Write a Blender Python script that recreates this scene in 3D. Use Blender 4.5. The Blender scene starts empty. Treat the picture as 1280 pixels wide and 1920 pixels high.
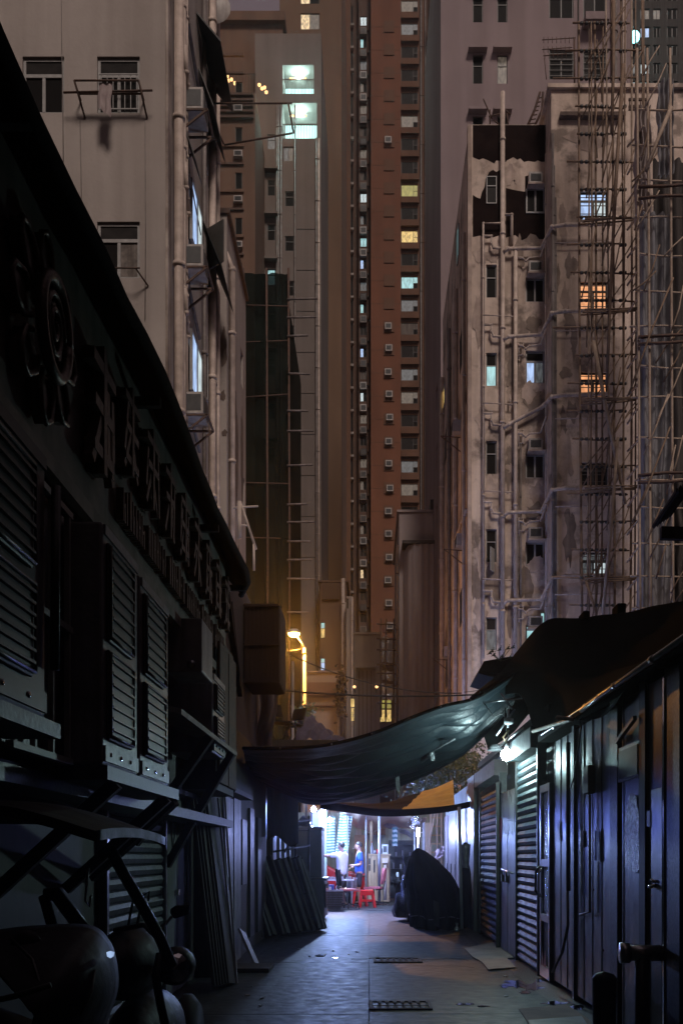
import bpy, math, random
from mathutils import Vector, noise as mnoise
random.seed(7)
C = bpy.context.scene.collection
SC = bpy.context.scene
PI = math.pi
# ---------------------------------------------------------------- camera
F, CX, CY, H = 1867.0, 692.0, 1605.0, 1.4      # focal length in pixels of a 1280 wide frame, vanishing point, eye height
cd = bpy.data.cameras.new('camera'); cam = bpy.data.objects.new('camera', cd); C.objects.link(cam)
cam.location = (0, 0, H); cam.rotation_euler = (PI/2, 0, 0)
cd.sensor_fit = 'HORIZONTAL'; cd.sensor_width = 36; cd.lens = F/1280*36
cd.shift_x = -(CX-640)/1280; cd.shift_y = (CY-960)/1280
cd.clip_start = .05; cd.clip_end = 2000
SC.camera = cam
# ---------------------------------------------------------------- night sky over the city
w = bpy.data.worlds.new('World'); SC.world = w; w.use_nodes = True
nt = w.node_tree; bgn = nt.nodes['Background']
sky = nt.nodes.new('ShaderNodeTexSky'); sky.sky_type = 'NISHITA'; sky.sun_disc = False
sky.sun_elevation = math.radians(-4); sky.sun_rotation = math.radians(160)
mixs = nt.nodes.new('ShaderNodeMix'); mixs.data_type = 'RGBA'; mixs.inputs[0].default_value = .97
nt.links.new(sky.outputs[0], mixs.inputs[6]); mixs.inputs[7].default_value = (1.5, 1.10, 1.24, 1)
nt.links.new(mixs.outputs[2], bgn.inputs[0]); bgn.inputs[1].default_value = .085
sd = bpy.data.lights.new('city_glow', 'SUN'); sd.energy = 1.65; sd.angle = math.radians(14); sd.color = (1, .84, .75)
so = bpy.data.objects.new('city_glow', sd); C.objects.link(so)
AZ, EL = math.radians(16), math.radians(43)
sv = Vector((math.sin(AZ)*math.cos(EL), -math.cos(AZ)*math.cos(EL), math.sin(EL)))
so.rotation_euler = sv.to_track_quat('Z', 'Y').to_euler()
SC.view_settings.view_transform = 'Standard'; SC.view_settings.look = 'None'
SC.view_settings.exposure = 0.0; SC.view_settings.gamma = 1; SC.view_settings.use_curve_mapping = False
cy = SC.cycles; cy.max_bounces = 5; cy.diffuse_bounces = 3; cy.glossy_bounces = 3; cy.transparent_max_bounces = 12
cy.use_denoising = True; cy.sample_clamp_indirect = 3; cy.sample_clamp_direct = 0; cy.use_light_tree = True
# ---------------------------------------------------------------- helpers
def P(px, py, Y): return Vector(((px-CX)/F*Y, Y, H-(py-CY)/F*Y))
def XX(px, Y): return (px-CX)/F*Y
def ZZ(py, Y): return H-(py-CY)/F*Y
def YX(px, X): return X*F/(px-CX)
M = {}
def N(t, k, **kw):
    n = t.nodes.new('ShaderNode'+k)
    for a, b in kw.items(): setattr(n, a, b)
    return n
def mat(name, c, c2=None, scale=4, rough=.8, metal=0, bump=0, streak=0, edge=None, spec=.5, stain=0, coat=0, ss=5, alpha=1, detail=6, sheen=0, bscale=None):
    """principled material: c/c2 mixed by noise (edge gives hard edged patches), vertical streaks and grime from noise, bump"""
    m = bpy.data.materials.new(name); m.use_nodes = True; t = m.node_tree; b = t.nodes['Principled BSDF']; L = t.links.new
    b.inputs['Roughness'].default_value = rough; b.inputs['Metallic'].default_value = metal
    b.inputs['Specular IOR Level'].default_value = spec; b.inputs['Coat Weight'].default_value = coat
    b.inputs['Base Color'].default_value = (*c, 1)
    if sheen: b.inputs['Sheen Weight'].default_value = sheen
    tc = N(t, 'TexCoord'); src = tc.outputs['Object']
    out = None
    if c2:
        n = N(t, 'TexNoise'); n.inputs['Scale'].default_value = scale; n.inputs['Detail'].default_value = detail; n.inputs['Roughness'].default_value = .62
        L(src, n.inputs['Vector'])
        r = N(t, 'ValToRGB'); e = edge if edge else (.36, .66)
        r.color_ramp.elements[0].position = e[0]; r.color_ramp.elements[1].position = e[1]
        r.color_ramp.elements[0].color = (*c, 1); r.color_ramp.elements[1].color = (*c2, 1)
        L(n.outputs[0], r.inputs[0]); out = r.outputs[0]
    def mul(out, fac_src, lo, k):
        mx = N(t, 'Mix', data_type='RGBA', blend_type='MULTIPLY'); mx.inputs[0].default_value = k
        if out is None: mx.inputs[6].default_value = (*c, 1)
        else: L(out, mx.inputs[6])
        L(fac_src, mx.inputs[7]); return mx.outputs[2]
    if streak:
        mp = N(t, 'Mapping'); mp.inputs['Scale'].default_value = (ss, ss, .22 if ss > 2 else .05); L(src, mp.inputs[0])
        n2 = N(t, 'TexNoise'); n2.inputs['Scale'].default_value = 1.6; n2.inputs['Detail'].default_value = 5; L(mp.outputs[0], n2.inputs['Vector'])
        r2 = N(t, 'ValToRGB'); r2.color_ramp.elements[0].position = .35; r2.color_ramp.elements[1].position = .6
        r2.color_ramp.elements[0].color = (.35, .31, .28, 1); r2.color_ramp.elements[1].color = (1, 1, 1, 1)
        L(n2.outputs[0], r2.inputs[0]); out = mul(out, r2.outputs[0], 0, streak)
    if stain:
        n3 = N(t, 'TexNoise'); n3.inputs['Scale'].default_value = .55; n3.inputs['Detail'].default_value = 8; n3.inputs['Roughness'].default_value = .7; L(src, n3.inputs['Vector'])
        r3 = N(t, 'ValToRGB'); r3.color_ramp.elements[0].position = .4; r3.color_ramp.elements[1].position = .58
        r3.color_ramp.elements[0].color = (.42, .38, .35, 1); r3.color_ramp.elements[1].color = (1, 1, 1, 1)
        L(n3.outputs[0], r3.inputs[0]); out = mul(out, r3.outputs[0], 0, stain)
    if out is not None: L(out, b.inputs['Base Color'])
    if bump:
        n4 = N(t, 'TexNoise'); n4.inputs['Scale'].default_value = bscale or scale*6; n4.inputs['Detail'].default_value = 4; L(src, n4.inputs['Vector'])
        bp = N(t, 'Bump'); bp.inputs['Strength'].default_value = bump; bp.inputs['Distance'].default_value = .02
        L(n4.outputs[0], bp.inputs['Height']); L(bp.outputs[0], b.inputs['Normal'])
        if rough < .7:
            mr = N(t, 'MapRange'); mr.inputs[3].default_value = rough*.7; mr.inputs[4].default_value = min(1, rough*1.45); L(n4.outputs[0], mr.inputs[0]); L(mr.outputs[0], b.inputs['Roughness'])
    if alpha < 1: b.inputs['Alpha'].default_value = alpha
    M[name] = m; return m
def glow(name, c, s, var=.0, scale=3, base=(.1, .1, .1)):
    m = bpy.data.materials.new(name); m.use_nodes = True; t = m.node_tree; b = t.nodes['Principled BSDF']; L = t.links.new
    b.inputs['Base Color'].default_value = (*base, 1); b.inputs['Emission Color'].default_value = (*c, 1); b.inputs['Emission Strength'].default_value = s
    if var:
        tc = N(t, 'TexCoord'); mp = N(t, 'Mapping'); mp.inputs['Scale'].default_value = (2.5, 2.5, .8)
        n = N(t, 'TexNoise'); n.inputs['Scale'].default_value = scale; L(tc.outputs['Object'], mp.inputs[0]); L(mp.outputs[0], n.inputs['Vector'])
        r = N(t, 'MapRange'); r.inputs[1].default_value = .35; r.inputs[2].default_value = .65; r.inputs[3].default_value = s*(1-var); r.inputs[4].default_value = s*(1+var*.6)
        L(n.outputs[0], r.inputs[0]); L(r.outputs[0], b.inputs['Emission Strength'])
    M[name] = m; return m
class MB:
    def __init__(s): s.v = []; s.f = []; s.smooth = []
    def _a(s, vs, fs, sm=False):
        k = len(s.v); s.v += [tuple(p) for p in vs]; s.f += [tuple(i+k for i in f) for f in fs]; s.smooth += [sm]*len(fs); return s
    def box(s, x0, x1, y0, y1, z0, z1):
        return s._a([(x0,y0,z0),(x1,y0,z0),(x1,y1,z0),(x0,y1,z0),(x0,y0,z1),(x1,y0,z1),(x1,y1,z1),(x0,y1,z1)],
                    [(0,3,2,1),(4,5,6,7),(0,1,5,4),(1,2,6,5),(2,3,7,6),(3,0,4,7)])
    def beam(s, a, b, w, h, up=(0,0,1)):
        a = Vector(a); b = Vector(b); d = (b-a).normalized(); u = Vector(up)
        if abs(d.dot(u)) > .98: u = Vector((0, 1, 0))
        r = d.cross(u).normalized(); u = r.cross(d); r = r*w/2; u = u*h/2
        vs = [p+q for p in (a, b) for q in (-r-u, r-u, r+u, -r+u)]
        return s._a(vs, [(0,1,2,3)[::-1],(4,5,6,7),(0,1,5,4),(1,2,6,5),(2,3,7,6),(3,0,4,7)])
    def tube(s, pts, r, n=8, r2=None, cap=True):
        pts = [Vector(p) for p in pts]; m = len(pts); vs = []; ref = None
        for i, p in enumerate(pts):
            d = (pts[min(i+1, m-1)]-pts[max(i-1, 0)]).normalized()
            if ref is None: ref = Vector((0,0,1)) if abs(d.z) < .9 else Vector((0,1,0))
            a = d.cross(ref)
            if a.length < 1e-3: ref = Vector((1,0,0)); a = d.cross(ref)
            a.normalize(); b = d.cross(a).normalized(); ref = -b if False else a.cross(d)
            k = r if r2 is None else r+(r2-r)*i/(m-1)
            if isinstance(r, (list, tuple)): k = r[i]
            vs += [p+(a*math.cos(2*PI*j/n)+b*math.sin(2*PI*j/n))*k for j in range(n)]
        fs = [(i*n+j, i*n+(j+1)%n, (i+1)*n+(j+1)%n, (i+1)*n+j) for i in range(m-1) for j in range(n)]
        if cap: fs += [tuple(range(n))[::-1], tuple((m-1)*n+j for j in range(n))]
        return s._a(vs, fs, True)
    def cyl(s, c, r, h, n=16, r2=None, axis='z'):
        c = Vector(c); d = {'x': Vector((h,0,0)), 'y': Vector((0,h,0)), 'z': Vector((0,0,h))}[axis]
        return s.tube([c, c+d], r, n, r2)
    def lathe(s, c, prof, n=20, axis='z', sx=1, sy=1):
        c = Vector(c); vs = []
        for r, h in prof:
            for j in range(n):
                a = 2*PI*j/n; q = (r*math.cos(a)*sx, r*math.sin(a)*sy, h)
                if axis == 'y': q = (q[0], h, q[1])
                if axis == 'x': q = (h, q[0], q[1])
                vs.append(c+Vector(q))
        fs = [(i*n+j, i*n+(j+1)%n, (i+1)*n+(j+1)%n, (i+1)*n+j) for i in range(len(prof)-1) for j in range(n)]
        return s._a(vs, fs, True)
    def prism(s, poly, off, ax=None):
        """poly: 3D points of a flat outline, pushed along off"""
        n = len(poly); o = Vector(off); vs = [Vector(p) for p in poly]; vs = vs+[p+o for p in vs]
        return s._a(vs, [tuple(range(n))[::-1], tuple(range(n, 2*n))]+[(i, (i+1)%n, n+(i+1)%n, n+i) for i in range(n)])
    def grid(s, fn, nu, nv, thick=0, sm=True):
        pts = [[Vector(fn(i/nu, j/nv)) for i in range(nu+1)] for j in range(nv+1)]
        vs = [p for row in pts for p in row]; W = nu+1
        fs = [(j*W+i, j*W+i+1, (j+1)*W+i+1, (j+1)*W+i) for j in range(nv) for i in range(nu)]
        s._a(vs, fs, sm)
        if thick:
            k = W*(nv+1); vs2 = [p+Vector((0, 0, thick)) if not isinstance(thick, Vector) else p+thick for p in vs]
            s._a(vs2, [f[::-1] for f in fs], sm)
            b = [i for i in range(W)]+[j*W+nu for j in range(1, nv+1)]+[nv*W+i for i in range(nu-1, -1, -1)]+[j*W for j in range(nv-1, 0, -1)]
            q = vs+vs2; s._a(q, [(b[i], b[(i+1)%len(b)], b[(i+1)%len(b)]+k, b[i]+k) for i in range(len(b))], sm)
        return s
    def mesh(s, m=None, off=None, bevel=0):
        me = bpy.data.meshes.new('m')
        vs = s.v if off is None else [(x-off[0], y-off[1], z-off[2]) for x, y, z in s.v]
        me.from_pydata(vs, [], s.f); me.polygons.foreach_set('use_smooth', s.smooth)
        if m: me.materials.append(M[m] if isinstance(m, str) else m)
        me.update(); return me
WL = {}
def wloc(o):
    return WL.get(o.name, Vector((0,0,0))) if o else Vector((0,0,0))
def link(name, data, parent=None, loc=None, rotz=0):
    """loc in world coordinates"""
    o = bpy.data.objects.new(name, data); C.objects.link(o); w = Vector(loc) if loc is not None else (wloc(parent) if parent else Vector((0,0,0)))
    if parent: o.parent = parent; o.location = w-wloc(parent)
    else: o.location = w
    o.rotation_euler = (0, 0, rotz); WL[o.name] = w; return o
def build(mb, name, m, parent=None, bevel=0, label=None, stuff=False, sharp=False, solid=0):
    o = link(name, mb.mesh(m, wloc(parent) if parent else None), parent)
    if bevel:
        b = o.modifiers.new('b', 'BEVEL'); b.width = bevel; b.segments = 2; b.limit_method = 'ANGLE'; b.angle_limit = .7
    if solid:
        b = o.modifiers.new('s', 'SOLIDIFY'); b.thickness = solid
    if label: o['label'] = label
    if stuff: o['kind'] = 'stuff'
    return o
def thing(name, label, cat, loc, group=None):
    o = link(name, None, None, loc); tag(o, label, cat, group); return o
def tag(o, label, cat, group=None):
    o['label'] = label; o['category'] = cat
    if group: o['group'] = group
    return o
def struct(o): o['kind'] = 'structure'; return o
def inst(src, parent, loc, name=None, rotz=0):
    """a repeat that shares src's mesh; loc in world coordinates"""
    o = link(name or src.name.split('.')[0], src.data, parent, loc, rotz)
    for md in src.modifiers:
        n = o.modifiers.new(md.name, md.type)
        if md.type == 'BEVEL': n.width = md.width; n.segments = md.segments; n.limit_method = 'ANGLE'; n.angle_limit = md.angle_limit
    return o
def copy_tree(o, delta, label=None):
    def rec(s, par):
        c = s.copy(); C.objects.link(c); c.parent = par; WL[c.name] = wloc(s)+Vector(delta)
        for ch in s.children: rec(ch, c)
        return c
    c = rec(o, None); c.location = Vector(o.location)+Vector(delta)
    if label: c['label'] = label
    return c
def nz(x, y=0, z=0): return mnoise.noise(Vector((x, y, z)))
def lamp(name, loc, e, col, r=.05, typ='POINT', rot=None, spot=None, sx=.3, sy=.1, blend=.5):
    d = bpy.data.lights.new(name, typ); d.energy = e; d.color = col
    if typ == 'AREA': d.shape = 'RECTANGLE'; d.size = sx; d.size_y = sy
    else: d.shadow_soft_size = r
    if typ == 'SPOT': d.spot_size = spot; d.spot_blend = blend
    o = bpy.data.objects.new(name, d); C.objects.link(o); o.location = loc
    if rot is not None: o.rotation_euler = Vector(rot).to_track_quat('-Z', 'Y').to_euler()
    return o
# ---------------------------------------------------------------- materials
mat('asphalt', (.045, .047, .05), (.075, .075, .075), 2, .55, bump=.25, bscale=60, stain=.6)
mat('concrete_slab', (.020, .026, .028), (.044, .048, .048), .9, .52, bump=.5, bscale=7, stain=.85, spec=.35)
mat('plaster_pale', (.40, .35, .32), (.33, .29, .265), .25, .9, streak=.3, ss=1.3, bump=.2, bscale=14, stain=.12)
mat('plaster_side', (.50, .43, .38), (.26, .21, .185), .9, .9, streak=.7, stain=.4, bump=.3, bscale=14, edge=(.45, .62))
mat('plaster_peeled', (.70, .575, .49), (.27, .215, .185), .8, .9, edge=(.50, .60), stain=.45, streak=.45, ss=2.2, bump=.4, bscale=9)
mat('plaster_bay', (.70, .57, .48), (.31, .25, .21), .95, .9, edge=(.53, .62), stain=.4, streak=.45, ss=2.2, bump=.4, bscale=9)
mat('plaster_mauve', (.30, .235, .235), (.25, .195, .2), .2, .9, streak=.25, ss=.7, bump=.15)
mat('plaster_flake', (.60, .48, .41), (.40, .32, .28), 2, .9, bump=.3, stain=.5, streak=.4, ss=3)
mat('plaster_scar', (.16, .115, .095), (.085, .062, .053), 2.5, .9, bump=.3, streak=.4)
mat('black_paint', (.012, .007, .007), (.02, .012, .011), 3, .9, bump=.3, spec=.05)
mat('brown_wall', (.17, .10, .066), (.14, .082, .055), .3, .9, streak=.3, ss=1)
mat('brown_band', (.10, .06, .045), (.08, .05, .04), 1, .9)
mat('grey_wall', (.19, .16, .145), (.15, .125, .11), .2, .9, streak=.25, ss=.8)
mat('dark_grey_wall', (.07, .06, .056), (.05, .043, .04), .5, .9, streak=.5)
mat('tower_buff', (.20, .122, .076), (.165, .10, .064), .1, .9, streak=.35, ss=.4)
mat('tower_brown', (.15, .072, .040), (.115, .056, .033), .1, .85, streak=.3, ss=.4)
mat('tower_red', (.19, .070, .034), (.15, .056, .028), .06, .85, streak=.35, ss=.25)
mat('stain_patch', (.30, .235, .195), (.19, .15, .125), 3, .9, bump=.3, streak=.5, ss=3)
mat('tower_dark', (.105, .058, .040), (.075, .045, .033), .4, .9)
mat('column_grey', (.40, .34, .33), (.33, .28, .27), .4, .85, streak=.4, ss=1)
mat('pipe_pale', (.64, .53, .46), (.42, .34, .29), 3, .6, bump=.2, streak=.5)
mat('pipe_grey', (.22, .19, .18), (.12, .1, .09), 3, .6, streak=.4)
mat('rust', (.11, .055, .035), (.05, .035, .03), 9, .75, bump=.3)
mat('bamboo', (.22, .145, .095), (.13, .085, .055), 5, .7, bump=.2)
mat('bamboo_pale', (.40, .31, .24), (.27, .2, .15), 5, .7, bump=.2)
mat('netting', (.25, .25, .275), (.16, .16, .18), .8, .75, streak=.5, ss=2, alpha=.95)
mat('green_net', (.010, .0165, .014), (.005, .0085, .0075), .5, .95, streak=.6, alpha=.96, spec=.02)
mat('win_frame', (.32, .31, .30), (.24, .23, .22), 6, .5)
mat('win_frame_dark', (.07, .065, .06), (.05, .045, .04), 6, .5)
mat('glass_dark', (.010, .009, .009), rough=.5, spec=.04)
mat('glass_grey', (.03, .027, .026), (.014, .013, .013), 3, .5, spec=.06)
mat('curtain', (.20, .17, .15), (.10, .085, .075), 8, .8, streak=.8)
mat('ac_body', (.44, .40, .37), (.33, .3, .28), 6, .55, streak=.4)
mat('ac_white', (.30, .29, .31), (.2, .19, .21), 5, .42, streak=.6, bump=.15)
mat('ac_dark', (.03, .03, .032), (.05, .05, .05), 9, .5)
mat('black_metal', (.012, .012, .013), (.022, .022, .022), 8, .45, bump=.1)
mat('canopy_black', (.006, .0055, .006), (.009, .0085, .0085), 3, .9, bump=.3, spec=.15)
mat('fascia', (.24, .205, .17), (.16, .135, .11), 1.5, .6, streak=.6, ss=3, bump=.1)
mat('letter_bronze', (.15, .115, .09), (.08, .06, .048), 8, .42, metal=.5, bump=.2)
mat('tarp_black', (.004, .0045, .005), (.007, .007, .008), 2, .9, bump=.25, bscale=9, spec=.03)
mat('tarp_sling', (.012, .019, .024), (.022, .032, .038), 2.5, .36, bump=.3, bscale=24, spec=.5)
mat('tarp_plum', (.10, .085, .13), (.06, .05, .08), 4, .55)
mat('tarp_lamplight_tint', (.62, .34, .07), (.45, .23, .05), 3, .6)
mat('tarp_beige', (.72, .56, .42), (.6, .46, .35), 3, .65)
mat('sheet_metal', (.05, .05, .058), (.022, .022, .027), 2.5, .38, streak=.6, ss=3, bump=.2, bscale=5, spec=.6)
mat('sheet_metal_pale', (.095, .095, .105), (.045, .045, .052), 2, .36, streak=.7, ss=3, bump=.2, bscale=6, spec=.6)
mat('plank_green', (.16, .18, .155), (.10, .11, .10), 3, .7, streak=.7)
mat('shutter_green', (.12, .14, .145), (.07, .085, .09), 5, .45, metal=.3, bump=.1)
mat('shutter_pink', (.12, .09, .095), (.07, .055, .06), 2, .6, streak=.5, ss=3, bump=.2, spec=.3)
mat('shutter_teal', (.04, .055, .062), (.02, .03, .035), 3, .55, streak=.5, ss=3, bump=.2, bscale=9, spec=.4)
mat('door_pale', (.22, .215, .235), (.12, .115, .13), 1.8, .4, metal=.3, streak=.8, ss=3, bump=.3, bscale=8)
mat('alu', (.42, .42, .44), (.3, .3, .32), 6, .3, metal=.9)
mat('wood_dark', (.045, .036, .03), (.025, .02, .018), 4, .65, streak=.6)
mat('wood_pale', (.40, .28, .17), (.30, .2, .12), 3, .6, streak=.5)
mat('board_grey', (.12, .125, .135), (.05, .05, .055), 4, .55, streak=.6, bump=.2)
mat('board_white', (.34, .34, .36), (.22, .22, .24), 4, .5, streak=.5)
mat('cardboard', (.26, .19, .155), (.18, .13, .11), 3, .75, bump=.2)
mat('wet', (.02, .022, .025), (.035, .036, .038), 5, .07, spec=.9, bump=.12, bscale=22)
mat('plastic_film', (.16, .17, .18), (.1, .1, .11), 8, .16, spec=.9, bump=.9, bscale=28)
mat('red_plastic', (.62, .02, .02), (.5, .015, .015), 3, .35)
mat('pink_vinyl', (.42, .12, .13), (.3, .08, .09), 4, .5)
mat('blue_box', (.03, .05, .28), (.02, .04, .2), 3, .4)
mat('car_red', (.34, .012, .012), (.30, .01, .01), 2, .22, coat=.8)
mat('tyre', (.012, .012, .012), (.02, .02, .02), 9, .8)
mat('skin', (.42, .25, .18), (.36, .21, .15), 5, .55)
mat('hair', (.010, .008, .008), (.02, .016, .014), 20, .55)
mat('shirt_white', (.72, .73, .78), (.62, .63, .68), 3, .85)
mat('shirt_blue', (.04, .13, .55), (.03, .10, .45), 3, .85)
mat('shorts_dark', (.02, .02, .026), (.03, .03, .035), 5, .85)
mat('white_paint', (.6, .6, .6), (.5, .5, .5), 5, .5)
mat('pole_grey', (.30, .31, .34), (.22, .23, .26), 4, .4, metal=.3)
mat('pole_lamp', (.5, .45, .38), (.42, .38, .3), 4, .5)
mat('freezer', (.12, .125, .14), (.09, .095, .11), 3, .4)
mat('scooter_body', (.030, .027, .036), (.022, .02, .027), 5, .58, spec=.25, bump=.15, bscale=15)
mat('scooter_black', (.004, .004, .005), (.007, .007, .008), 6, .5, spec=.2, bump=.2, bscale=12)
mat('chrome', (.6, .6, .62), rough=.08, metal=1)
mat('leaf', (.035, .06, .022), (.06, .075, .025), 6, .5)
mat('cloth_stripe_a', (.75, .82, .82), (.62, .7, .7), 3, .8)
mat('cloth_stripe_b', (.14, .30, .33), (.11, .25, .28), 3, .8)
mat('laundry', (.35, .29, .28), (.26, .2, .2), 4, .9)
mat('teal_wall', (.22, .27, .25), (.13, .18, .175), 2, .7, streak=.6)
mat('red_paper', (.30, .02, .02), rough=.8)
mat('poster', (.30, .33, .36), (.02, .02, .025), 26, .4, edge=(.46, .52), bump=.3)
mat('cable', (.012, .011, .011), rough=.6)
glow('lit_cyan', (.50, .92, .95), .75, .35, 2)
glow('lit_blue', (.46, .64, 1), 1.0, .35, 3)
glow('lit_white', (.78, .92, .95), .8, .3, 3)
glow('lit_orange', (1, .42, .18), 1.0, .3, 3)
glow('lit_yellow', (1, .68, .22), .85, .5, 3)
glow('lit_lime', (.75, .66, .16), .45, .3, 2)
glow('lit_dim', (.45, .36, .27), .22, .6, 4)
glow('lit_dimcool', (.38, .42, .44), .2, .6, 4)
glow('lit_stair', (.55, .92, .88), 1.7, .15, 1)
glow('lit_warm', (1, .72, .4), .9, .6, 5)
glow('bulb_white', (.85, 1, 1), 90)
glow('bulb_blue', (.55, .62, 1), 60)
glow('bulb_sodium', (1, .52, .10), 70)
glow('bulb_small', (1, .55, .22), 2.2)
glow('lit_floodlight', (.30, 1, 1), 5)
# ---------------------------------------------------------------- wall with real openings
def wall(mb, A, B, z0, z1, holes, depth=.12, back=False):
    """outer face from A to B (x,y), outward to the right of A>B turned clockwise; holes (u0,u1,za,zb) get reveals"""
    A = Vector((A[0], A[1], 0)); B = Vector((B[0], B[1], 0)); Lg = (B-A).length; d = (B-A)/Lg; n = Vector((d.y, -d.x, 0))
    us = sorted({0, Lg, *[max(0, min(Lg, h[i])) for h in holes for i in (0, 1)]}); zs = sorted({z0, z1, *[max(z0, min(z1, h[i])) for h in holes for i in (2, 3)]})
    def q(u, z, k=0): p = A+d*u-n*k; return (p.x, p.y, z)
    for i in range(len(us)-1):
        run = None
        for j in range(len(zs)-1):
            uc, zc = (us[i]+us[i+1])/2, (zs[j]+zs[j+1])/2
            hole = any(h[0] < uc < h[1] and h[2] < zc < h[3] for h in holes)
            if not hole:
                if run is None: run = zs[j]
                if j == len(zs)-2: mb._a([q(us[i], run), q(us[i+1], run), q(us[i+1], zs[j+1]), q(us[i], zs[j+1])], [(0,1,2,3)])
            elif run is not None:
                mb._a([q(us[i], run), q(us[i+1], run), q(us[i+1], zs[j]), q(us[i], zs[j])], [(0,1,2,3)]); run = None
    for u0, u1, a, b, *r in holes:
        k = r[0] if r else depth
        mb._a([q(u0,a), q(u1,a), q(u1,b), q(u0,b), q(u0,a,k), q(u1,a,k), q(u1,b,k), q(u0,b,k)], [(0,4,5,1),(1,5,6,2),(2,6,7,3),(3,7,4,0)])
        if r: mb._a([q(u0,a,k), q(u1,a,k), q(u1,b,k), q(u0,b,k)], [(0,1,2,3)])
WIN = {}
def win_parts(w, h, style):
    """frame mesh builder and pane rectangles; local x along, y into the wall, z up, origin at the lower middle"""
    k = (round(w, 2), round(h, 2), style)
    if k in WIN: return WIN[k]
    t = min(.05, w*.08); d = .06; f = MB(); x0, x1 = -w/2, w/2; ps = []
    f.box(x0, x1, 0, d, 0, t); f.box(x0, x1, 0, d, h-t, h); f.box(x0, x0+t, 0, d, t, h-t); f.box(x1-t, x1, 0, d, t, h-t)
    if style == 'transom':      # wide light over two casements
        zt = h*.66; f.box(x0+t, x1-t, -.01, d, zt, zt+t*1.3); f.box(-t*.6, t*.6, -.006, d-.002, t, zt)
        ps = [(x0+t, -t*.6, t, zt), (t*.6, x1-t, t, zt), (x0+t, x1-t, zt+t*1.3, h-t)]
    elif style == 'double':
        f.box(-t*.6, t*.6, -.006, d-.002, t, h-t); ps = [(x0+t, -t*.6, t, h-t), (t*.6, x1-t, t, h-t)]
    elif style == 'stack':      # narrow light over a tall one
        zt = h*.62; f.box(x0+t, x1-t, -.01, d, zt, zt+t); ps = [(x0+t, x1-t, t, zt), (x0+t, x1-t, zt+t, h-t)]
    elif style == 'side':       # broad pane with a split slim one
        xs = x0+w*.72; f.box(xs, xs+t, -.01, d, t, h-t); f.box(xs+t, x1-t, -.006, d-.002, h*.45, h*.45+t)
        ps = [(x0+t, xs, t, h-t), (xs+t, x1-t, t, h*.45), (xs+t, x1-t, h*.45+t, h-t)]
    else: ps = [(x0+t, x1-t, t, h-t)]
    out = []
    for a, b, c, e in ps:
        out.append((MB().box(-(b-a)/2, (b-a)/2, .02, .035, 0, e-c).mesh(), (a+b)/2, c))
    WIN[k] = (f.mesh(), out); return WIN[k]
PM = {}
def window(parent, loc, w, h, style='plain', panes='glass_dark', frame='win_frame', rotz=0, name='window', grille=0):
    fm, ps = win_parts(w, h, style)
    if isinstance(panes, str): panes = [panes]
    key = (fm.name, frame)
    if key not in PM: q = fm.copy(); q.materials.clear(); q.materials.append(M[frame]); PM[key] = q
    o = link(name, PM[key], parent, loc, rotz)
    R = (math.cos(rotz), math.sin(rotz))
    for i, (pm, px, pz) in enumerate(ps):
        m = panes[i % len(panes)]; key = (pm.name, m)
        if key not in PM: q = pm.copy(); q.materials.clear(); q.materials.append(M[m]); PM[key] = q
        c = bpy.data.objects.new('pane', PM[key]); C.objects.link(c); c.parent = o; c.location = (px, 0, pz)
    if grille:
        g = MB()
        for i in range(grille): z = h*(i+.7)/(grille+.4); g.box(-w/2, w/2, -.05, -.03, z, z+.02)
        for x in (-w*.5, w*.5-.02): g.box(x, x+.02, -.047, -.033, 0, h)
        c = bpy.data.objects.new('grille', g.mesh('win_frame_dark')); C.objects.link(c); c.parent = o
    return o
AC = {}
def ac_box(parent, loc, w=.62, h=.4, d=.35, rotz=0, m='ac_body', name='air_conditioner'):
    """window air conditioner sticking out towards local -y, origin lower middle of its back; grille and slats as sub-parts"""
    k = (w, h, d, m)
    if k not in AC:
        b = MB().box(-w/2, w/2, -d, 0, 0, h); g = MB().box(-w*.38, w*.38, -d-.012, -d+.005, h*.16, h*.84)
        for i in range(6): z = h*(.2+i*.105); g.box(-w*.36, w*.36, -d-.026, -d-.014, z, z+h*.035)
        AC[k] = (b.mesh(m), g.mesh('ac_dark'))
    o = link(name, AC[k][0], parent, loc, rotz)
    c = bpy.data.objects.new('intake_grille', AC[k][1]); C.objects.link(c); c.parent = o
    return o
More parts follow.
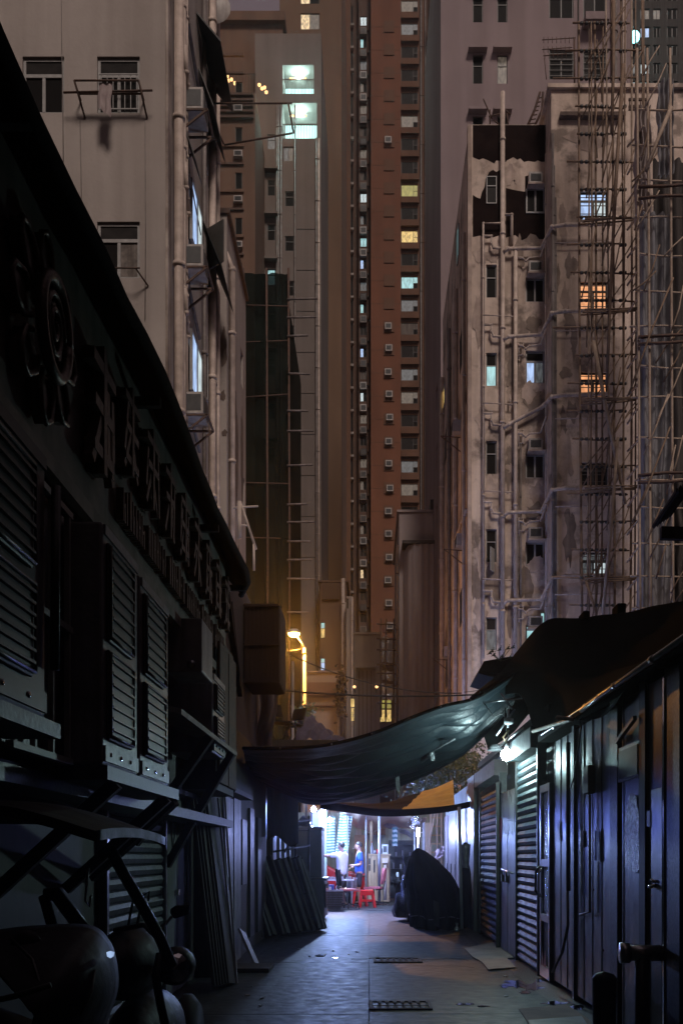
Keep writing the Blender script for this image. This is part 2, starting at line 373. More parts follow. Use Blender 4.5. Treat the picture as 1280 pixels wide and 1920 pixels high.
class Bld:
    def __init__(s, name, label, cat, x0, x1, y0, y1, z1, m, z0=0, group=None, parent=None, part='wall'):
        s.b = (x0, x1, y0, y1, z0, z1); s.m = m; s.part = part
        s.o = parent or thing(name, label, cat, ((x0+x1)/2, (y0+y1)/2, 0), group)
        s.h = {'f': [], 'l': [], 'r': []}
    def hole(s, face, a0, a1, z0, z1, deep=None):
        x0, x1, y0, y1, _, _ = s.b
        u = (a0-x0, a1-x0) if face == 'f' else (y1-a1, y1-a0) if face == 'l' else (a0-y0, a1-y0)
        s.h[face].append((u[0], u[1], z0, z1)+((deep,) if deep else ()))
    def win(s, face, a0, a1, z0, z1, style='plain', panes='glass_dark', frame='win_frame', dp=.09, **k):
        x0, x1, y0, y1, _, _ = s.b
        s.hole(face, a0, a1, z0, z1); c = (a0+a1)/2; w = a1-a0; h = z1-z0
        loc, r = {'f': ((c, y0+dp-.03, z0), 0), 'l': ((x0+dp-.03, c, z0), -PI/2), 'r': ((x1-dp+.03, c, z0), PI/2)}[face]
        return window(s.o, loc, w-.01, h-.01, style, panes, frame, r, **k)
    def wpx(s, x0, y0, x1, y1, *a, **k):  # from pixel columns and rows
        Y = s.b[2]; return s.win('f', XX(x0, Y), XX(x1, Y), ZZ(y1, Y), ZZ(y0, Y), *a, **k)
    def finish(s, parapet=0, cap=None):
        x0, x1, y0, y1, z0, z1 = s.b; mb = MB()
        wall(mb, (x0,y0), (x1,y0), z0, z1, s.h['f']); wall(mb, (x0,y1), (x0,y0), z0, z1, s.h['l']); wall(mb, (x1,y0), (x1,y1), z0, z1, s.h['r'])
        mb._a([(x1,y1,z0),(x0,y1,z0),(x0,y1,z1),(x1,y1,z1)], [(0,1,2,3)]); mb._a([(x0,y0,z1),(x1,y0,z1),(x1,y1,z1),(x0,y1,z1)], [(0,1,2,3)])
        mb._a([(x0,y0,z0),(x1,y0,z0),(x1,y1,z0),(x0,y1,z0)], [(3,2,1,0)])
        build(mb, s.part, s.m, s.o)
        if cap: build(MB().box(x0-.12, x1+.12, y0-.12, y1+.12, z1+.003, z1+.003+cap), 'roof_slab', s.m, s.o)
        return s.o
def pipe(parent, pts, r=.06, m='pipe_pale', collars=2.9, name='pipe', n=8):
    pts = [Vector(p) for p in pts]; mb = MB(); mb.tube(pts, r, n)
    for a, b in zip(pts, pts[1:]):
        d = b-a; L = d.length
        if L > collars:
            k = int(L/collars)
            for i in range(k): c = a+d*((i+.5)/k); u = d.normalized()*.04; mb.tube([c-u, c+u], r*1.28, n)
    for p in pts[1:-1]: mb.lathe(p, [(0, -r*1.25), (r*1.05, -r*.7), (r*1.3, 0), (r*1.05, r*.7), (0, r*1.25)], 8)
    return build(mb, name, m, parent)
# ================================================================ ground
g = MB().box(-400, 400, -60, 900, -.6, -.05); struct(build(g, 'ground', 'asphalt'))
fl = struct(build(MB().box(-3.2, 3.4, -6, 34, -.049, -.02), 'alley_floor', 'asphalt'))
sl = {}
ycut = [-6, -1.5, 2.2, 5.1, 8.8, 13.1, 17.4, 21.2, 25.4, 29.6, 34]
for i in range(len(ycut)-1):
    for x0, x1 in ((-3.2, -.006), (.006, 3.4)):
        s = MB().box(x0, x1, ycut[i]+.006, ycut[i+1]-.006, -.019, random.uniform(-.003, .003)); build(s, 'concrete_slab', 'concrete_slab', fl)
for i in range(3):
    struct(build(MB().box(-30, 30, 34+i*20, 54+i*20, -.049, .0-.004*i), 'street', 'asphalt')) if i == 0 else None
# ================================================================ unseen blocks added to shade the alley, behind and beside the camera
for nm, lb, x0, x1, y0, y1, z1 in (
    ('shading_block', 'unseen grey shading block behind the metal shed row', 6.2, 18, -5.8, 18.0, 15),
    ('shading_block', 'unseen grey shading block behind the signboard shophouse', -18, -6.0, -5.8, 12.5, 22),
    ('shading_block', 'unseen grey shading block closing the alley end behind the viewer', -16, 16, -17, -6, 27)):
    b = Bld(nm, lb, 'building', x0, x1, y0, y1, z1, 'grey_wall')
    for z in range(3, int(z1)-2, 3):
        if x0 > 0:
            for y in range(int(y0)+3, int(y1)-2, 9): b.win('l', y, y+1.4, z, z+1.4, 'transom', 'glass_dark')
        elif x1 < 0:
            for y in range(int(y0)+3, int(y1)-2, 9): b.win('r', y, y+1.4, z, z+1.4, 'transom', 'glass_dark')
    b.finish()
# ================================================================ B1 pale apartment building with laundry rack
Y1 = 19.3; X1 = -3.95
b = Bld('pale_apartment_building', 'pale plastered building with a laundry rack at its barred window', 'building', -13, X1, Y1, 25.7, 27, 'plaster_pale')
b1 = b.o
for k in range(8):           # floors
    yy = 105+310*(k-2)
    z1_, z0_ = ZZ(yy, Y1), ZZ(yy+106, Y1)
    if z0_ < .5: break
    for a0, a1 in ((42, 120), (182, 262)):
        b.win('f', XX(a0, Y1), XX(a1, Y1), z0_, z1_, 'transom', ['glass_dark', 'curtain' if k == 3 else 'glass_dark', 'glass_grey'], 'win_frame', .08)
for z in (ZZ(345, 22), ZZ(625, 22), ZZ(905, 22)):
    b.win('r', 21.75, 23.1, z-1.35, z, 'double', ['lit_blue', 'lit_white'], 'win_frame', -.06)
for z in (ZZ(70, 23), ZZ(190, 23.5), ZZ(420, 23.7), ZZ(640, 23.7)):
    b.win('r', 23.5, 24.3, z-1.2, z, 'double', 'glass_dark', 'win_frame', .0)
b.finish(cap=.3)
sx = X1+.09
build(MB().box(X1-.01, X1+.05, Y1+.02, Y1+.35, 0, 26.9), 'corner_strip', 'plaster_side', b1)
pipe(b1, [(X1+.14, 19.95, 0), (X1+.14, 19.95, 26.5)], .10, n=10)
for y, r, m in ((20.45, .05, 'pipe_grey'), (20.7, .055, 'pipe_pale'), (20.85, .04, 'pipe_grey'), (20.98, .05, 'pipe_pale'), (23.35, .05, 'pipe_grey'), (24.55, .085, 'pipe_pale'), (24.9, .05, 'pipe_grey'), (25.4, .06, 'pipe_pale')):
    pipe(b1, [(sx, y, 0), (sx, y, 26.4)], r, m)
for z in (20.8, 17.6, 12.6, 9.4, 15.2):
    pipe(b1, [(sx+.06, 20.5, z+.5), (sx+.06, 20.7, z+.1), (sx+.04, 20.9, z), (sx+.04, 21.0, z-.25), (X1, 21.1, z-.3)], .05, 'pipe_pale')
    pipe(b1, [(sx+.0, 21.05, z-1.1), (sx-.03, 21.4, z-1.5), (sx-.04, 22.9, z-1.9)], .04, 'pipe_grey')
for z in (17.1, 13.8, 10.7): # AC cages on the alley side
    c = build(MB().box(X1+.02, X1+.46, 20.9, 21.6, z, z+.45), 'air_conditioner', 'ac_body', b1)
    build(MB().box(X1+.463, X1+.475, 20.98, 21.5, z+.06, z+.4), 'intake_grille', 'ac_dark', c)
    build(MB().box(X1+.06, X1+.42, 20.893, 20.898, z+.06, z+.4), 'side_grille', 'ac_dark', c)
    f = MB()
    for p, q in (((0,20.85,z-.06),(.56,20.85,z-.06)), ((0,21.66,z-.06),(.56,21.66,z-.06)), ((.56,20.85,z-.06),(.56,21.66,z-.06)), ((.56,20.85,z-.06),(0,20.85,z-.5)), ((.56,21.66,z-.06),(0,21.66,z-.5))):
        f.beam((X1+p[0], p[1], p[2]), (X1+q[0], q[1], q[2]), .04, .04)
    build(f, 'bracket', 'rust', b1)
def slope_awning(parent, x, y0, y1, z, out, drop, m):
    a = build(MB().prism([(x, y0, z), (x+out, y0, z-drop), (x+out, y0, z-drop-.05), (x, y0, z-.05)], (0, y1-y0, 0)), 'window_awning', m, parent)
    return a
slope_awning(b1, X1+.01, 22.7, 24.9, ZZ(40, 23), .55, .65, 'black_metal')
slope_awning(b1, X1+.01, 20.9, 21.7, 16.95, .3, .9, 'win_frame_dark')
slope_awning(b1, X1+.01, 23.2, 25.2, 16.4, .5, 1.2, 'glass_grey')
slope_awning(b1, X1+.01, 23.0, 24.9, ZZ(185, 24), .35, .9, 'win_frame_dark')
# open casements
build(MB().beam((X1+.02, 24.0, 16.0), (X1+.5, 23.6, 16.0), .03, 1.0), 'open_casement', 'win_frame_dark', b1)
# long drying rods reaching over the alley
rk = MB(); zA, zB = ZZ(193, 24), ZZ(249, 24)
rk.tube([(X1, 24, zA), (-1.85, 24, zA)], .022); rk.tube([(X1+.4, 24.4, zB), (-1.85, 24, zB)], .022); rk.tube([(-1.95, 24, zA), (-1.82, 24, zB)], .022); rk.tube([(X1+.02, 24, zA-.1), (X1+.4, 24.4, zB)], .022)
tag(build(rk, 'drying_frame', 'rust'), 'long rusty metal drying frame reaching out over the alley', 'drying rack')
# laundry rack at the upper window
lr = thing('laundry_rack', 'rusty laundry rack holding a pale cloth under the barred window', 'laundry rack', P(222, 200, Y1))
r = MB(); zt, zb = ZZ(184, Y1), ZZ(210, Y1); xa, xb = XX(152, Y1), XX(270, Y1)
for z, yy in ((zt, Y1-.45), (zt-.1, Y1-.25)): r.tube([(xa, yy, z), (xb, yy, z)], .018)
r.tube([(XX(128, Y1), Y1-.3, ZZ(195, Y1)), (XX(292, Y1), Y1-.3, ZZ(191, Y1))], .02)
for x in (xa, xb): r.tube([(x, Y1-.45, zt), (x, Y1-.02, zt-.05)], .018); r.tube([(x, Y1-.45, zt), (x+(.06 if x == xb else .08), Y1-.01, zb-.12)], .02)
build(r, 'frame', 'rust', lr)
def clothfn(x0, x1, y, zt, zb, amp=.02, k=9, ph=0, slant=0):
    return lambda u, v: (x0+(x1-x0)*u+slant*v+.01*math.sin(v*9), y+amp*math.sin(u*k+ph+v)*(.3+v), zt+(zb-zt)*v*(1-.12*math.sin(u*4+ph)))
tag(build(MB().grid(clothfn(XX(196, Y1), XX(220, Y1), Y1-.42, zt-.02, zt-.58, .03, 12, 1, -.03), 10, 10, Vector((0, .008, 0))), 'hanging_cloth', 'laundry'), 'pale pink cloth drooping from the laundry rack', 'cloth')
r = MB(); z = ZZ(522, Y1)
r.tube([(XX(222, Y1), Y1-.35, z), (XX(270, Y1), Y1-.35, z)], .016); r.tube([(XX(262, Y1), Y1-.35, z), (XX(278, Y1), Y1-.01, z-.15)], .016); r.tube([(XX(222, Y1), Y1-.35, z), (XX(222, Y1), Y1-.01, z)], .016)
tag(build(r, 'laundry_rack', 'rust'), 'bare rusty rack under the curtained window', 'laundry rack')
wb = thing('security_bars', 'dark barred cage in the window above the laundry rack', 'window bars', P(222, 210, Y1-.02))
g = MB()
for i in range(7): x = XX(190+i*11, Y1); g.box(x, x+.014, Y1-.03, Y1-.016, ZZ(208, Y1), ZZ(142, Y1))
for y_ in (142, 175, 207): g.box(XX(186, Y1), XX(260, Y1), Y1-.045, Y1-.031, ZZ(y_, Y1), ZZ(y_, Y1)+.02)
build(g, 'bar', 'win_frame', wb)
# satellite dish
d = MB().lathe((0,0,0), [(0.02, .0), (.2, .03), (.36, .11), (.38, .12)], 18, 'y'); 
dd = thing('satellite_dish', 'pale satellite dish on the roofline of the pale building', 'satellite dish', P(402, 18, 25)); d.v = [(x+P(404, 14, 25).x, y+24.9, z+P(404, 14, 25).z) for x, y, z in d.v]
build(d, 'dish', 'ac_body', dd); build(MB().tube([P(404, 14, 25), P(396, 40, 25.2)+Vector((0,.2,0)), P(390, 42, 25.2)+Vector((-.2,.2,0))], .03), 'arm', 'pipe_grey', dd)
# cable down the facade and stain lines
for x0, pts in ((0, ((115, 0), (116, 103), (118, 215), (119, 330))), (1, ((150, 225), (152, 330), (154, 470))), (2, ((272, 225), (273, 420), (272, 600)))):
    tag(build(MB().tube([P(x, y, Y1-.015) for x, y in pts], .008, 5), 'wall_cable', 'pipe_grey'), ('thin cable beside the topmost corner window of the pale building', 'thin cable hanging below the laundry rack', 'thin cable near the corner of the pale building')[x0], 'cable')
# ================================================================ B2 lower peeling building
b = Bld('peeling_building', 'narrow lower building with brown scars in its pale plaster', 'building', -9, -3.68, 25.75, 29.7, 18.0, 'plaster_pale')
b2 = b.o
for y_, z in ((26.7, 15.3), (28.5, 15.0), (28.9, 11.5), (28.9, 8.3)):
    b.win('r', y_, y_+.55, z, z+1.0, 'plain', 'glass_dark', 'win_frame_dark')
for k in range(5): b.wpx(-60, 420+k*190, -20, 500+k*190) if False else None
b.finish()
build(MB().box(-9.05, -3.6, 25.68, 29.8, 18.003, 18.12), 'roof_slab', 'rust', b2)
pipe(b2, [(-3.60, 26.15, 0), (-3.60, 26.15, 16.8), (-3.75, 25.9, 17.1)], .085, 'pipe_pale')
pipe(b2, [(-3.98, 25.66, 0), (-3.98, 25.66, 17.6)], .05, 'pipe_grey')
def scar(parent, face, pts, off, thick=.006, name='plaster_scar', m='plaster_scar'):
    """pts: outline on the wall plane in world (a, z); face 'f' a = x at y off, 'r' a = y at x off"""
    if face == 'f': poly = [(a, off, z) for a, z in pts]; o = (0, -thick, 0)
    elif face == 'r': poly = [(off, a, z) for a, z in pts]; o = (thick, 0, 0)
    else: poly = [(off, a, z) for a, z in pts[::-1]]; o = (-thick, 0, 0)
    return build(MB().prism(poly, o), name, m, parent)
def blob(a, z, ra, rz, n=18, seed=0, rag=.35):
    n = 64
    def nz(x, y, z): return mnoise.noise(Vector((x, y, z)))+.16*mnoise.noise(Vector((x*3.1, y*3.1, z+4)))+.07*mnoise.noise(Vector((x*8, y*8, z+9)))
    return [(a+ra*math.cos(t)*(1+rag*nz(seed*3.1+math.cos(t)*1.7, math.sin(t)*1.7, seed)*1.6), z+rz*math.sin(t)*(1+rag*nz(seed*5.3+math.cos(t)*1.7, math.sin(t)*1.7, 9)*1.6)) for t in [2*PI*i/n for i in range(n)]]
for i, (px, py, rx, ry) in enumerate(((411, 485, 7, 26), (419, 655, 6, 34), (417, 742, 6, 10), (421, 812, 5, 6), (408, 672, 3, 9))):
    scar(b2, 'f', blob(XX(px, 25.75), ZZ(py, 25.75), rx/F*25.75, ry/F*25.75, 14, i), 25.748)
for i, (y_, z, ry, rz) in enumerate(((27.1, 15.0, .25, .9), (27.6, 12.5, .35, 1.4), (27.2, 9.8, .2, .9), (28.8, 13.0, .3, 1.2), (28.0, 9.4, .22, .6))):
    scar(b2, 'r', blob(y_, z, ry, rz, 12, i+7), -3.679)
# roof railing at the lower end of this wall
rl = thing('roof_railing', 'white bent railing above the low shed beside the peeling building', 'railing', (-3.3, 26, 8))
r = MB(); YR = 24
pts = [P(449, 940, YR), P(453, 948, YR), P(480, 1030, YR)]
r.tube(pts, .03); r.tube([P(449, 940, YR), P(449, 1010, YR)], .05); r.tube([P(476, 1020, YR), P(476, 1070, YR)], .03); r.tube([P(437, 952, YR), P(484, 949, YR)], .025); r.tube([P(450, 985, YR), P(466, 985, YR)], .02)
build(r, 'rail', 'pipe_pale', rl)
# ================================================================ B3 brown setback building
Y3 = 64
b = Bld('brown_tower_block', 'brown flat block with a blank rooftop storey and terrace lights', 'building', -22, XX(478, Y3), Y3, 76, ZZ(172, Y3), 'brown_wall')
b3 = b.o; Xr = XX(478, Y3)
for k in range(-1, 14):
    zt = ZZ(240+k*85, Y3)
    b.wpx(441, 238+k*85, 454, 270+k*85, 'plain', 'glass_dark', 'win_frame_dark')
    if k >= 0: ac_box(b3, (XX(447, Y3), Y3, zt+.95), .55, .38, .3)
    for j, dz in enumerate((1.75, .6)): build(MB().box(-21.9, XX(457, Y3), Y3-.14, Y3+.01, zt+dz-.08, zt+dz+.1-.06*j), 'ledge', 'brown_band' if j else 'brown_wall', b3)
for k in range(5): build(MB().box(-21.9, Xr-.1, Y3-.25, Y3+.01, ZZ(178+k*10.5, Y3)-.14, ZZ(178+k*10.5, Y3)), 'louvre_band', 'brown_band', b3)
b.finish()
t = Bld('x', '', '', -24, XX(530, 72), 72, 84, ZZ(45, 72), 'brown_wall', parent=b3, part='rooftop_storey', z0=50.7)
t.finish(); build(MB().box(-24.2, XX(535, 72), 71.6, 84, ZZ(45, 72)+.003, ZZ(28, 72)), 'cornice', 'brown_wall', b3)
zr = ZZ(172, Y3)
r = MB()
for px in range(400, 480, 6): r.box(XX(px, Y3), XX(px, Y3)+.035, Y3+.1, Y3+.135, zr, zr+1.25)
r.box(XX(396, Y3), Xr, Y3+.09, Y3+.14, zr+1.25, zr+1.31); build(r, 'roof_railing', 'rust', b3)
for i, (px, py) in enumerate(((426, 142), (429, 150), (434, 148), (440, 155), (491, 165), (496, 163), (499, 172), (486, 158))):
    ll = thing('festoon_bulb', ('small warm bulb on the roof terrace of the brown block' if i < 4 else 'small warm bulb beside the terrace of the brown block'), 'bulb', P(px, py, Y3+.6), 'terrace bulbs')
    p = P(px, py, Y3+.6); build(MB().lathe(p, [(0, -.12), (.1, -.06), (.11, .03), (0, .12)], 8), 'globe', 'bulb_small', ll)
    build(MB().tube([p+Vector((0,0,.1)), p+Vector((0,0,.3))], .02, 5), 'socket', 'cable', ll)
lamp('terrace_light', P(484, 180, Y3+2)+Vector((.2, -.2, 0)), 90, (1, .5, .15), .2)
lamp('terrace_light', P(440, 158, Y3+2), 30, (1, .55, .2), .2)
# ================================================================ B4 stair tower
Y4 = 70
b = Bld('stair_tower_block', 'grey block with two brightly lit stair landings', 'building', XX(478, Y4), XX(602, Y4), Y4, 84, ZZ(62, Y4), 'grey_wall')
b4 = b.o
def hp(bb, x0, y0, x1, y1, deep): Y = bb.b[2]; bb.hole('f', XX(x0, Y), XX(x1, Y), ZZ(y1, Y), ZZ(y0, Y), deep)
for k, (ya, yb, xb) in enumerate(((121, 175, 588), (192, 259, 594))):
    hp(b, 530, ya, xb, yb, 2.2)
    xa_, xb_ = XX(530, Y4), XX(xb, Y4); za, zb = ZZ(yb, Y4), ZZ(ya, Y4)
    build(MB().box(xa_+.02, xb_-.02, Y4+2.15, Y4+2.17, za+.02, zb-.02), 'landing_wall', 'lit_stair', b4)
    r = MB(); n = 22
    for i in range(n): x = xa_+.04+(xb_-xa_-.1)*i/(n-1); r.box(x, x+.03, Y4+.1, Y4+.13, za, za+1.05)
    r.box(xa_, xb_, Y4+.09, Y4+.14, za+1.05, za+1.11); build(r, 'stair_railing', 'grey_wall', b4)
    build(MB().box(xa_+(xb_-xa_)*.58, xa_+(xb_-xa_)*.62, Y4+1.9, Y4+1.95, za, za+.9).box(xa_+(xb_-xa_)*.58, xb_-.05, Y4+1.9, Y4+1.95, za+.9, za+.95).box(xa_+(xb_-xa_)*.66, xb_-.3, Y4+1.85, Y4+1.93, za, za+.62), 'doorway', 'dark_grey_wall', b4)
    tb = build(MB().cyl((xa_+.4, Y4+.9, zb-.25), .06, 1.2, 8, axis='x'), 'tube_lamp', 'bulb_small', b4); lamp('landing_light', ((xa_+xb_)/2, Y4+.8, zb-.4), 420, (.55, .95, .9), .2)
b.wpx(501, 251, 516, 279, 'stack', ['lit_dimcool', 'lit_dimcool'], 'win_frame_dark')
b.wpx(531, 274, 550, 301, 'double', ['lit_dimcool', 'lit_dim'], 'win_frame_dark')
for k in range(7):
    y0 = 336+k*84
    b.wpx(501, y0, 516, y0+30, 'stack', 'glass_dark' if k != 2 else ['lit_cyan', 'lit_cyan'], 'win_frame_dark'); b.wpx(534, y0+22, 551, y0+50, 'stack', 'glass_dark', 'win_frame_dark')
    build(MB().box(XX(493, Y4), XX(521, Y4), Y4-.5, Y4+.01, ZZ(y0-14, Y4)-.05, ZZ(y0-14, Y4)+.06), 'window_hood', 'grey_wall', b4)
b.finish()
build(MB().box(XX(478, Y4), XX(527, Y4), Y4-.45, Y4-.003, 0, ZZ(480, Y4)), 'bay', 'dark_grey_wall', b4) if False else None
for px, r_, m in ((522, .09, 'pipe_grey'), (527, .07, 'pipe_grey'), (553, .05, 'pipe_grey'), (594, .10, 'pipe_grey'), (598, .06, 'pipe_pale'), (519, .05, 'pipe_grey')):
    pipe(b4, [(XX(px, Y4), Y4-.16, 2), (XX(px, Y4), Y4-.16, ZZ(200 if px < 560 else 262, Y4))], r_, m)
for k in range(9): build(MB().box(XX(556, Y4), XX(594, Y4), Y4-.02, Y4+.001, ZZ(430+k*77, Y4), ZZ(430+k*77, Y4)+.05), 'seam', 'dark_grey_wall', b4)
b = Bld('rear_brown_tower', 'brown tower rising behind the stair block with one lit corner window', 'building', XX(524, 82), XX(640, 82), 82, 100, 82, 'tower_buff')
for z0p, pm in ((24, ['lit_warm', 'lit_dim']), (-24, ['lit_warm', 'glass_dark']), (72, 'glass_dark')):
    if z0p < 60: b.wpx(563, z0p, 599, z0p+30, 'double', pm, 'win_frame_dark')
b.finish()
# ================================================================ green netted scaffold in front of the stair tower
YN = 44
gs = thing('netted_scaffold', 'dark green netted scaffold with pale rods beside the peeling building', 'scaffold', (XX(500, YN), YN, 0))
def netfn(x0, x1, y, z0, z1, amp, seed): return lambda u, v: (x0+(x1-x0)*u, y+amp*nz(u*3, v*14, seed)+amp*.4*nz(u*9, v*40, seed), z0+(z1-z0)*v)
build(MB().grid(netfn(XX(440, YN), XX(541, YN), YN, 2, ZZ(512, YN), .35, 3), 16, 60), 'net', 'green_net', gs)
build(MB().grid(lambda u, v: (XX(541, YN), YN+8*u, 2+(ZZ(560, YN)-2)*v+.2*nz(u*3, v*8)), 8, 40), 'net', 'green_net', gs)
for px in (457, 500, 541): build(MB().tube([(XX(px, YN), YN-.1, 0), (XX(px, YN)+.05, YN-.1, 14), (XX(px, YN), YN-.1, ZZ(505, YN))], .05, 6), 'upright', 'rust', gs)
rod = None
for k, py in enumerate((561, 595, 630, 700, 770, 808, 873, 946, 979, 1015, 1050, 1085, 1148)):
    p = P(538, py, YN-.15); q = P(580+random.uniform(-6, 16), py+random.uniform(-2, 2), YN-.15)
    build(MB().tube([p, q], .045, 6), 'outrigger', 'pipe_grey', gs)
for py in (571, 640, 742, 905, 1010, 1180): build(MB().tube([P(440, py+random.uniform(-4, 4), YN-.12), P(541, py+random.uniform(-4, 4), YN-.12)], .03, 5), 'ledger', 'rust', gs)
# ================================================================ B5 the great red brown tower
T = thing('high_rise_tower', 'very tall red brown residential tower filling the gap of the sky', 'building', (0, 130, 0))
def wing(px0, px1, Y, m, name='wing', py=-60, depth=24, x1=None):
    return Bld('x', '', '', XX(px0, Y), x1 if x1 is not None else XX(px1, Y), Y, Y+depth, ZZ(py, Y), m, parent=T, part=name)
wg = wing(598, 634, 118, 'tower_buff'); wg.finish()
for k in range(30): build(MB().box(XX(600, 118), XX(602.5, 118), 117.9, 118.01, ZZ(20+k*48, 118)-1.4, ZZ(20+k*48, 118)), 'recess_slot', 'tower_dark', T)
wg = wing(634.3, 657, 121, 'tower_brown'); wg.finish()
wg = wing(657, 674, 122.5, 'tower_dark')
for k in range(28):
    y0 = 10+k*42.5
    wg.wpx(657.5, y0, 661.5, y0+34, 'plain', 'glass_dark', 'win_frame_dark')
    for q in (658, 661): build(MB().box(XX(q, 122.5), XX(q+1.6, 122.5), 122.1, 122.5, ZZ(y0+41, 122.5), ZZ(y0+37, 122.5)), 'sleeve', 'ac_body', T)
wg.finish()
wg = wing(672, 696, 121.5, 'tower_dark')
litset = {0: 'lit_white', 1: 'lit_cyan', 2: 'lit_dimcool', 4: 'lit_dim', 6: 'lit_dim', 8: 'lit_white', 9: 'lit_dimcool', 10: 'lit_cyan', 11: 'lit_blue', 12: 'lit_dimcool', 13: 'lit_cyan', 15: 'lit_blue', 17: 'lit_white', 21: 'lit_dim', 25: 'lit_warm'}
for k in range(28):
    y0 = 30+k*41.5
    pn = litset.get(k, random.choice(['glass_grey', 'glass_dark', 'lit_dim', 'glass_dark', 'curtain']))
    wg.wpx(675, y0, 687.5, y0+17, 'double', [pn, 'glass_dark' if k % 2 else pn], 'win_frame_dark')
    ac_box(T, (XX(681, 121.5), 121.5, ZZ(y0+38, 121.5)), .80, .85, .45, m=('grey_wall', 'ac_body', 'pipe_grey', 'win_frame', 'dark_grey_wall', 'grey_wall', 'pipe_grey')[k*5 % 7])
    build(MB().box(XX(688.6, 121.5), XX(691, 121.5), 121.2, 121.5, ZZ(y0+30, 121.5), ZZ(y0+8, 121.5)), 'fin', 'tower_brown', T)
wg.finish()
for k in (1, 10, 14, 16, 25):      # pale side returns catching window light
    y0 = 30+k*41.5
wg = wing(695, 751, 120, 'tower_red', x1=XX(751, 120))
wg.finish()
for k in range(29): build(MB().box(XX(695.2, 120), XX(750.8, 120), 119.985, 120.01, ZZ(50+k*43.3, 120), ZZ(50+k*43.3, 120)+.07), 'floor_joint', 'tower_brown', T)
ds = MB().box(-.62, .62, -.1, .0, 0, 1.35); dsm = ds.mesh('tower_brown')
for k in range(28):
    p = P(729, 60+k*43.3, 120); link('sleeve_panel', dsm, T, (p.x, 120, p.z))
    if k > 12 or k in (5,): ac_box(T, (p.x+random.uniform(-.12, .12), 119.9, p.z+.3+random.uniform(-.15, .1)), .8, .75, .35, m='ac_body')
wg = wing(751, 786, 124, 'tower_brown')
lw = {8: 'lit_lime', 10: 'lit_yellow', 5: 'lit_dim', 12: 'lit_cyan', 1: 'lit_dimcool', 13: 'lit_dimcool', 0: 'lit_dim', 16: 'lit_dimcool', 17: 'lit_dim', 20: 'lit_dimcool', 21: 'lit_dim'}
for k in range(23):
    y0 = 0+k*43.2; pn = lw.get(k, random.choice(['glass_grey', 'curtain', 'glass_dark', 'glass_grey']))
    wg.wpx(751.8, y0, 783, y0+22, 'side', [pn, 'glass_dark' if pn not in ('lit_lime', 'lit_yellow') else pn, pn], 'win_frame_dark')
    build(MB().box(XX(751.3, 124), XX(785, 124), 123.6, 124, ZZ(y0+37, 124), ZZ(y0+26, 124)), 'spandrel', 'tower_brown', T)
wg.finish()
wg = wing(786, 830, 128, 'tower_dark'); wg.finish()
for px, r_, m in ((789, .14, 'pipe_grey'), (793, .11, 'tower_brown'), (797, .1, 'pipe_grey'), (806, .08, 'tower_brown')):
    pipe(T, [(XX(px, 127.5), 127.5, 8), (XX(px, 127.5), 127.5, ZZ(-50, 127.5))], r_, m, collars=6)
for i, (px, py, hh) in enumerate(((812, 225, 30), (814, 355, 22), (816, 265, 12), (812, 480, 16), (816, 120, 26), (812, 20, 30), (811, 560, 20), (813, 640, 14), (816, 710, 22))):
    build(MB().box(XX(px-4, 126), XX(px+7, 126), 125, 126.5, ZZ(py+hh, 126), ZZ(py, 126)), 'drying_box', 'black_metal' if i % 3 else 'grey_wall', T)
for py, c_ in ((170, 'lit_blue'), (490, 'lit_warm')):
    build(MB().box(XX(816, 125), XX(818, 125), 124.9, 125, ZZ(py+44, 125), ZZ(py, 125)), 'lit_slot', c_, T)
# ================================================================ B10 grey column building with wrapped shaft
Yc = 56
b = Bld('windowless_grey_block', 'blank grey block with a cloth wrapped shaft on its face', 'building', XX(748, Yc), XX(842, Yc), Yc, 66, ZZ(961, Yc), 'column_grey')
b10 = b.finish(cap=.12)
xa, xb, zt = XX(757, 55), XX(830, 55), ZZ(1020, 55)
def shaft(u, v):
    a = PI*u; x = (xa+xb)/2-(xb-xa)/2*math.cos(a)*(1 if abs(math.cos(a)) < .8 else 1); y = 55.9-1.1*(1-abs(2*u-1)**4)
    return (xa+(xb-xa)*u+.05*nz(v*9, u*2), y+.07*nz(u*6, v*12, 2)+.05*math.sin(u*40), 1+(zt-1)*v-(.25*abs(2*u-1)**6 if v == 1 else 0))
build(MB().grid(shaft, 30, 40), 'wrapped_shaft', 'column_grey', b10)
build(MB().box(xa-.1, xb+.1, 54.7, 55.95, zt-.05, zt+.12), 'shaft_cap', 'dark_grey_wall', b10)
build(MB().box(XX(806, Yc), XX(822, Yc), Yc-.3, Yc+1.2, ZZ(957, Yc), ZZ(940, Yc)), 'roof_tank', 'black_metal', b10)
pipe(b10, [(XX(838, 55), 55.7, 0), (XX(838, 55), 55.7, ZZ(985, 55))], .12, 'pipe_grey')
pipe(b10, [(XX(745, 55), 55.7, 0), (XX(745, 55), 55.7, ZZ(1015, 55))], .07, 'rust')
# antenna frame and white box on neighbouring shafts
wbx = thing('wall_box', 'white wall box with a dangling cable high above the blank grey block', 'utility box', P(817, 838, 60))
build(MB().box(XX(808, 60), XX(825, 60), 59.5, 60, ZZ(848, 60), ZZ(828, 60)), 'body', 'ac_white', wbx); build(MB().tube([P(815, 848, 59.9), P(818, 870, 59.9), P(822, 905, 59.9)], .03, 5), 'cable', 'cable', wbx); build(MB().box(XX(816, 60), XX(818, 60), 60, 66, ZZ(842, 60), ZZ(838, 60)), 'arm', 'rust', wbx)
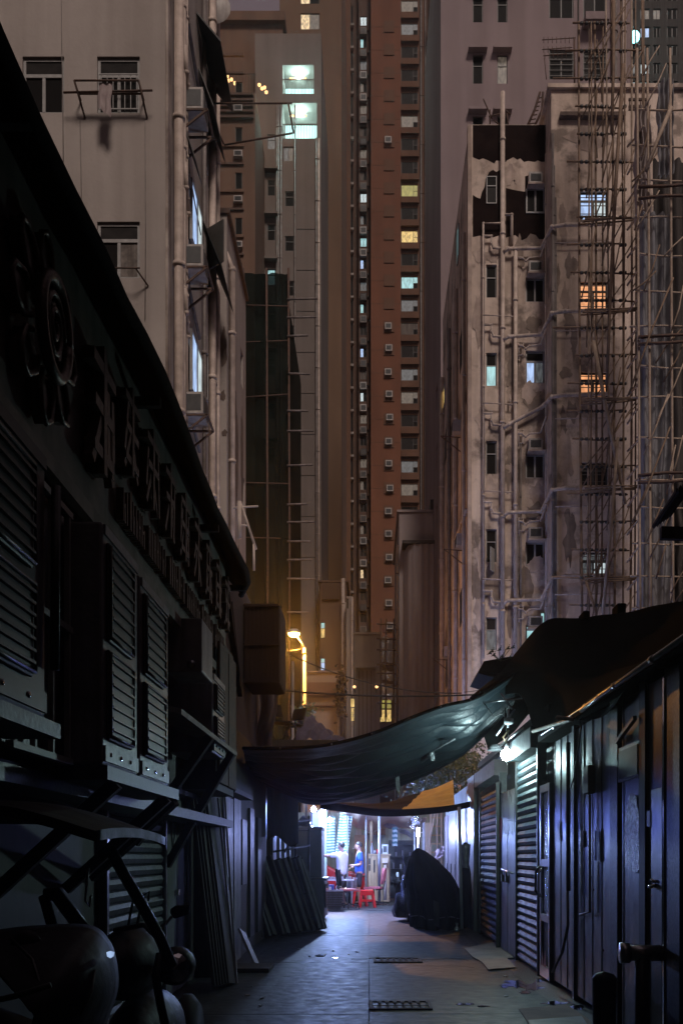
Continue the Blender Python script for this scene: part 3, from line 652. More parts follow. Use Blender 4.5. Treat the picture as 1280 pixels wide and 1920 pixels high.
# ================================================================ B6 mauve building behind
Y6 = 50
b = Bld('mauve_apartment_building', 'tall plain mauve building with small hooded windows', 'building', XX(826, Y6), XX(1182, Y6), Y6, 64, 52, 'plaster_mauve')
b6 = b.o
for k in range(-2, 2):
    y0 = 98+k*115
    for a0, a1, c_ in ((886, 905, 'glass_dark'), (932, 951, 'lit_dim' if k == 0 else 'glass_dark')):
        b.wpx(a0, y0+4, a1, y0+58, 'stack', [c_, 'glass_dark'] if c_ != 'lit_dim' else ['lit_dim', 'lit_dim'], 'win_frame_dark')
        build(MB().box(XX(a0-9, Y6), XX(a1+7, Y6), Y6-.4, Y6+.01, ZZ(y0+1, Y6), ZZ(y0-4, Y6)), 'window_hood', 'plaster_mauve', b6)
    b.wpx(1029, y0-6, 1075, y0+50, 'transom', 'glass_dark', 'win_frame_dark', grille=5 if k == 0 else 0); b.wpx(1093, y0-2, 1136, y0+50, 'double', ['glass_grey', 'glass_dark'], 'win_frame_dark', grille=4 if k == 0 else 0)
    if k == -1:
        c = build(MB().box(XX(1092, Y6), XX(1136, Y6), Y6-.7, Y6-.02, ZZ(56, Y6), ZZ(42, Y6)), 'planter_ledge', 'plaster_mauve', b6)
for k in range(1, 9):
    b.win('l', 52.5, 53.5, 3*k*1.05, 3*k*1.05+1.2)
b.finish()
build(MB().box(XX(1083, Y6)-.02, XX(1085, Y6), Y6-.03, Y6+.01, 0, 50), 'expansion_seam', 'dark_grey_wall', b6)
pipe(b6, [(XX(1150, Y6), Y6-.2, 0), (XX(1150, Y6), Y6-.2, 50)], .13, 'pipe_grey'); pipe(b6, [(XX(1168, Y6), Y6-.2, 0), (XX(1168, Y6), Y6-.2, 50)], .1, 'pipe_pale')
an = thing('rooftop_antenna', 'spiky television antenna over the black painted parapet', 'antenna', P(1075, 170, 33))
r = MB(); r.tube([P(1077, 175, 33), P(1076, 70, 33)], .03)
for py, a0, a1 in ((74, 1016, 1079), (92, 1016, 1072), (104, 1018, 1062)): r.tube([P(a0, py, 33), P(a1, py-4, 33)], .015, 5); [r.tube([P(x, py-6, 33), P(x, py+6, 33)], .01, 4) for x in range(a0+3, a1, 8)]
r.tube([P(1020, 108, 33), P(1024, 148, 33)], .015, 5); build(r, 'aerial', 'rust', an)
an = thing('rooftop_aerial', 'crooked rusty aerial standing on the parapet beside the tall vent pipe', 'antenna', P(920, 232, 33))
r = MB()
for a, c in (((906, 185), (922, 222)), ((918, 205), (918, 232)), ((916, 218), (940, 212)), ((950, 212), (952, 232)), ((944, 203), (956, 214)), ((925, 225), (935, 232))): r.tube([P(*a, 33), P(*c, 33)], .025, 5)
build(r, 'aerial', 'rust', an)
st = thing('roof_stair', 'rusty iron ladder leaning between the two roof levels', 'ladder', P(1005, 215, 34))
r = MB()
for dx in (0, 14): r.tube([P(988+dx, 236, 34), P(1002+dx, 205, 34), P(1012+dx*.4, 172, 34)], .04, 6)
for i in range(7): r.tube([P(989+i*3, 232-i*8, 34), P(1002+i*2.2, 230-i*8, 34)], .02, 5)
build(r, 'stair_frame', 'rust', st)
# ================================================================ B7 old tenement with pipes
Y7 = 32; X7 = XX(880, Y7)
b = Bld('old_tenement', 'old peeling tenement with black painted top and tangled drain pipes', 'building', X7, XX(1031, Y7), Y7, 43.6, ZZ(233, Y7), 'plaster_peeled')
b7 = b.o
st_ = {2: ['lit_cyan', 'glass_dark'], 5: ['lit_dimcool', 'glass_grey'], 0: ['glass_grey', 'glass_dark']}
d_ = {2: ['lit_blue', 'glass_grey']}
for k in range(6):
    y0 = 330+k*165.5
    b.wpx(911, y0, 931, y0+(62 if k else 52), 'stack', st_.get(k, 'glass_dark'), 'win_frame', .1 if k else -.005)
    if k == 4: build(MB().beam((XX(926, Y7), Y7-.01, ZZ(y0+60, Y7)), (XX(917, Y7), Y7-.3, ZZ(y0+60, Y7)), .03, .75), 'open_casement', 'win_frame', b7)
    yw = 354+k*165.5
    if k == 2: b.wpx(985, 657, 1021, 718, 'transom', ['lit_blue', 'lit_dimcool', 'glass_dark'], 'win_frame', .1)
    elif k == 5: b.wpx(985, 1172, 1021, 1212, 'double', ['lit_cyan', 'lit_blue'], 'win_frame', .1); b.wpx(1014, 1148, 1021, 1170, 'plain', 'lit_cyan', 'win_frame', .1)
    else: b.wpx(985, yw, 1021, yw+46, 'double' if k != 3 else 'double', 'glass_dark' if k != 3 else 'glass_grey', 'win_frame', .1 if k else -.005)
    if k != 2:
        ac_box(b7, (XX(1002, Y7), Y7, ZZ(yw-3, Y7)), .44, .34, .25)
        build(MB().box(XX(987, Y7), XX(1019, Y7), Y7-.3, Y7+.01, ZZ(yw-2, Y7)-.06, ZZ(yw-2, Y7)-.01), 'ac_shelf', 'plaster_flake', b7)
for y_, z in ((34.5, 18.5), (37, 15.2), (40, 12), (34.5, 9.5), (38, 6), (41.5, 18), (36.5, 12.3), (41, 8.4)):
    b.win('l', y_, y_+.8, z, z+1.2, 'double', 'glass_dark', 'win_frame_dark', .01)
b.win('l', 35.6, 36.3, ZZ(490, 36), ZZ(430, 36), 'double', ['lit_cyan', 'lit_cyan'], 'win_frame', -.02)
b.win('l', 42.2, 43.1, ZZ(760, 42.5), ZZ(725, 42.5), 'plain', ['lit_yellow'], 'win_frame', -.02)
b.finish()
# black painted parapet and patches (paint coats a few millimetres thick)
def ppx(pts, Y=Y7): return [(XX(x, Y), ZZ(y, Y)) for x, y in pts]
scar(b7, 'f', ppx(((886, 234), (1027, 234), (1027, 302), (1015, 303), (1008, 300), (1002, 303), (990, 301), (982, 303), (975, 296), (970, 299), (962, 294), (950, 300), (948, 303), (930, 300), (926, 306), (915, 300), (905, 296), (898, 299), (886, 294))), Y7-.002, .004, 'black_paint', 'black_paint')
scar(b7, 'f', ppx(((886, 365), (894, 370), (900, 372), (903, 360), (908, 350), (910, 335), (917, 322), (924, 318), (930, 322), (938, 318), (938, 440), (926, 444), (912, 447), (900, 441), (886, 444))), Y7-.002, .004, 'black_paint', 'black_paint')
scar(b7, 'f', ppx(((948, 352), (960, 355), (970, 357), (984, 359), (984, 330), (1000, 326), (1003, 345), (1021, 345), (1022, 448), (1010, 448), (1004, 440), (994, 437), (987, 446), (978, 450), (965, 440), (948, 445))), Y7-.002, .004, 'black_paint', 'black_paint')
for i, (px, py, rx, ry, m) in enumerate(((958, 330, 12, 20, 0), (972, 480, 9, 30, 1), (900, 480, 12, 18, 0), (968, 520, 6, 40, 0), (925, 480, 16, 12, 0), (1000, 750, 15, 22, 1), (990, 735, 13, 17, 0), (955, 870, 8, 45, 1), (925, 930, 16, 30, 0), (1000, 610, 14, 22, 1), (1005, 925, 16, 18, 0), (893, 1010, 5, 12, 1), (900, 1050, 10, 40, 0), (893, 1100, 9, 30, 1), (925, 1095, 18, 30, 1), (1005, 1060, 16, 14, 0), (1012, 1080, 8, 9, 0), (985, 1100, 14, 30, 1), (900, 1150, 11, 25, 0), (960, 690, 9, 45, 1), (905, 790, 12, 26, 0), (1000, 960, 17, 14, 1), (960, 1150, 9, 40, 1), (895, 600, 8, 50, 0), (960, 880, 10, 12, 0))):
    scar(b7, 'f', blob(XX(px, Y7), ZZ(py, Y7), rx/F*Y7, ry/F*Y7, 20, i, .5), Y7-.008-.0004*i, .004, 'peeled_patch', 'stain_patch' if m else 'plaster_flake')
for i, (y_, z, ry, rz) in enumerate(((34, 16, .9, 1.5), (37, 13, 1.2, 2), (33.5, 8, .8, 1.6), (39, 17, 1, 1.3))):
    scar(b7, 'l', blob(y_, z, ry, rz, 18, i+30, .5), X7-.002, .004, 'peeled_patch', 'plaster_flake')
build(MB().box(X7-.06, X7+.06, Y7-.06, Y7+.2, 0, ZZ(235, Y7)), 'corner_strip', 'plaster_flake', b7)
yo = Y7-.16
pipe(b7, [P(942, 1235, yo), P(942, 172, yo)], .075)
pipe(b7, [P(942, 402, yo), P(959, 402, yo), P(959, 460, yo)], .05)
pipe(b7, [P(966, 1235, yo-.02), P(966, 466, yo-.02)], .065)
pipe(b7, [P(1024, 1235, yo), P(1024, 288, yo)], .05)
pipe(b7, [P(1029, 1235, yo-.1), P(1029, 470, yo-.1)], .03, 'pipe_grey')
pipe(b7, [P(906, 1235, yo), P(906, 418, yo), P(941, 418, yo)], .035)
pipe(b7, [P(976, 1235, yo), P(976, 830, yo)], .025, 'pipe_grey'); pipe(b7, [P(956, 760, yo), P(956, 740, yo)], .03)
for k in range(5):
    y0 = 462+k*165; dx = (0, 0, 6, 0, 0)[k]
    s = (3, 0, -28, 2, 2)[k]
    pipe(b7, [P(944, y0+10, yo-.06), P(952, y0+4, yo-.06), P(1014, y0+s, yo-.06), P(1034, y0-40+max(s, -8), yo-1.1), P(1060, y0-44+max(s, -8), yo-1.2), P(1150, y0-46+max(s, -8), yo-1.2)], .06, collars=1.2)
    pipe(b7, [P(971, y0+20, yo-.04), P(979, y0+21, yo-.04), P(985, y0+27, yo-.04), P(992, y0+21, yo-.04), P(1013, y0+19, yo-.04), P(1024, y0-12, yo-.7)], .032, collars=9)
    pipe(b7, [P(906, y0-20+k*1.5, yo), P(921, y0-20+k*1.5, yo), P(921, y0-6+k, yo), P(925, y0+2+k, yo), P(940, y0+3+k, yo)], .04, collars=9)
    if k: pipe(b7, [P(972, y0+45, yo), P(972, y0+15, yo), P(980, y0+15, yo), P(980, y0+38, yo), P(966, y0+40, yo)], .028, collars=9)
    pipe(b7, [P(905, y0+128, yo-.03), P(962, y0+131, yo-.03)], .02, collars=9)
for y_, r_, m in ((32.9, .06, 'pipe_pale'), (36.2, .09, 'pipe_pale'), (38.9, .07, 'pipe_grey'), (42.9, .10, 'pipe_pale')):
    pipe(b7, [(X7-.1, y_, 0), (X7-.1, y_, 22)], r_, m)
pipe(b7, [P(880, 955, 32.3)+Vector((-.1,0,0)), (X7-.15, 35.5, ZZ(985, 34))], .05)
for y_, z in ((33.6, 11.8), (35.2, 16.3), (39.2, 9.2), (37.2, 6.7)):
    ac_box(b7, (X7, y_, z), .55, .4, .3, -PI/2)
    r = MB(); r.tube([(X7, y_, z-.1), (X7-.7, y_, z-.05)], .02, 5); r.tube([(X7, y_, z-.6), (X7-.7, y_, z-.05)], .02, 5); build(r, 'bracket', 'rust', b7)
# projecting bay
b = Bld('bay_tenement', 'projecting peeling tenement bay behind the bamboo, with lit barred windows', 'building', XX(1033, 31), 10.2, 31, 44, ZZ(168, 31), 'plaster_bay')
b8 = b.o
for py0, py1, pm, g in ((358, 411, ['lit_blue', 'lit_white'], 3), (528, 581, ['lit_orange'], 5), (697, 744, ['lit_orange'], 4), (867, 912, ['glass_grey'], 3), (1035, 1087, ['lit_dimcool', 'lit_white'], 4)):
    b.wpx(1086, py0, 1139, py1, 'transom', pm, 'win_frame_dark', .1, grille=g)
b.finish(cap=.12)
build(MB().box(XX(1048, 31), XX(1170, 31), 30.8, 31.01, ZZ(224, 31), ZZ(217, 31)), 'ledge', 'plaster_scar', b8)
for i, (px, py, rx, ry, m) in enumerate(((1065, 600, 9, 30, 1), (1060, 560, 8, 25, 0), (1075, 640, 7, 30, 1), (1055, 790, 7, 25, 1), (1072, 770, 10, 18, 1), (1060, 860, 14, 50, 0), (1052, 950, 10, 30, 0), (1068, 1010, 12, 50, 1), (1060, 700, 12, 10, 1), (1055, 420, 8, 40, 0), (1100, 260, 38, 18, 0), (1070, 500, 10, 25, 1), (1045, 520, 4, 30, 1), (1055, 1130, 10, 25, 0))):
    scar(b8, 'f', blob(XX(px, 31), ZZ(py, 31), rx/F*31, ry/F*31, 20, i+60, .5), 30.998-.0004*i, .004, 'peeled_patch', 'stain_patch' if m else 'plaster_flake')
for k in range(3): pipe(b8, [P(1036+k*3, 1235, 30.86), P(1036+k*3, 250+60*k, 30.86)], .025 if k else .04, 'pipe_grey')
for z in range(1, 6): pipe(b8, [P(1040, 290+z*165, 30.84), P(1150, 288+z*165, 30.84)], .02, collars=9)
# ================================================================ B11 far block at the corner with lamp
Yf = 66
b = Bld('far_corner_block', 'distant block with scattered lit kitchens beyond the bamboo scaffold', 'building', XX(1172, Yf), XX(1330, Yf), Yf, 78, 62, 'dark_grey_wall')
for k in range(-1, 6):
    y0 = 15+k*34
    for j, (a0, a1) in enumerate(((1180, 1192), (1200, 1218), (1224, 1238), (1250, 1270))):
        pn = {(3, 1): 'lit_white', (4, 0): 'lit_white', (4, 1): 'lit_cyan', (0, 1): 'lit_dim', (1, 1): 'lit_blue', (3, 0): 'lit_dimcool', (0, 2): 'lit_dim'}.get((k, j), 'glass_dark')
        b.wpx(a0, y0, a1, y0+20, 'double', pn, 'win_frame_dark')
b.finish()
fl_ = thing('balcony_floodlight', 'glaring cyan floodlight high beyond the bamboo scaffold', 'floodlight', P(1189, 70, 64))
p = P(1189, 69, 64); build(MB().lathe(p, [(0, -.3), (.3, -.15), (.33, .1), (.2, .3), (0, .34)], 12), 'lens', 'lit_floodlight' if 'lit_floodlight' in M else 'bulb_white', fl_); build(MB().box(p.x-.35, p.x+.35, 64.4, 66, p.z-.1, p.z+.1), 'arm', 'black_metal', fl_)
lamp('floodlight_beam', p+Vector((0, -.6, 0)), 60, (.5, 1, 1), .3)
# ================================================================ bamboo scaffold
S = thing('bamboo_scaffold', 'tall lashed bamboo scaffold standing before the projecting tenement bay', 'scaffold', (XX(1140, 29), 29, 0))
ties = MB()
def pole(a, b, r=.035, m='bamboo', par=None):
    a = Vector(a); b = Vector(b); n = max(2, int((b-a).length/2.4)); off = Vector((random.uniform(-.05, .05), 0, random.uniform(-.04, .04)))
    pts = [a.lerp(b, i/n)+off*math.sin(PI*i/n) for i in range(n+1)]
    build(MB().tube(pts, r*1.08, 6, r*.86), 'bamboo_pole', m, par or S)
vx = [1090, 1099, 1108, 1119, 1128, 1137, 1149, 1163, 1171, 1180, 1192, 1200, 1209]
for i, px in enumerate(vx): pole(P(px+random.uniform(-6, 6), 1210, 29-.1*(i%3)), P(px+random.uniform(-6, 6), -30 if i > 4 else 40, 29-.1*(i%3)), .036 if i % 3 == 0 else .026, 'bamboo_pale' if i % 4 == 1 else 'bamboo')
for i, py in enumerate(range(-10, 1180, 52)):
    a0 = 1078+random.uniform(-18, 10) if i % 3 else 1062-random.uniform(0, 20)*0-(random.random() < .4)*26; a1 = 1185+random.uniform(-20, 25)
    pole(P(a0, py, 28.85), P(a1, py+random.uniform(-3, 5), 28.85), .026)
    for px in vx[:9]:
        c = P(px, py+1, 28.83); ties.lathe(c, [(0, -.05), (.052, -.03), (.055, .03), (0, .05)], 6)
for i in range(44):
    py = 40+i*26+random.uniform(-9, 9); pole(P(random.choice(vx[:6]), py+70, 28.7), P(random.choice(vx[2:]), py-40-random.uniform(0, 60), 28.7), .02)
pole(P(1112, 640, 28.6), P(1172, 945, 28.6), .055, 'bamboo_pale'); pole(P(1098, 1090, 28.6), P(1118, 1160, 28.6), .04)
pole(P(1150, 0, 28.6), P(1146, 250, 28.6), .05); pole(P(1168, 120, 28.5), P(1137, 720, 28.5), .05); pole(P(1128, 1170, 28.5), P(1158, 820, 28.5), .05, 'bamboo_pale')
for py in (420, 590, 758, 925, 1095):
    for j in range(3): pole(P(1088+j*4, py-j*5, 28.75-.1*j), P(1192+j*6, py-8-j*3, 28.75-.1*j), .026)
for i in range(18): # stub poles pointing out of the netting
    py = 250+i*52; pole(P(1176, py+24, 28.2), P(1206, py-14, 26.6), .03, 'bamboo_pale')
build(ties, 'lashing', 'ac_dark', S, stuff=True)
# second scaffold with hanging sheets, nearer
S2 = thing('sheeted_scaffold', 'bamboo scaffold hung with long grey sheets beside the far block', 'scaffold', (XX(1240, 26), 26, 0))
def sheet(px0, px1, py0, py1, Y, seed, m='netting'):
    x0, x1, z0, z1 = XX(px0, Y), XX(px1, Y), ZZ(py1, Y), ZZ(py0, Y)
    return build(MB().grid(lambda u, v: (x0+(x1-x0)*u+.06*nz(v*5, seed), Y+.10*math.sin(u*22+seed+nz(v*4, u)*2)+.12*nz(u*4, v*7, seed), z1+(z0-z1)*v), 26, 40), 'sheet', m, S2)
sheet(1196, 1256, 400, 1210, 26, 1); sheet(1190, 1218, 200, 420, 27, 2, 'column_grey'); sheet(1232, 1262, 150, 330, 26.6, 3); sheet(1222, 1300, 300, 1000, 27.6, 4, 'dark_grey_wall'); sheet(1256, 1310, 900, 1210, 26.2, 5, 'dark_grey_wall')
for py in (204, 271, 335, 408, 475, 545, 612, 685, 745, 820, 900, 950, 1018, 1080, 1140): pole(P(1185+random.uniform(-5, 12), py, 25.7), P(1300, py+random.uniform(-3, 6), 25.7), .026, 'bamboo_pale', S2)
for px in (1200, 1219, 1262, 1290): pole(P(px, 1230, 25.6), P(px-6, 90, 25.6), .036, 'bamboo_pale', S2)
for i in range(26):
    py = 110+i*42+random.uniform(-12, 12); px = random.uniform(1180, 1262); pole(P(px, py+random.uniform(25, 70), 25.5), P(px+random.uniform(12, 50), py-random.uniform(0, 45), 25.45), .02, random.choice(['bamboo', 'bamboo_pale']), S2)
pole(P(1258, 200, 25.4), P(1210, 320, 25.4), .05, 'bamboo_pale', S2); pole(P(1185, 980, 25.4), P(1256, 800, 25.4), .025, 'bamboo', S2); pole(P(1178, 740, 25.4), P(1262, 520, 25.4), .025, 'bamboo', S2)
for py in (350, 372, 632, 645, 892, 905): pole(P(1196, py, 25.5), P(1300, py-6, 25.3), .04, 'rust', S2)
scn = thing('rusty_window_cage', 'small dark ledge with cage jutting out above the bamboo', 'window cage', P(1195, 195, 30))
r = MB()
for py in (186, 199, 204): r.beam(P(1178, py, 30), P(1214, py, 30), .06, .06)
for px in (1180, 1190, 1200, 1210): r.beam(P(px, 186, 30), P(px, 204, 30), .03, .03)
build(r, 'cage', 'rust', scn)
# dark eave poking in
ev = thing('corrugated_eave', 'black corrugated eave jutting in over the sheeted scaffold', 'roof', P(1250, 990, 15))
a, c = P(1221, 992, 15), P(1300, 920, 14)
build(MB().grid(lambda u, v: (a.x+(c.x-a.x)*u+.0, a.y-1.2*v, a.z+(c.z-a.z)*u+.03*math.sin(u*40)+.12*v), 40, 3, .03, False), 'roof_sheet', 'canopy_black', ev)
build(MB().beam(P(1238, 1000, 14.6), P(1310, 1002, 14.6), .1, .18), 'beam', 'canopy_black', ev)
# ================================================================ low buildings at the end of the alley
b = Bld('brown_corner_house', 'brown house with two tiny lit windows beside the street lamp', 'building', XX(600, 68), XX(650, 68), 68, 80, ZZ(1092, 68), 'brown_wall')
b.wpx(601, 1167, 609, 1196, 'stack', ['lit_yellow', 'lit_cyan'], 'win_frame_dark'); b.wpx(601, 1234, 609, 1257, 'stack', ['lit_blue', 'lit_cyan'], 'win_frame_dark')
b9 = b.finish(cap=.1); build(MB().box(XX(604, 68), XX(635, 68), 67.8, 67.95, ZZ(1125, 68), ZZ(1094, 68)), 'signboard', 'tower_dark', b9)
pipe(b9, [(XX(643, 67.5), 67.5, 0), (XX(643, 67.5), 67.5, ZZ(1085, 67.5))], .12); pipe(b9, [(XX(647, 67.5), 67.5, 0), (XX(647, 67.5), 67.5, ZZ(1130, 67.5))], .06)
b = Bld('pale_pipe_house', 'slim pale house clad in pipes behind the brown corner house', 'building', XX(649, 66), XX(661, 66), 66, 78, ZZ(1118, 66), 'plaster_pale')
b.wpx(649.6, 1122, 653, 1141, 'plain', 'glass_dark'); b.finish()
pipe(b.o, [(XX(660, 65.7), 65.7, 0), (XX(660, 65.7), 65.7, ZZ(1120, 65.7))], .07)
b = Bld('cream_low_house', 'cream low building with an arched recess and warm shop light', 'building', XX(662, 72), XX(712, 72), 72, 80, ZZ(1190, 72), 'plaster_pale')
hp(b, 667, 1252, 704, 1392, .7)
b.finish(cap=.15)
for i, px in enumerate((672, 679, 687, 695)): build(MB().box(XX(px, 72), XX(px+1.2, 72), 72.4, 72.69, 0, ZZ(1256, 72)), 'pilaster', 'brown_wall', b.o)
b = Bld('lit_canteen', 'low building with a large yellow lit window grid and hanging plant', 'building', XX(700, 74), XX(750, 74), 74, 82, ZZ(1215, 74), 'brown_wall')
for k, (a0, a1) in enumerate(((704, 711), (712, 722), (723, 734))):
    for y0, y1 in ((1312, 1329), (1330, 1354)): b.wpx(a0, y0, a1, y1, 'plain', 'lit_yellow' if y0 > 1320 else 'lit_lime', 'win_frame_dark')
for y0 in (1262, 1275, 1288, 1300): b.wpx(704.5, y0, 709, y0+10, 'plain', 'lit_yellow', 'win_frame_dark')
b.finish()
sg = thing('hanging_shop_sign', 'narrow upright lit yellow shop sign hung beside the cream house', 'sign', P(661, 1330, 64))
g = MB().box(XX(657.5, 64), XX(664, 64), 63.9, 64, ZZ(1326, 64), ZZ(1311, 64)); build(g, 'panel', 'lit_yellow', sg); build(MB().box(XX(659, 64), XX(661, 64), 63.9, 64, ZZ(1311, 64), ZZ(1306, 64)), 'bracket', 'black_metal', sg)
g = MB()
for i, py in enumerate(range(1329, 1352, 8)):
    x0, x1 = XX(658, 64), XX(664, 64)
    for j, (dz, a, c_) in enumerate(((0, 0, 1), (2.6, .1, .8), (5.2, 0, 1))): g.box(x0+(x1-x0)*a, x0+(x1-x0)*c_, 63.92, 64, ZZ(py+dz+1.3, 64), ZZ(py+dz, 64))
    g.box(x0+.02*(i+1), x0+.06+.02*i, 63.93, 63.99, ZZ(py+6, 64), ZZ(py, 64))
build(g, 'character', 'lit_yellow', sg)
for lb, px, py in (('tiny white lamp beside the hanging yellow sign', 664, 1288), ('tiny white lamp above the yellow lit canteen window', 706, 1288)):
    o = thing('wall_lamp', lb, 'lamp', P(px, py, 63)); build(MB().lathe(P(px, py, 63), [(0, -.1), (.1, -.04), (.1, .04), (0, .1)], 8), 'bulb', 'bulb_small', o); build(MB().tube([P(px, py, 63), P(px, py, 63)+Vector((0, 2.9, .1))], .03, 5), 'arm', 'cable', o)
# small bamboo frame with silver sheets
S3 = thing('small_bamboo_frame', 'small bamboo frame with silvery sheeting beside the blank grey block', 'scaffold', P(725, 1350, 58))
for px in (714, 724, 738): pole(P(px, 1345, 58), P(px, 1160, 58), .05, 'rust', S3)
for py in (1170, 1197, 1218, 1246, 1262, 1285, 1318): pole(P(706, py, 57.9), P(744, py+2, 57.9), .045, 'rust', S3)
for y0, y1 in ((1195, 1242), (1258, 1276), (1282, 1312)): x0, x1, z0, z1 = XX(715, 58.2), XX(741, 58.2), ZZ(y1, 58.2), ZZ(y0, 58.2); build(MB().grid(lambda u, v: (x0+(x1-x0)*u, 58.2+.1*nz(u*5, v*6, y0), z1+(z0-z1)*v+.05*math.sin(u*7)), 10, 10), 'silver_sheet', 'alu', S3)
# grey hut below the lamp
b = Bld('grey_rooftop_hut', 'grey box hut with a dark band behind the lamp post', 'hut', XX(574, 44), XX(640, 44), 44, 50, ZZ(1262, 44), 'grey_wall')
hut = b.finish(cap=.08)
build(MB().box(XX(577, 44), XX(632, 44), 43.7, 43.98, ZZ(1306, 44), ZZ(1282, 44)), 'window_band', 'brown_band', hut)
build(MB().box(XX(574, 44)-.02, XX(641, 44), 43.8, 43.99, ZZ(1326, 44), ZZ(1323, 44)), 'ledge', 'rust', hut)
pipe(hut, [(XX(634, 43.8), 43.8, 0), (XX(634, 43.8), 43.8, ZZ(1270, 43.8))], .06, 'pipe_grey')
vp = thing('clinging_shrub', 'dark dead shrub clinging between the hut and the brown corner house', 'shrub', P(640, 1320, 43))
g = MB()
for i in range(260):
    c = P(638+random.gauss(0, 5), 1300+random.gauss(0, 22), 43+random.uniform(-.3, .3)); d1 = Vector((random.gauss(0,1), random.gauss(0,1), random.gauss(0,1))).normalized()*.1; d2 = d1.cross(Vector((random.gauss(0,1),1,.3))).normalized()*.06
    g._a([c-d1, c+d2, c+d1, c-d2], [(0,1,2,3)])
build(g, 'foliage', 'wood_dark', vp); build(MB().tube([P(640, 1380, 43), P(638, 1330, 43), P(636, 1285, 43)], .05, 6, .02), 'stem', 'wood_dark', vp)
# ================================================================ street lamp
Yl = 38
sl_ = thing('street_lamp', 'lit orange street lamp on a yellow lit post above the stall roofs', 'street lamp', (XX(571, Yl), Yl, 0))
pl = P(571, 1215, Yl)
build(MB().tube([(pl.x, Yl, 0), (pl.x, Yl, pl.z)], .085, 14, .065), 'post', 'pole_lamp', sl_)
build(MB().tube([pl, P(566, 1205, Yl), P(556, 1192, Yl)], .035), 'bracket_arm', 'pole_lamp', sl_)
hd = P(551, 1188, Yl)
build(MB().lathe(hd+Vector((0, 0, .02)), [(0, .16), (.15, .14), (.26, .05), (.24, -.02)], 16), 'lamp_head', 'pole_grey', sl_)
build(MB().lathe(hd+Vector((0, 0, -.02)), [(0, -.11), (.12, -.1), (.2, -.04), (.22, .02)], 16), 'lens', 'bulb_sodium', sl_)
build(MB().tube([(pl.x, Yl, ZZ(1226, Yl)-.03), (pl.x, Yl, ZZ(1226, Yl)+.03)], .1, 14), 'collar', 'black_metal', sl_)
build(MB().tube([(pl.x, Yl, ZZ(1300, Yl)-.03), (pl.x, Yl, ZZ(1300, Yl)+.03)], .09, 14), 'collar', 'black_metal', sl_)
build(MB().tube([P(534, 1223, Yl), P(571, 1216, Yl)], .018, 5), 'stay', 'cable', sl_)
lamp('sodium_light', hd+Vector((0, 0, -.22)), 2600, (1, .40, .055), .12, 'SPOT', (-.42, -.2, -.9), math.radians(164), blend=.35)
lamp('sodium_spill', hd+Vector((0, -.1, -.3)), 460, (1, .42, .06), .12)
# ================================================================ near left: signboard shophouse
XW = -1.55
sh = thing('signboard_shophouse', 'dark shophouse front with bronze lettered fascia under a black canopy', 'building', (-2.2, 6, 0))
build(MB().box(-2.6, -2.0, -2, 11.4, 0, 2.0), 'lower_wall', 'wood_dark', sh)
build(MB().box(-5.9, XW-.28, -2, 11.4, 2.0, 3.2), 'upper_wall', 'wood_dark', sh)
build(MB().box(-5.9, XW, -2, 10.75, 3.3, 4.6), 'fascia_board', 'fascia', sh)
build(MB().box(XW-.001, XW+.05, -2, 10.78, 3.22, 3.30), 'fascia_trim', 'fascia', sh)
build(MB().box(XW-.3, XW-.01, -2, 11.4, 1.72, 1.80), 'floor_ledge', 'black_metal', sh)
# canopy: curved shell, its lip hanging out over the alley
cn = thing('curved_canopy', 'long black curved canopy sweeping out over the bronze letters', 'canopy', (-1.4, 7, 4.4))
def canfn(u, v):      # u along alley, v from wall out to the lip
    y = -1.5+12.75*u; lip = -1.32+.03*math.sin(y*1.3)+.02*nz(y*2, 3)
    x = -3.2+(lip+3.2)*v; top = 4.40+.045*math.sin(y*.9+.5)+.02*nz(y*3); z = top+.75*(1-v)**.6*(1)+.03*nz(y*2, v*4)
    if u > .96: x -= (u-.96)*4*v
    return (x, y, z)
build(MB().grid(canfn, 60, 12, .05), 'shell', 'canopy_black', cn)
build(MB().tube([Vector(canfn(i/30, 1)) for i in range(31)], .035, 8), 'lip', 'canopy_black', cn)
for y in (1.5, 4, 6.5, 9, 11): build(MB().beam((XW+.01, y, 4.36), (-1.36, y, 4.36), .05, .06), 'rib', 'black_metal', cn)
# flower emblem and characters (raised bronze)
sn = thing('bronze_fascia_sign', 'raised bronze flower emblem with large characters and small lettering along the fascia', 'sign', (XW, 7, 3.9))
def S_(y, z, k=0): return Vector((XW+.012+k, y, z))
ec = (4.56, 3.82)
g = MB()
g.tube([S_(ec[0]+.19*math.cos(a), ec[1]+.22*math.sin(a), .10) for a in [2*PI*i/28 for i in range(29)]], .028, 7)
build(g, 'emblem_ring', 'letter_bronze', sn)
g = MB(); g.tube([S_(ec[0]+(.13-.0019*i)*math.cos(i*.23), ec[1]+(.17-.0025*i)*math.sin(i*.23), .10) for i in range(62)], .014, 6); build(g, 'emblem_spiral', 'letter_bronze', sn)
for k in range(8):
    a = 2*PI*k/8; ca, sa = math.cos(a), math.sin(a)
    def pe(r, t): return S_(ec[0]+(r*ca-t*sa)*1.12, ec[1]+(r*sa+t*ca)*1.1, .06)
    g = MB(); pts = [pe(.19, -.05), pe(.26, -.085), pe(.36, -.06), pe(.40, 0), pe(.36, .06), pe(.26, .085), pe(.19, .05)]
    g.tube(pts, .014, 6); g.prism([p-Vector((.055, 0, 0)) for p in pts], (.045, 0, 0)); build(g, 'petal', 'letter_bronze', sn)
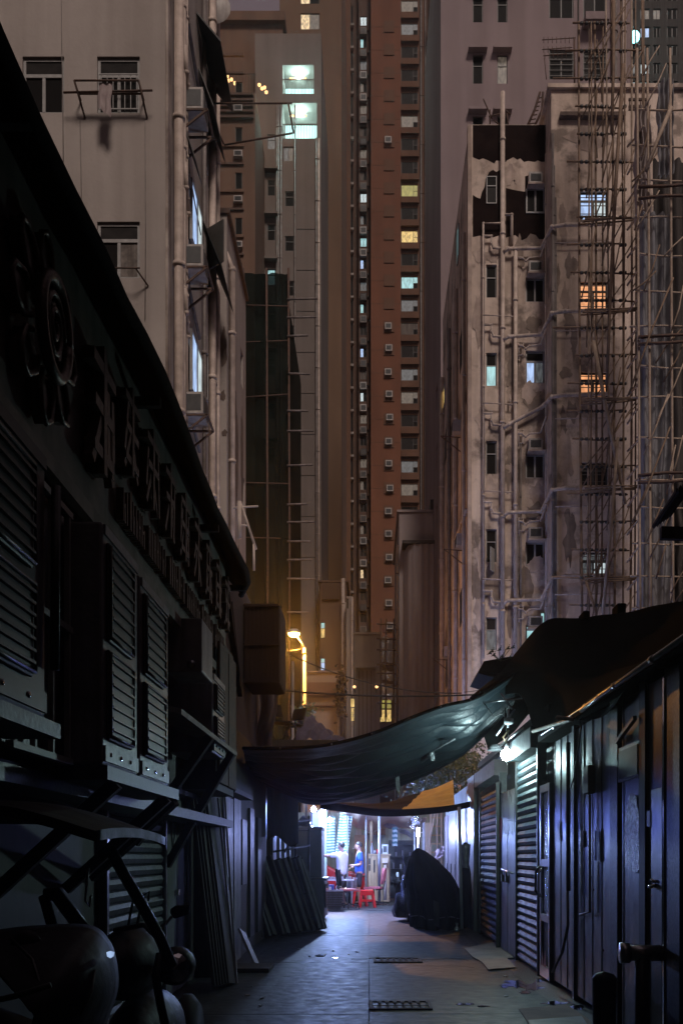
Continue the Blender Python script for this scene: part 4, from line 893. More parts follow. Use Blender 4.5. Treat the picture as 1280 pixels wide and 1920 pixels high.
def character(y0, y1, z0, z1, seed, r):
    rs = random.Random(seed); g = MB(); w_, h_ = y1-y0, z1-z0
    def bar(a, b, k=1.0): g.beam(S_(y0+a[0]*w_, z0+a[1]*h_, .05), S_(y0+b[0]*w_, z0+b[1]*h_, .05), r*2*k, .07-.003*len(g.f)/6, (1, 0, 0))
    bar((.5, 0), (.5, 1)); bar((.05, .82), (.95, .82)); bar((.12, .5), (.88, .5+rs.uniform(-.05, .05)))
    if rs.random() < .6: bar((.1, .15), (.9, .15))
    for k in range(rs.randint(2, 4)):
        x = rs.uniform(.08, .92); bar((x, rs.uniform(.5, .9)), (min(.97, max(.03, x+rs.uniform(-.3, .3))), rs.uniform(.0, .35)), .8)
    for s in (-1, 1): bar((.5+s*.08, .42), (.5+s*.42, .02), .9)
    g.box(XW+.001, XW+.02, y0+w_*.4, y1-w_*.4, z0, z1)
    return build(g, 'character', 'letter_bronze', sn)
ys = 5.25
for i in range(9):
    wd = .50; character(ys, ys+wd*(.82 if i else 1.0), 3.74 if i else 3.5, 4.28 if i else 4.2, i+3, .024 if i else .032); ys += (.1 if i == 0 else 0); ys += wd+.09
y = 6.05; i = 0
while y < 10.3:
    rs = random.Random(i); wd = rs.choice((.05, .06, .075)); h_ = .2+.03*(rs.random() < .2); g = MB()
    g.box(XW+.012, XW+.06, y, y+.016, 3.44, 3.44+h_)
    if rs.random() < .8: g.box(XW+.012, XW+.058, y+wd-.016, y+wd, 3.44, 3.44+h_*rs.choice((1, .6)))
    g.box(XW+.012, XW+.056, y+.014, y+wd-.014, 3.44+h_*rs.choice((.45, .85, 0)), 3.44+h_*rs.choice((.45, .85, 0))+.018) if rs.random() < 0 else g.box(XW+.012, XW+.056, y+.014, y+wd-.014, 3.44+h_*.45, 3.44+h_*.45+.018)
    build(g, 'letter', 'letter_bronze', sn); y += wd+.028+(.09 if i % 7 == 6 else 0); i += 1
# twin outdoor units
def outdoor_unit(y0, y1, z0, z1, x0, label, group=None, louv=7, cm='ac_white'):
    t = thing('outdoor_air_conditioner', label, 'air conditioner', ((x0+XW)/2, (y0+y1)/2, z0), group)
    build(MB().box(XW-.2, x0, y0, y1, z0, z1), 'casing', cm, t, bevel=.015)
    for r0, r1 in ((z0+.02, z0+.1), (z1-.06, z1-.01)): build(MB().box(x0-.002, x0+.012, y0+.02, y1-.02, r0, r1), 'rail', cm, t)
    hm = (z0+z1)/2
    for a, b_ in ((z0+.13, hm-.02), (hm+.02, z1-.09)):
        pn = build(MB().box(x0-.001, x0+.022, y0+.06, y1-.2, a, b_), 'grille_panel', 'ac_dark', t, bevel=.01)
        n = louv
        for i in range(n):
            z = a+.03+(b_-a-.06)*(i+.5)/n; build(MB().beam((x0+.03, y0+.08, z), (x0+.03, y1-.22, z), .014, .012), 'louvre', 'black_metal', pn)
        fr = MB().tube([(x0+.028, y0+.065, a+.02), (x0+.028, y0+.065, b_-.02), (x0+.028, y1-.205, b_-.02), (x0+.028, y1-.205, a+.02), (x0+.028, y0+.065, a+.02)], .009, 5); build(fr, 'wire_guard', 'black_metal', pn)
    for i in range(3):
        bolt = build(MB().cyl((x0+.006, y0+.12+i*(y1-y0-.3)/2.2, z0+.06), .012, .012, 8, axis='x'), 'bolt', 'chrome', t)
    return t
o1 = outdoor_unit(5.02, 5.78, 1.86, 3.09, -1.345, 'twin louvred outdoor unit whose pale end faces the viewer')
o2 = outdoor_unit(5.84, 6.66, 1.86, 3.05, -1.345, 'twin louvred outdoor unit beside the small jutting duct box')
g = MB(); g.box(-1.75, -1.30, 4.95, 6.8, 1.78, 1.85); build(g, 'unit_shelf', 'ac_dark', sh)
for y in (5.2, 6.5): build(MB().beam((-1.32, y, 1.78), (-1.98, y, 1.18), .06, .07), 'strut', 'black_metal', sh)
build(MB().beam((-1.32, 6.75, 1.78), (-1.98, 7.1, 1.25), .05, .08), 'strut', 'black_metal', sh)
# nearest unit, shade put in as a dark casing colour, and cage at the frame edge
t = outdoor_unit(3.1, 4.0, 1.95, 3.0, -1.30, 'large outdoor unit coloured dark as shade at the near end of the fascia', cm='ac_dark')
bd = MB(); bd.tube([(-1.27, 4.02, 2.15), (-1.27, 4.04, 2.9)], .02); bd.box(-1.5, -1.27, 3.0, 4.1, 1.88, 1.94); build(bd, 'support_frame', 'black_metal', t)
cg = thing('window_grille_cage', 'pale barred window cage between the outdoor units', 'window cage', (-1.45, 4.5, 2))
r = MB()
for y in (4.15, 4.4, 4.65, 4.9): r.box(-1.50, -1.475, y, y+.025, 1.85, 3.1)
for z in (1.85, 2.5, 3.07): r.box(-1.505, -1.47, 4.12, 4.95, z, z+.03)
build(r, 'bars', 'win_frame', cg); build(MB().box(-1.7, -1.52, 4.1, 4.96, 1.85, 3.1), 'backing', 'black_metal', cg)
build(MB().beam((-1.4, 3.3, 1.9), (-1.9, 4.2, .9), .06, .08), 'strut', 'black_metal', cg)
# duct box facing the camera
t = thing('duct_box', 'plain boxy metal duct jutting out below the small lettering', 'duct', (-1.4, 8, 2.9))
build(MB().box(-1.62, -1.335, 7.95, 8.5, 2.87, 3.30), 'casing', 'ac_white', t, bevel=.012)
build(MB().lathe((-1.42, 7.94, 2.93), [(.0, -.01), (.03, -.008), (.035, .01)], 12, 'y'), 'knob', 'alu', t)
t = outdoor_unit(8.65, 9.35, 2.3, 3.0, -1.36, 'smaller outdoor unit beyond the jutting duct box', louv=5)
build(MB().prism([(-1.62, 6.9, 2.50), (-1.30, 6.9, 2.42), (-1.30, 6.9, 2.38), (-1.62, 6.9, 2.46)], (0, 2.9, 0)), 'ledge', 'fascia', sh)
build(MB().beam((-1.31, 8.2, 2.38), (-1.95, 8.3, 1.5), .06, .07), 'strut', 'black_metal', sh); build(MB().beam((-1.31, 9.5, 2.38), (-1.95, 9.6, 1.3), .06, .07), 'strut', 'black_metal', sh)
t = thing('shutter_cabinet', 'tall brown two-door wall cabinet past the end of the fascia', 'cabinet', (-1.55, 10.4, 2.2))
build(MB().box(-1.9, -1.50, 9.75, 11.0, 2.05, 3.6), 'carcass', 'wood_dark', t)
for y in (9.8, 10.42): build(MB().box(-1.498, -1.465, y, y+.56, 2.12, 3.52), 'door', 'rust', t, bevel=.01)
# green roller shutter on the ground floor
rs_ = thing('green_roller_shutter', 'grey green roller shutter under the outdoor units', 'roller shutter', (-1.98, 8.4, 0))
m0 = MB().tube([(-1.985, 7.42, .02), (-1.985, 9.42, .02)], .0, 4) if False else None
sm_ = MB().prism([(-1.99, 7.4, 0), (-1.965, 7.4, .01), (-1.95, 7.4, .05), (-1.965, 7.4, .085), (-1.99, 7.4, .092)], (0, 2.05, 0)); sm_.v = [(x+1.98, y-8.4, z) for x, y, z in sm_.v]; smm = sm_.mesh('shutter_green')
for i in range(20): link('slat', smm, rs_, (-1.98, 8.4, .05+i*.098))
build(MB().box(-2.0, -1.93, 7.34, 7.40, 0, 2.05), 'guide_rail', 'alu', rs_); build(MB().box(-2.0, -1.93, 9.46, 9.52, 0, 2.05), 'guide_rail', 'alu', rs_)
build(MB().box(-1.95, -1.93, 9.3, 9.36, 1.0, 1.1), 'lock', 'chrome', rs_)
pd = thing('plank_door', 'pale greenish plank door with a diamond mark beside the roller shutter', 'door', (-1.97, 10.2, 0))
for i in range(5): build(MB().box(-2.0, -1.955-.004*(i % 2), 9.62+i*.27, 9.62+i*.27+.258, .03, 2.1), 'plank', 'plank_green', pd)
g = MB(); q = [(-1.948, 9.9+.1*math.sin(a), 1.65+.22*math.cos(a)) for a in (0, PI/2, PI, 3*PI/2)]; g.tube(q+[q[0]], .008, 5); build(g, 'diamond_mark', 'board_white', pd); build(MB().box(-1.95, -1.92, 10.05, 10.12, 1.0, 1.06), 'latch', 'chrome', pd)
# left lower small signs near the frame edge
t = thing('notice_plate', 'pale green notice plate in the shade under the cage', 'sign', (-1.95, 5.6, 1.95)); build(MB().box(-1.99, -1.96, 5.3, 6.2, 1.95, 2.05) if False else MB().box(-1.99, -1.975, 5.5, 6.4, 1.62, 1.70), 'plate', 'plank_green', t)
# dark leaning boards
t0 = thing('leaning_board_stack', 'dark tall boards leaning by the plank door', 'board stack', (-1.7, 11, 0))
for i in range(6):
    y = 10.55+i*.06; build(MB().beam((-1.58+.02*i, y-.1, .02), (-1.9+.015*i, y+.25, 2.25+.1*(i % 3)), .035, .62, (0, 1, 0)), 'board', 'wood_dark', t0)
for i, (a, b_) in enumerate((((-1.43, 10.75, .02), (-1.62, 11.1, 2.25)), ((-1.46, 10.9, .02), (-1.70, 11.2, 2.05)), ((-1.52, 11.05, .02), (-1.66, 11.2, 2.35)))):
    tag(build(MB().beam(a, b_, .02, .045), 'leaning_batten', 'board_white'), ('slim white edged batten leaning out farthest from the dark boards', 'slim white edged batten leaning in the middle against the dark boards', 'slim white edged batten standing steepest by the dark boards')[i], 'batten')
# ================================================================ left second shed
s2 = thing('lean_to_shed', 'low dark shed with a pale upper wall past the canopy end', 'building', (-2.5, 14, 0))
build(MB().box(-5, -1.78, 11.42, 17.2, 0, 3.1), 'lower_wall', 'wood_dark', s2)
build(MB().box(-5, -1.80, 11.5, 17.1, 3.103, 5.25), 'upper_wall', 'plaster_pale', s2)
for a, b_ in (((-1.76, 11.7, 5.2), (-1.76, 13.6, 3.6)), ((-1.76, 12.6, 4.6), (-1.76, 13.4, 3.7))): build(MB().beam(a, b_, .06, .08), 'brace', 'wood_dark', s2)
t = thing('caged_outdoor_unit', 'slatted metal cage box glowing orange beside the street lamp', 'vent cage', (-1.5, 14.2, 4.4))
build(MB().box(-1.78, -1.29, 14.2, 15.2, 3.86, 5.0), 'casing', 'brown_band', t)
for i in range(9): build(MB().box(-1.76+i*.058, -1.75+i*.058, 14.17, 14.2, 3.88, 4.98), 'bar', 'brown_band', t)
for i in range(9): build(MB().box(-1.29, -1.27, 14.25+i*.105, 14.29+i*.105, 3.88, 4.98), 'slat', 'pipe_grey', t)
for z in (3.87, 4.4, 4.95): build(MB().box(-1.79, -1.28, 14.155, 14.175, z, z+.03), 'cross_bar', 'brown_band', t)
md = thing('pale_metal_door', 'pale streaked metal door at the foot of the low shed', 'door', (-1.74, 12.6, 0))
build(MB().box(-1.778, -1.735, 12.05, 12.72, .03, 2.12), 'leaf', 'door_pale', md); build(MB().box(-1.778, -1.725, 12.74, 13.4, .03, 2.14), 'leaf', 'door_pale', md)
g = MB(); g.box(-1.735, -1.70, 12.10, 12.16, .98, 1.14); g.tube([(-1.70, 12.13, 1.08), (-1.68, 12.13, 1.0)], .012, 6); build(g, 'handle', 'chrome', md); build(MB().box(-1.8, -1.6, 11.9, 13.7, 2.16, 2.22), 'lintel', 'black_metal', s2)
for i, (y, z0, z1) in enumerate(((13.7, 1.0, 1.9), (14.6, .2, 2.1), (15.6, .2, 2.0))):
    build(MB().box(-1.778, -1.74, y, y+.5, z0, z1), 'wall_panel', 'sheet_metal', s2)
tag(build(MB().beam((-1.45, 12.8, .0), (-1.66, 12.95, .42), .03, .3, (0,1,0)), 'small_board', 'board_white'), 'small pale board leaning at the foot of the metal door', 'board')
tag(build(MB().box(-1.75, -1.2, 11.9, 12.5, .002, .05), 'floor_plank', 'wood_dark'), 'short dark plank lying on the ground before the metal door', 'plank')
tag(build(MB().grid(lambda u, v: (-1.78+.55*u, 17.3+.2*nz(u*3, v), 3.05-1.4*v+.1*math.sin(u*6)), 8, 10, .01), 'canvas_flap', 'tarp_black'), 'black canvas flap hanging beside the stacked boards', 'canvas')
# debris roof: hanging cloth, folded chairs, plum tarp heap
def tube_chair(name, label, px, py, Y, s=1, rz=0):
    t = thing(name, label, 'chair', P(px, py, Y)); o = P(px, py, Y); g = MB()
    def q(x, y, z): return (o.x+(x*math.cos(rz)-y*math.sin(rz))*s, o.y+(x*math.sin(rz)+y*math.cos(rz))*s, o.z+z*s)
    for a in (-.22, .22): g.tube([q(a, -.2, 0), q(a, .15, .45), q(a, .3, .9)], .018*s, 6); g.tube([q(a, .25, 0), q(a, -.2, .45)], .018*s, 6)
    build(g, 'frame', 'black_metal', t); build(MB().beam(q(0, -.2, .45), q(0, .2, .43), .44*s, .03), 'seat', 'scooter_black', t); build(MB().beam(q(0, .2, .6), q(0, .3, .9), .44*s, .03), 'backrest', 'scooter_black', t); return t
s2r = Bld('tin_roof_shed', 'low tin roofed shed holding junk behind the plum tarpaulin', 'shed', -4.2, -.55, 17.6, 19.6, 3.45, 'wood_dark', z0=2.6)
s2r.finish(); build(MB().box(-2.0, -1.9, 17.65, 17.75, 0, 2.6).box(-4.1, -4.0, 17.65, 17.75, 0, 2.6).box(-2.0, -1.9, 19.4, 19.5, 0, 2.6).box(-4.1, -4.0, 19.4, 19.5, 0, 2.6), 'post', 'wood_dark', s2r.o)
tube_chair('folding_chair', 'black folding chair tipped over on the tin roof nearest the hanging cloth', 522, 1390, 17.8, .75, .6); tube_chair('folding_chair', 'black folding chair on the tin roof beside the plum tarpaulin', 548, 1392, 18.2, .7, -.7)
tag(build(MB().grid(lambda u, v: (XX(482, 16)+.28*u+.05*math.sin(v*5), 16+.08*math.sin(u*9+v*4), ZZ(1288, 16)-.95*v), 12, 14, Vector((0,.006,0))), 'hanging_rag', 'laundry'), 'long pale rag hanging from the vent cage over the tin roof', 'cloth')
def heapfn(u, v):
    px = 560+90*u; top = 1330+20*u**1.5*3 if u > .2 else 1325+8*(1-u*5); x = XX(px, 18.6)
    zt = ZZ(1330+62*u**1.2, 18.6); return (x, 18.9-1.1*v+.05*nz(u*8, v*6), 3.46+(zt-3.46)*(1-v)**.7+.05*nz(u*5, v*9, 4)+.03*math.sin(u*30+v*6))
tag(build(MB().grid(heapfn, 30, 14), 'plum_tarpaulin', 'tarp_plum'), 'plum coloured tarpaulin heaped over the tin roof', 'tarpaulin')
bh = thing('hedge_clump', 'dark leafy clump at the base of the lit lamp post', 'shrub', P(575, 1345, 30))
g = MB()
for i in range(500):
    c = P(570+random.gauss(0, 8), 1345+random.gauss(0, 11), 30+random.uniform(-.4, .4)); d1 = Vector((random.gauss(0,1), random.gauss(0,1), random.gauss(0,1))).normalized()*.06; d2 = d1.cross(Vector((random.gauss(0,1),1,.3))).normalized()*.035
    g._a([c-d1, c+d2, c+d1, c-d2], [(0,1,2,3)])
build(g, 'foliage', 'leaf', bh); build(MB().tube([(XX(574, 30), 30, 0), (XX(574, 30), 30, ZZ(1340, 30))], .05, 6, .02), 'stem', 'wood_dark', bh)
tag(build(MB().tube([(XX(549, 27), 27, 0), (XX(549, 27), 27, ZZ(1240, 27))], .035, 8), 'thin_pole', 'pipe_grey'), 'thin grey pole standing in front of the lit lamp post', 'pole')
# wires across the alley
def wire(label, pts, r=.012): tag(build(MB().tube(pts, r, 5), 'overhead_wire', 'cable'), label, 'wire')
def sag(a, b_, s, n=16): return [Vector(a).lerp(Vector(b_), i/n)-Vector((0, 0, s*4*(i/n)*(1-i/n))) for i in range(n+1)]
wire('sagging wire descending from the vent cage past the lamp post', sag(P(518, 1215, 20), P(865, 1300, 20), .25))
wire('nearly level thick wire crossing above the big sling tarpaulin', sag(P(440, 1285, 18), P(940, 1300, 18), .12), .016)
wire('thin wire running off the old tenement roof corner', sag(P(870, 1298, 22), P(935, 1284, 22), .03), .008)
# ================================================================ clutter rack, boards, freezers on the left
rk = thing('steel_rack', 'dark steel rack frame standing over the stacked boards', 'rack', (-1.4, 19, 0))
g = MB()
for px, Y in ((510, 18.6), (554, 19.6), (579, 20.0)): g.tube([(XX(px, Y), Y, 0), (XX(px, Y), Y, ZZ(1530, Y))], .022, 8)
g.tube([P(510, 1598, 18.6), P(579, 1586, 20)], .02); g.tube([P(510, 1545, 18.6), P(579, 1538, 20)], .02); g.tube([P(534, 1598, 19), P(556, 1552, 19.6)], .018); g.tube([P(512, 1570, 18.6), P(545, 1530, 19.4)], .018)
build(g, 'frame', 'black_metal', rk)
for i, px in enumerate((518, 527, 537, 545)):
    build(MB().box(XX(px, 20.6), XX(px+6, 20.6), 20.6, 20.63, .9, ZZ(1545, 20.6)), 'upright_board', 'board_white', rk)
lb_ = ['dark board lying lowest at the wall end of the leaning pile', 'grey board right behind the wooden trestle', 'split dark board next to the warped one', 'darkest warped board farthest into the leaning pile', 'thin dark board with a chipped corner in the leaning pile', 'board with a pale strip in the leaning pile', 'narrow grey frame board in the leaning pile', 'dark board with knot marks in the leaning pile', 'grey slatted board leaning in the pile', 'ribbed board second from the freezer', 'ribbed pale folding panel leaning nearest the freezer']
for i in range(11):
    t = thing('leaning_board', lb_[i], 'board', (-2+.1*i, 17.0+.2*i, 0)); x0 = -1.98+.098*i; y = 16.7+.19*i; x1 = x0-.40-.03*(i % 3)
    zt = 1.34+.09*nz(i*3.3); up = (.9, .45+.1*(i % 2), 0); m_ = ('wood_dark', 'board_grey', 'wood_dark')[i % 3] if i < 9 else 'board_grey'
    A0, A1 = Vector((x0+.1, y, .02)), Vector((x1+.1, y, zt)); build(MB().beam(A0, A1, .5, .035, up), 'board', m_, t)
    r_ = (A1-A0).normalized().cross(Vector(up)).normalized(); f_ = r_.cross((A1-A0).normalized()).normalized()
    if f_.y > 0: f_ = -f_
    for k in ((-1, 1), (0,), (-1, 0, 1), (1,), (-1, 1), (0, 1), (-1,), (-1, 0), (0,), (-1, -.3, .4, 1), (-1, -.3, .4, 1))[i]:
        o_ = r_*(.22*k)+f_*.03; build(MB().beam(A0+o_+(A1-A0)*.02, A1+o_-(A1-A0)*.02, .06, .022, up), 'slat', 'board_white' if i > 8 else 'board_grey', t)
    if i > 8:
        for q in (.18, .5, .82): c_ = A0.lerp(A1, q)+f_*.05; build(MB().beam(c_-r_*.24, c_+r_*.24, .035, .02), 'batten', 'board_grey', t)
t = thing('crutch_trestle', 'small wooden trestle bracket in front of the leaning boards', 'trestle', (-1.95, 16.2, 0))
build(MB().beam((-2.0, 16.2, .0), (-2.0, 16.2, .62), .05, .05).beam((-2.05, 16.2, .62), (-1.78, 16.2, .68), .05, .07), 'post', 'board_grey', t)
t = thing('lower_freezer', 'grey chest freezer on the floor below the upright cabinet', 'freezer', (-1.1, 21, 0))
build(MB().box(XX(572, 21), XX(608, 21), 21, 22.6, .06, .87), 'body', 'freezer', t, bevel=.02); build(MB().box(XX(571, 21), XX(612, 21), 20.97, 22.62, .873, .93), 'lid', 'freezer', t, bevel=.01); build(MB().box(XX(609.5, 21), XX(611, 21), 21.0, 22.5, .3, .8), 'edge_strip', 'chrome', t)
t = thing('upright_cabinet', 'grey steel cabinet standing on the chest freezer', 'cabinet', (-1.3, 21.2, .93))
build(MB().box(XX(556, 21.2), XX(603, 21.2), 21.2, 22.4, .935, ZZ(1556, 21.2)), 'body', 'freezer', t, bevel=.015); build(MB().box(XX(554, 21.2), XX(604, 21.2), 21.15, 22.42, ZZ(1556, 21.2)+.003, ZZ(1551, 21.2)), 'top', 'freezer', t); build(MB().box(XX(576, 21.2), XX(577.5, 21.2), 21.19, 21.2, 1.0, 2.0), 'door_gap', 'black_metal', t)
t = thing('bagged_goods', 'shiny plastic bags heaped on top of the steel cabinet', 'bag', P(565, 1550, 21.4))
build(MB().grid(lambda u, v: (XX(552+32*u, 21.4), 21.3+.5*v, ZZ(1551, 21.2)+.02+.22*math.sin(PI*u)*math.sin(PI*v)+.06*nz(u*9, v*9)), 14, 8), 'bag', 'plastic_film', t)
# dark row behind the rack
b = Bld('corrugated_side_shed', 'dark shed wall behind the rack and the steel cabinet', 'shed', -5, -2.05, 17.25, 27.5, 2.55, 'sheet_metal'); b.finish()

so_ = thing('light_stop_awning', 'unseen dark awning added to block lamp light over the steel cabinet and stall bulbs', 'awning', (-1.8, 23.6, 3.0))  # unseen awning added to keep street lamp light off the floor
for i in range(9): build(MB().box(-3.2, -.95, 20.3+i*.75, 20.3+i*.75+.74, 2.98, 3.0), 'roof_sheet', 'black_metal', so_)
for y in (20.4, 26.9): build(MB().box(-2.05, -1.99, y, y+.06, 0, 2.98), 'post', 'black_metal', so_)
# ================================================================ big sling tarpaulin across the alley
def lerp_pts(pts, u):
    n = len(pts)-1; f = min(u*n, n-1e-6); i = int(f); t = f-i
    def g(k): return Vector(pts[max(0, min(n, k))])
    p0, p1, p2, p3 = g(i-1), g(i), g(i+1), g(i+2)
    return .5*((2*p1)+(-p0+p2)*t+(2*p0-5*p1+4*p2-p3)*t*t+(-p0+3*p1-3*p2+p3)*t**3)
near = [P(455, 1404, 12.6), P(520, 1404, 12.5), P(590, 1401, 12.5), P(650, 1390, 12.5), P(710, 1372, 12.5), P(770, 1347, 12.5), P(830, 1325, 12.6), P(885, 1312, 12.8), P(925, 1290, 13), P(968, 1262, 13.2)]
far = [P(470, 1462, 18), P(525, 1490, 18.2), P(580, 1508, 18.3), P(640, 1505, 18.3), P(700, 1492, 18.0), P(760, 1470, 17.5), P(815, 1443, 16.8), P(865, 1415, 16.0), P(910, 1372, 15.2), P(962, 1312, 14.6)]
def sling(u, v):
    a = lerp_pts(near, u); b_ = lerp_pts(far, u); p = a.lerp(b_, v); taper = (1-u*.45)
    s = math.sin(v*PI)
    q = v+.10*nz(u*1.6, 2.2)+.05*math.sin(u*4)
    def rdg(x): return 1-abs(math.sin(x))**.7
    A_ = s**.6*(.55+u*.75)*min(1, v*6)
    w1 = q*27+nz(u*2.2, v*2)*3.2+u*2.5; w2 = q*49-u*4.5+nz(u*3, 7)*3.5; w3 = q*104+u*5+nz(u*6, v*4, 2)*3
    p.z += A_*(.26*rdg(w1)*(.6+.7*nz(u*3, 5, 1))+.13*rdg(w2)+.03*math.sin(w3))-.14*A_+.012*nz(u*22, v*40)*s-.10*s*math.sin(PI*u)
    return p
sl3 = thing('sling_tarpaulin', 'dark wrinkled tarpaulin slung low across the alley between the stalls', 'tarpaulin', (0, 15, 2.9))
build(MB().grid(sling, 150, 230), 'cloth', 'tarp_sling', sl3)
build(MB().tube([sling(i/60, 0)+Vector((0, 0, .004)) for i in range(61)], .022, 8), 'hem', 'tarp_black', sl3)
for u in (.12, .28, .42, .55, .66, .77): p = sling(u, 0); build(MB().lathe(p+Vector((0, -.026, .0)), [(.0, -.004), (.012, -.003), (.014, .004)], 10, 'y'), 'eyelet', 'chrome', sl3)
pa, pb, pc = sling(.52, .62), sling(.64, .42), sling(.72, .25)
g = MB().tube([pa+Vector((0,0,-.05)), pb+Vector((0,0,-.06)), pc+Vector((0,0,-.05))], .012, 6); build(g, 'tie_strap', 'board_white', sl3)
for p, l in ((pa, .34), (pb, .15)): build(MB().beam(p+Vector((0, 0, -.04)), p+Vector((.02, 0, -.04-l)), .06, .008, (0, 1, 0)), 'strap_end', 'plastic_film', sl3)
# dark awning, lamplight put in as ochre at one end, and black lower band behind it
aw = thing('lamplight_tinted_awning', 'awning with lamplight coloured in as ochre and a black hem under the sling', 'awning', (1, 21, 2.6))
na = [P(600, 1506, 19), P(660, 1515, 19.1), P(720, 1522, 19.2), P(790, 1520, 19.2), P(852, 1513, 19.2), P(905, 1500, 19)]
fa = [P(600, 1502, 22), P(660, 1505, 22), P(720, 1503, 22), P(770, 1490, 22), P(812, 1478, 22), P(849, 1463, 22)]
def awn(u, v): return lerp_pts(na[:5], u).lerp(lerp_pts(fa, u), v)+Vector((0, 0, .014*math.sin(v*14+u*9)*math.sin(PI*v)+.01*math.sin(v*31+u*14)+.012*nz(u*8, v*5)))
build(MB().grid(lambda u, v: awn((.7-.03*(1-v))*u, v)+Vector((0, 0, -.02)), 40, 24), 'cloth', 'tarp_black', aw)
build(MB().grid(lambda u, v: awn(.7+.3*u-.10*(1-u)*(1-v), v), 40, 24), 'cloth', 'tarp_lamplight_tint', aw)  # same cloth as the dark part, lamplight put into its colour
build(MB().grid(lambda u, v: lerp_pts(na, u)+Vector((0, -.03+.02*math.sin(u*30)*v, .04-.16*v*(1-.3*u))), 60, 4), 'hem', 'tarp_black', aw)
tr = thing('street_tree', 'sodium lit tree leaves above the lamplight tinted awning', 'tree', (XX(838, 26), 26, 0))
build(MB().tube([(XX(862, 26), 26, 0), (XX(858, 26), 26, 2), (XX(845, 26), 26, 3.2), (XX(830, 26), 26, 3.9)], .11, 8, .05), 'trunk', 'wood_dark', tr)
g = MB()
for i in range(5200):
    c = Vector((XX(832, 26)+random.gauss(0, .55), 26+random.gauss(0, .5), 3.65+random.gauss(0, .36))); d1 = Vector((random.gauss(0,1), random.gauss(0,1), random.gauss(0,1))).normalized()*.05; d2 = d1.cross(Vector((random.gauss(0,1),1,.3))).normalized()*.028
    g._a([c-d1, c+d2, c+d1, c-d2], [(0,1,2,3)])
build(g, 'crown', 'leaf', tr)
for a in ((.3, .3, .3), (-.4, .1, .4), (.1, -.4, .5)): c = Vector((XX(840, 26), 26, 3.3)); build(MB().tube([c, c+Vector(a)*1.4], .035, 6, .01), 'branch', 'wood_dark', tr)
sb = thing('sodium_wall_lamp', 'small sodium wall lamp hidden behind the black tarpaulin', 'lamp', (2.2, 24, 4.4))
build(MB().box(2.15, 2.5, 23.9, 24.1, 4.62, 4.72), 'housing', 'pole_grey', sb); build(MB().lathe((2.25, 24, 4.56), [(0, -.06), (.09, -.03), (.1, .05)], 12), 'lens', 'bulb_sodium', sb); build(MB().tube([(2.5, 24, 4.67), (3.0, 24, 4.67), (3.0, 24, 0)], .04), 'post', 'pole_grey', sb)
lamp('sodium_light', (2.2, 23.9, 4.4), 45, (1, .45, .07), .1)
# ================================================================ black tarp hump on the right roof
bt = thing('black_roof_tarpaulin', 'huge black tarpaulin humped over the metal shed roof', 'tarpaulin', (3, 10, 3.5))
bot = [P(930, 1312, 13.8), P(975, 1300, 12.6), P(1005, 1372, 11.4), P(1060, 1366, 9.9), P(1130, 1332, 8.2), P(1200, 1272, 7.0), P(1290, 1235, 6.0), P(1420, 1170, 5.0)]
mid = [P(900, 1297, 14.2), P(955, 1265, 13.4), P(1000, 1260, 12.4), P(1060, 1265, 11.4), P(1130, 1262, 10.5), P(1200, 1240, 9.6), P(1290, 1200, 8.6), P(1400, 1120, 7.4)]
top = [P(880, 1308, 14.6), P(935, 1262, 14.2), P(990, 1192, 13.6), P(1030, 1160, 13.3), P(1100, 1158, 12.6), P(1160, 1152, 12), P(1230, 1135, 11), P(1330, 1115, 9.6)]
back = [p+Vector((.6, 2.6, -.5)) for p in top]
def hump(u, v):
    rows = [lerp_pts(q, u) for q in (bot, mid, top, back)]
    p = lerp_pts(rows, v) if False else None
    f = v*3; i = min(2, int(f)); t = f-i; t = t*t*(3-2*t); p = rows[i].lerp(rows[i+1], t)
    p += Vector((.02*nz(u*10, v*9), .05*nz(u*7, v*7, 3), .05*nz(u*6, v*8, 6)+.03*math.sin(u*30+v*9)*(1-v)*.7)); return p
build(MB().grid(hump, 70, 45), 'cloth', 'tarp_black', bt)
pl_ = thing('roof_plant', 'small leafy weed sprouting on the black eave above the sling', 'plant', P(940, 1232, 14.5))
g = MB()
for k in range(9):
    a = k*.75; r0 = P(938, 1240, 14.5); tip = r0+Vector((.17*math.cos(a), .05*math.sin(a), .05+.02*k)); build(MB().tube([r0, tip], .004, 4), 'stem', 'leaf', pl_)
    for s in (-.035, 0, .035): d = Vector((.05, 0, .015+s)); build(MB()._a([tip+Vector((s,0,s)), tip+d*.5+Vector((0,.02,.02)), tip+d, tip+d*.5+Vector((0,-.02,-.01))], [(0,1,2,3)]), 'leaf', 'leaf', pl_)
e2 = thing('black_eave', 'ragged black double eave beside the weed above the sling', 'eave', P(925, 1250, 14.5))
build(MB().prism([P(896, 1262, 14.5), P(907, 1240, 14.5), P(950, 1232, 14.5), P(975, 1230, 14.5), P(960, 1262, 14.5), P(915, 1262, 14.5), P(930, 1272, 14.5)], (0, 1.2, 0)), 'sheet', 'canopy_black', e2)
for i, (a, c_) in enumerate((((920, 1276, 13.6), (965, 1248, 13.2)), ((1060, 1158, 12.7), (1110, 1156, 12.4)))): pass
for lb, px, py, w_, h_ in (('black sandbag like lump holding down the roof tarpaulin under the bamboo', 1158, 1153, 16, 15), ('small black weight on the roof tarpaulin near its lowest bamboo pole', 1093, 1158, 12, 6)):
    p = P(px, py, 12.6); tag(build(MB().box(p.x-w_/F*6.3, p.x+w_/F*6.3, 12.4, 12.7, p.z-.06, p.z+h_/F*12.6), 'roof_weight', 'tarp_black', bevel=.015), lb, 'weight')
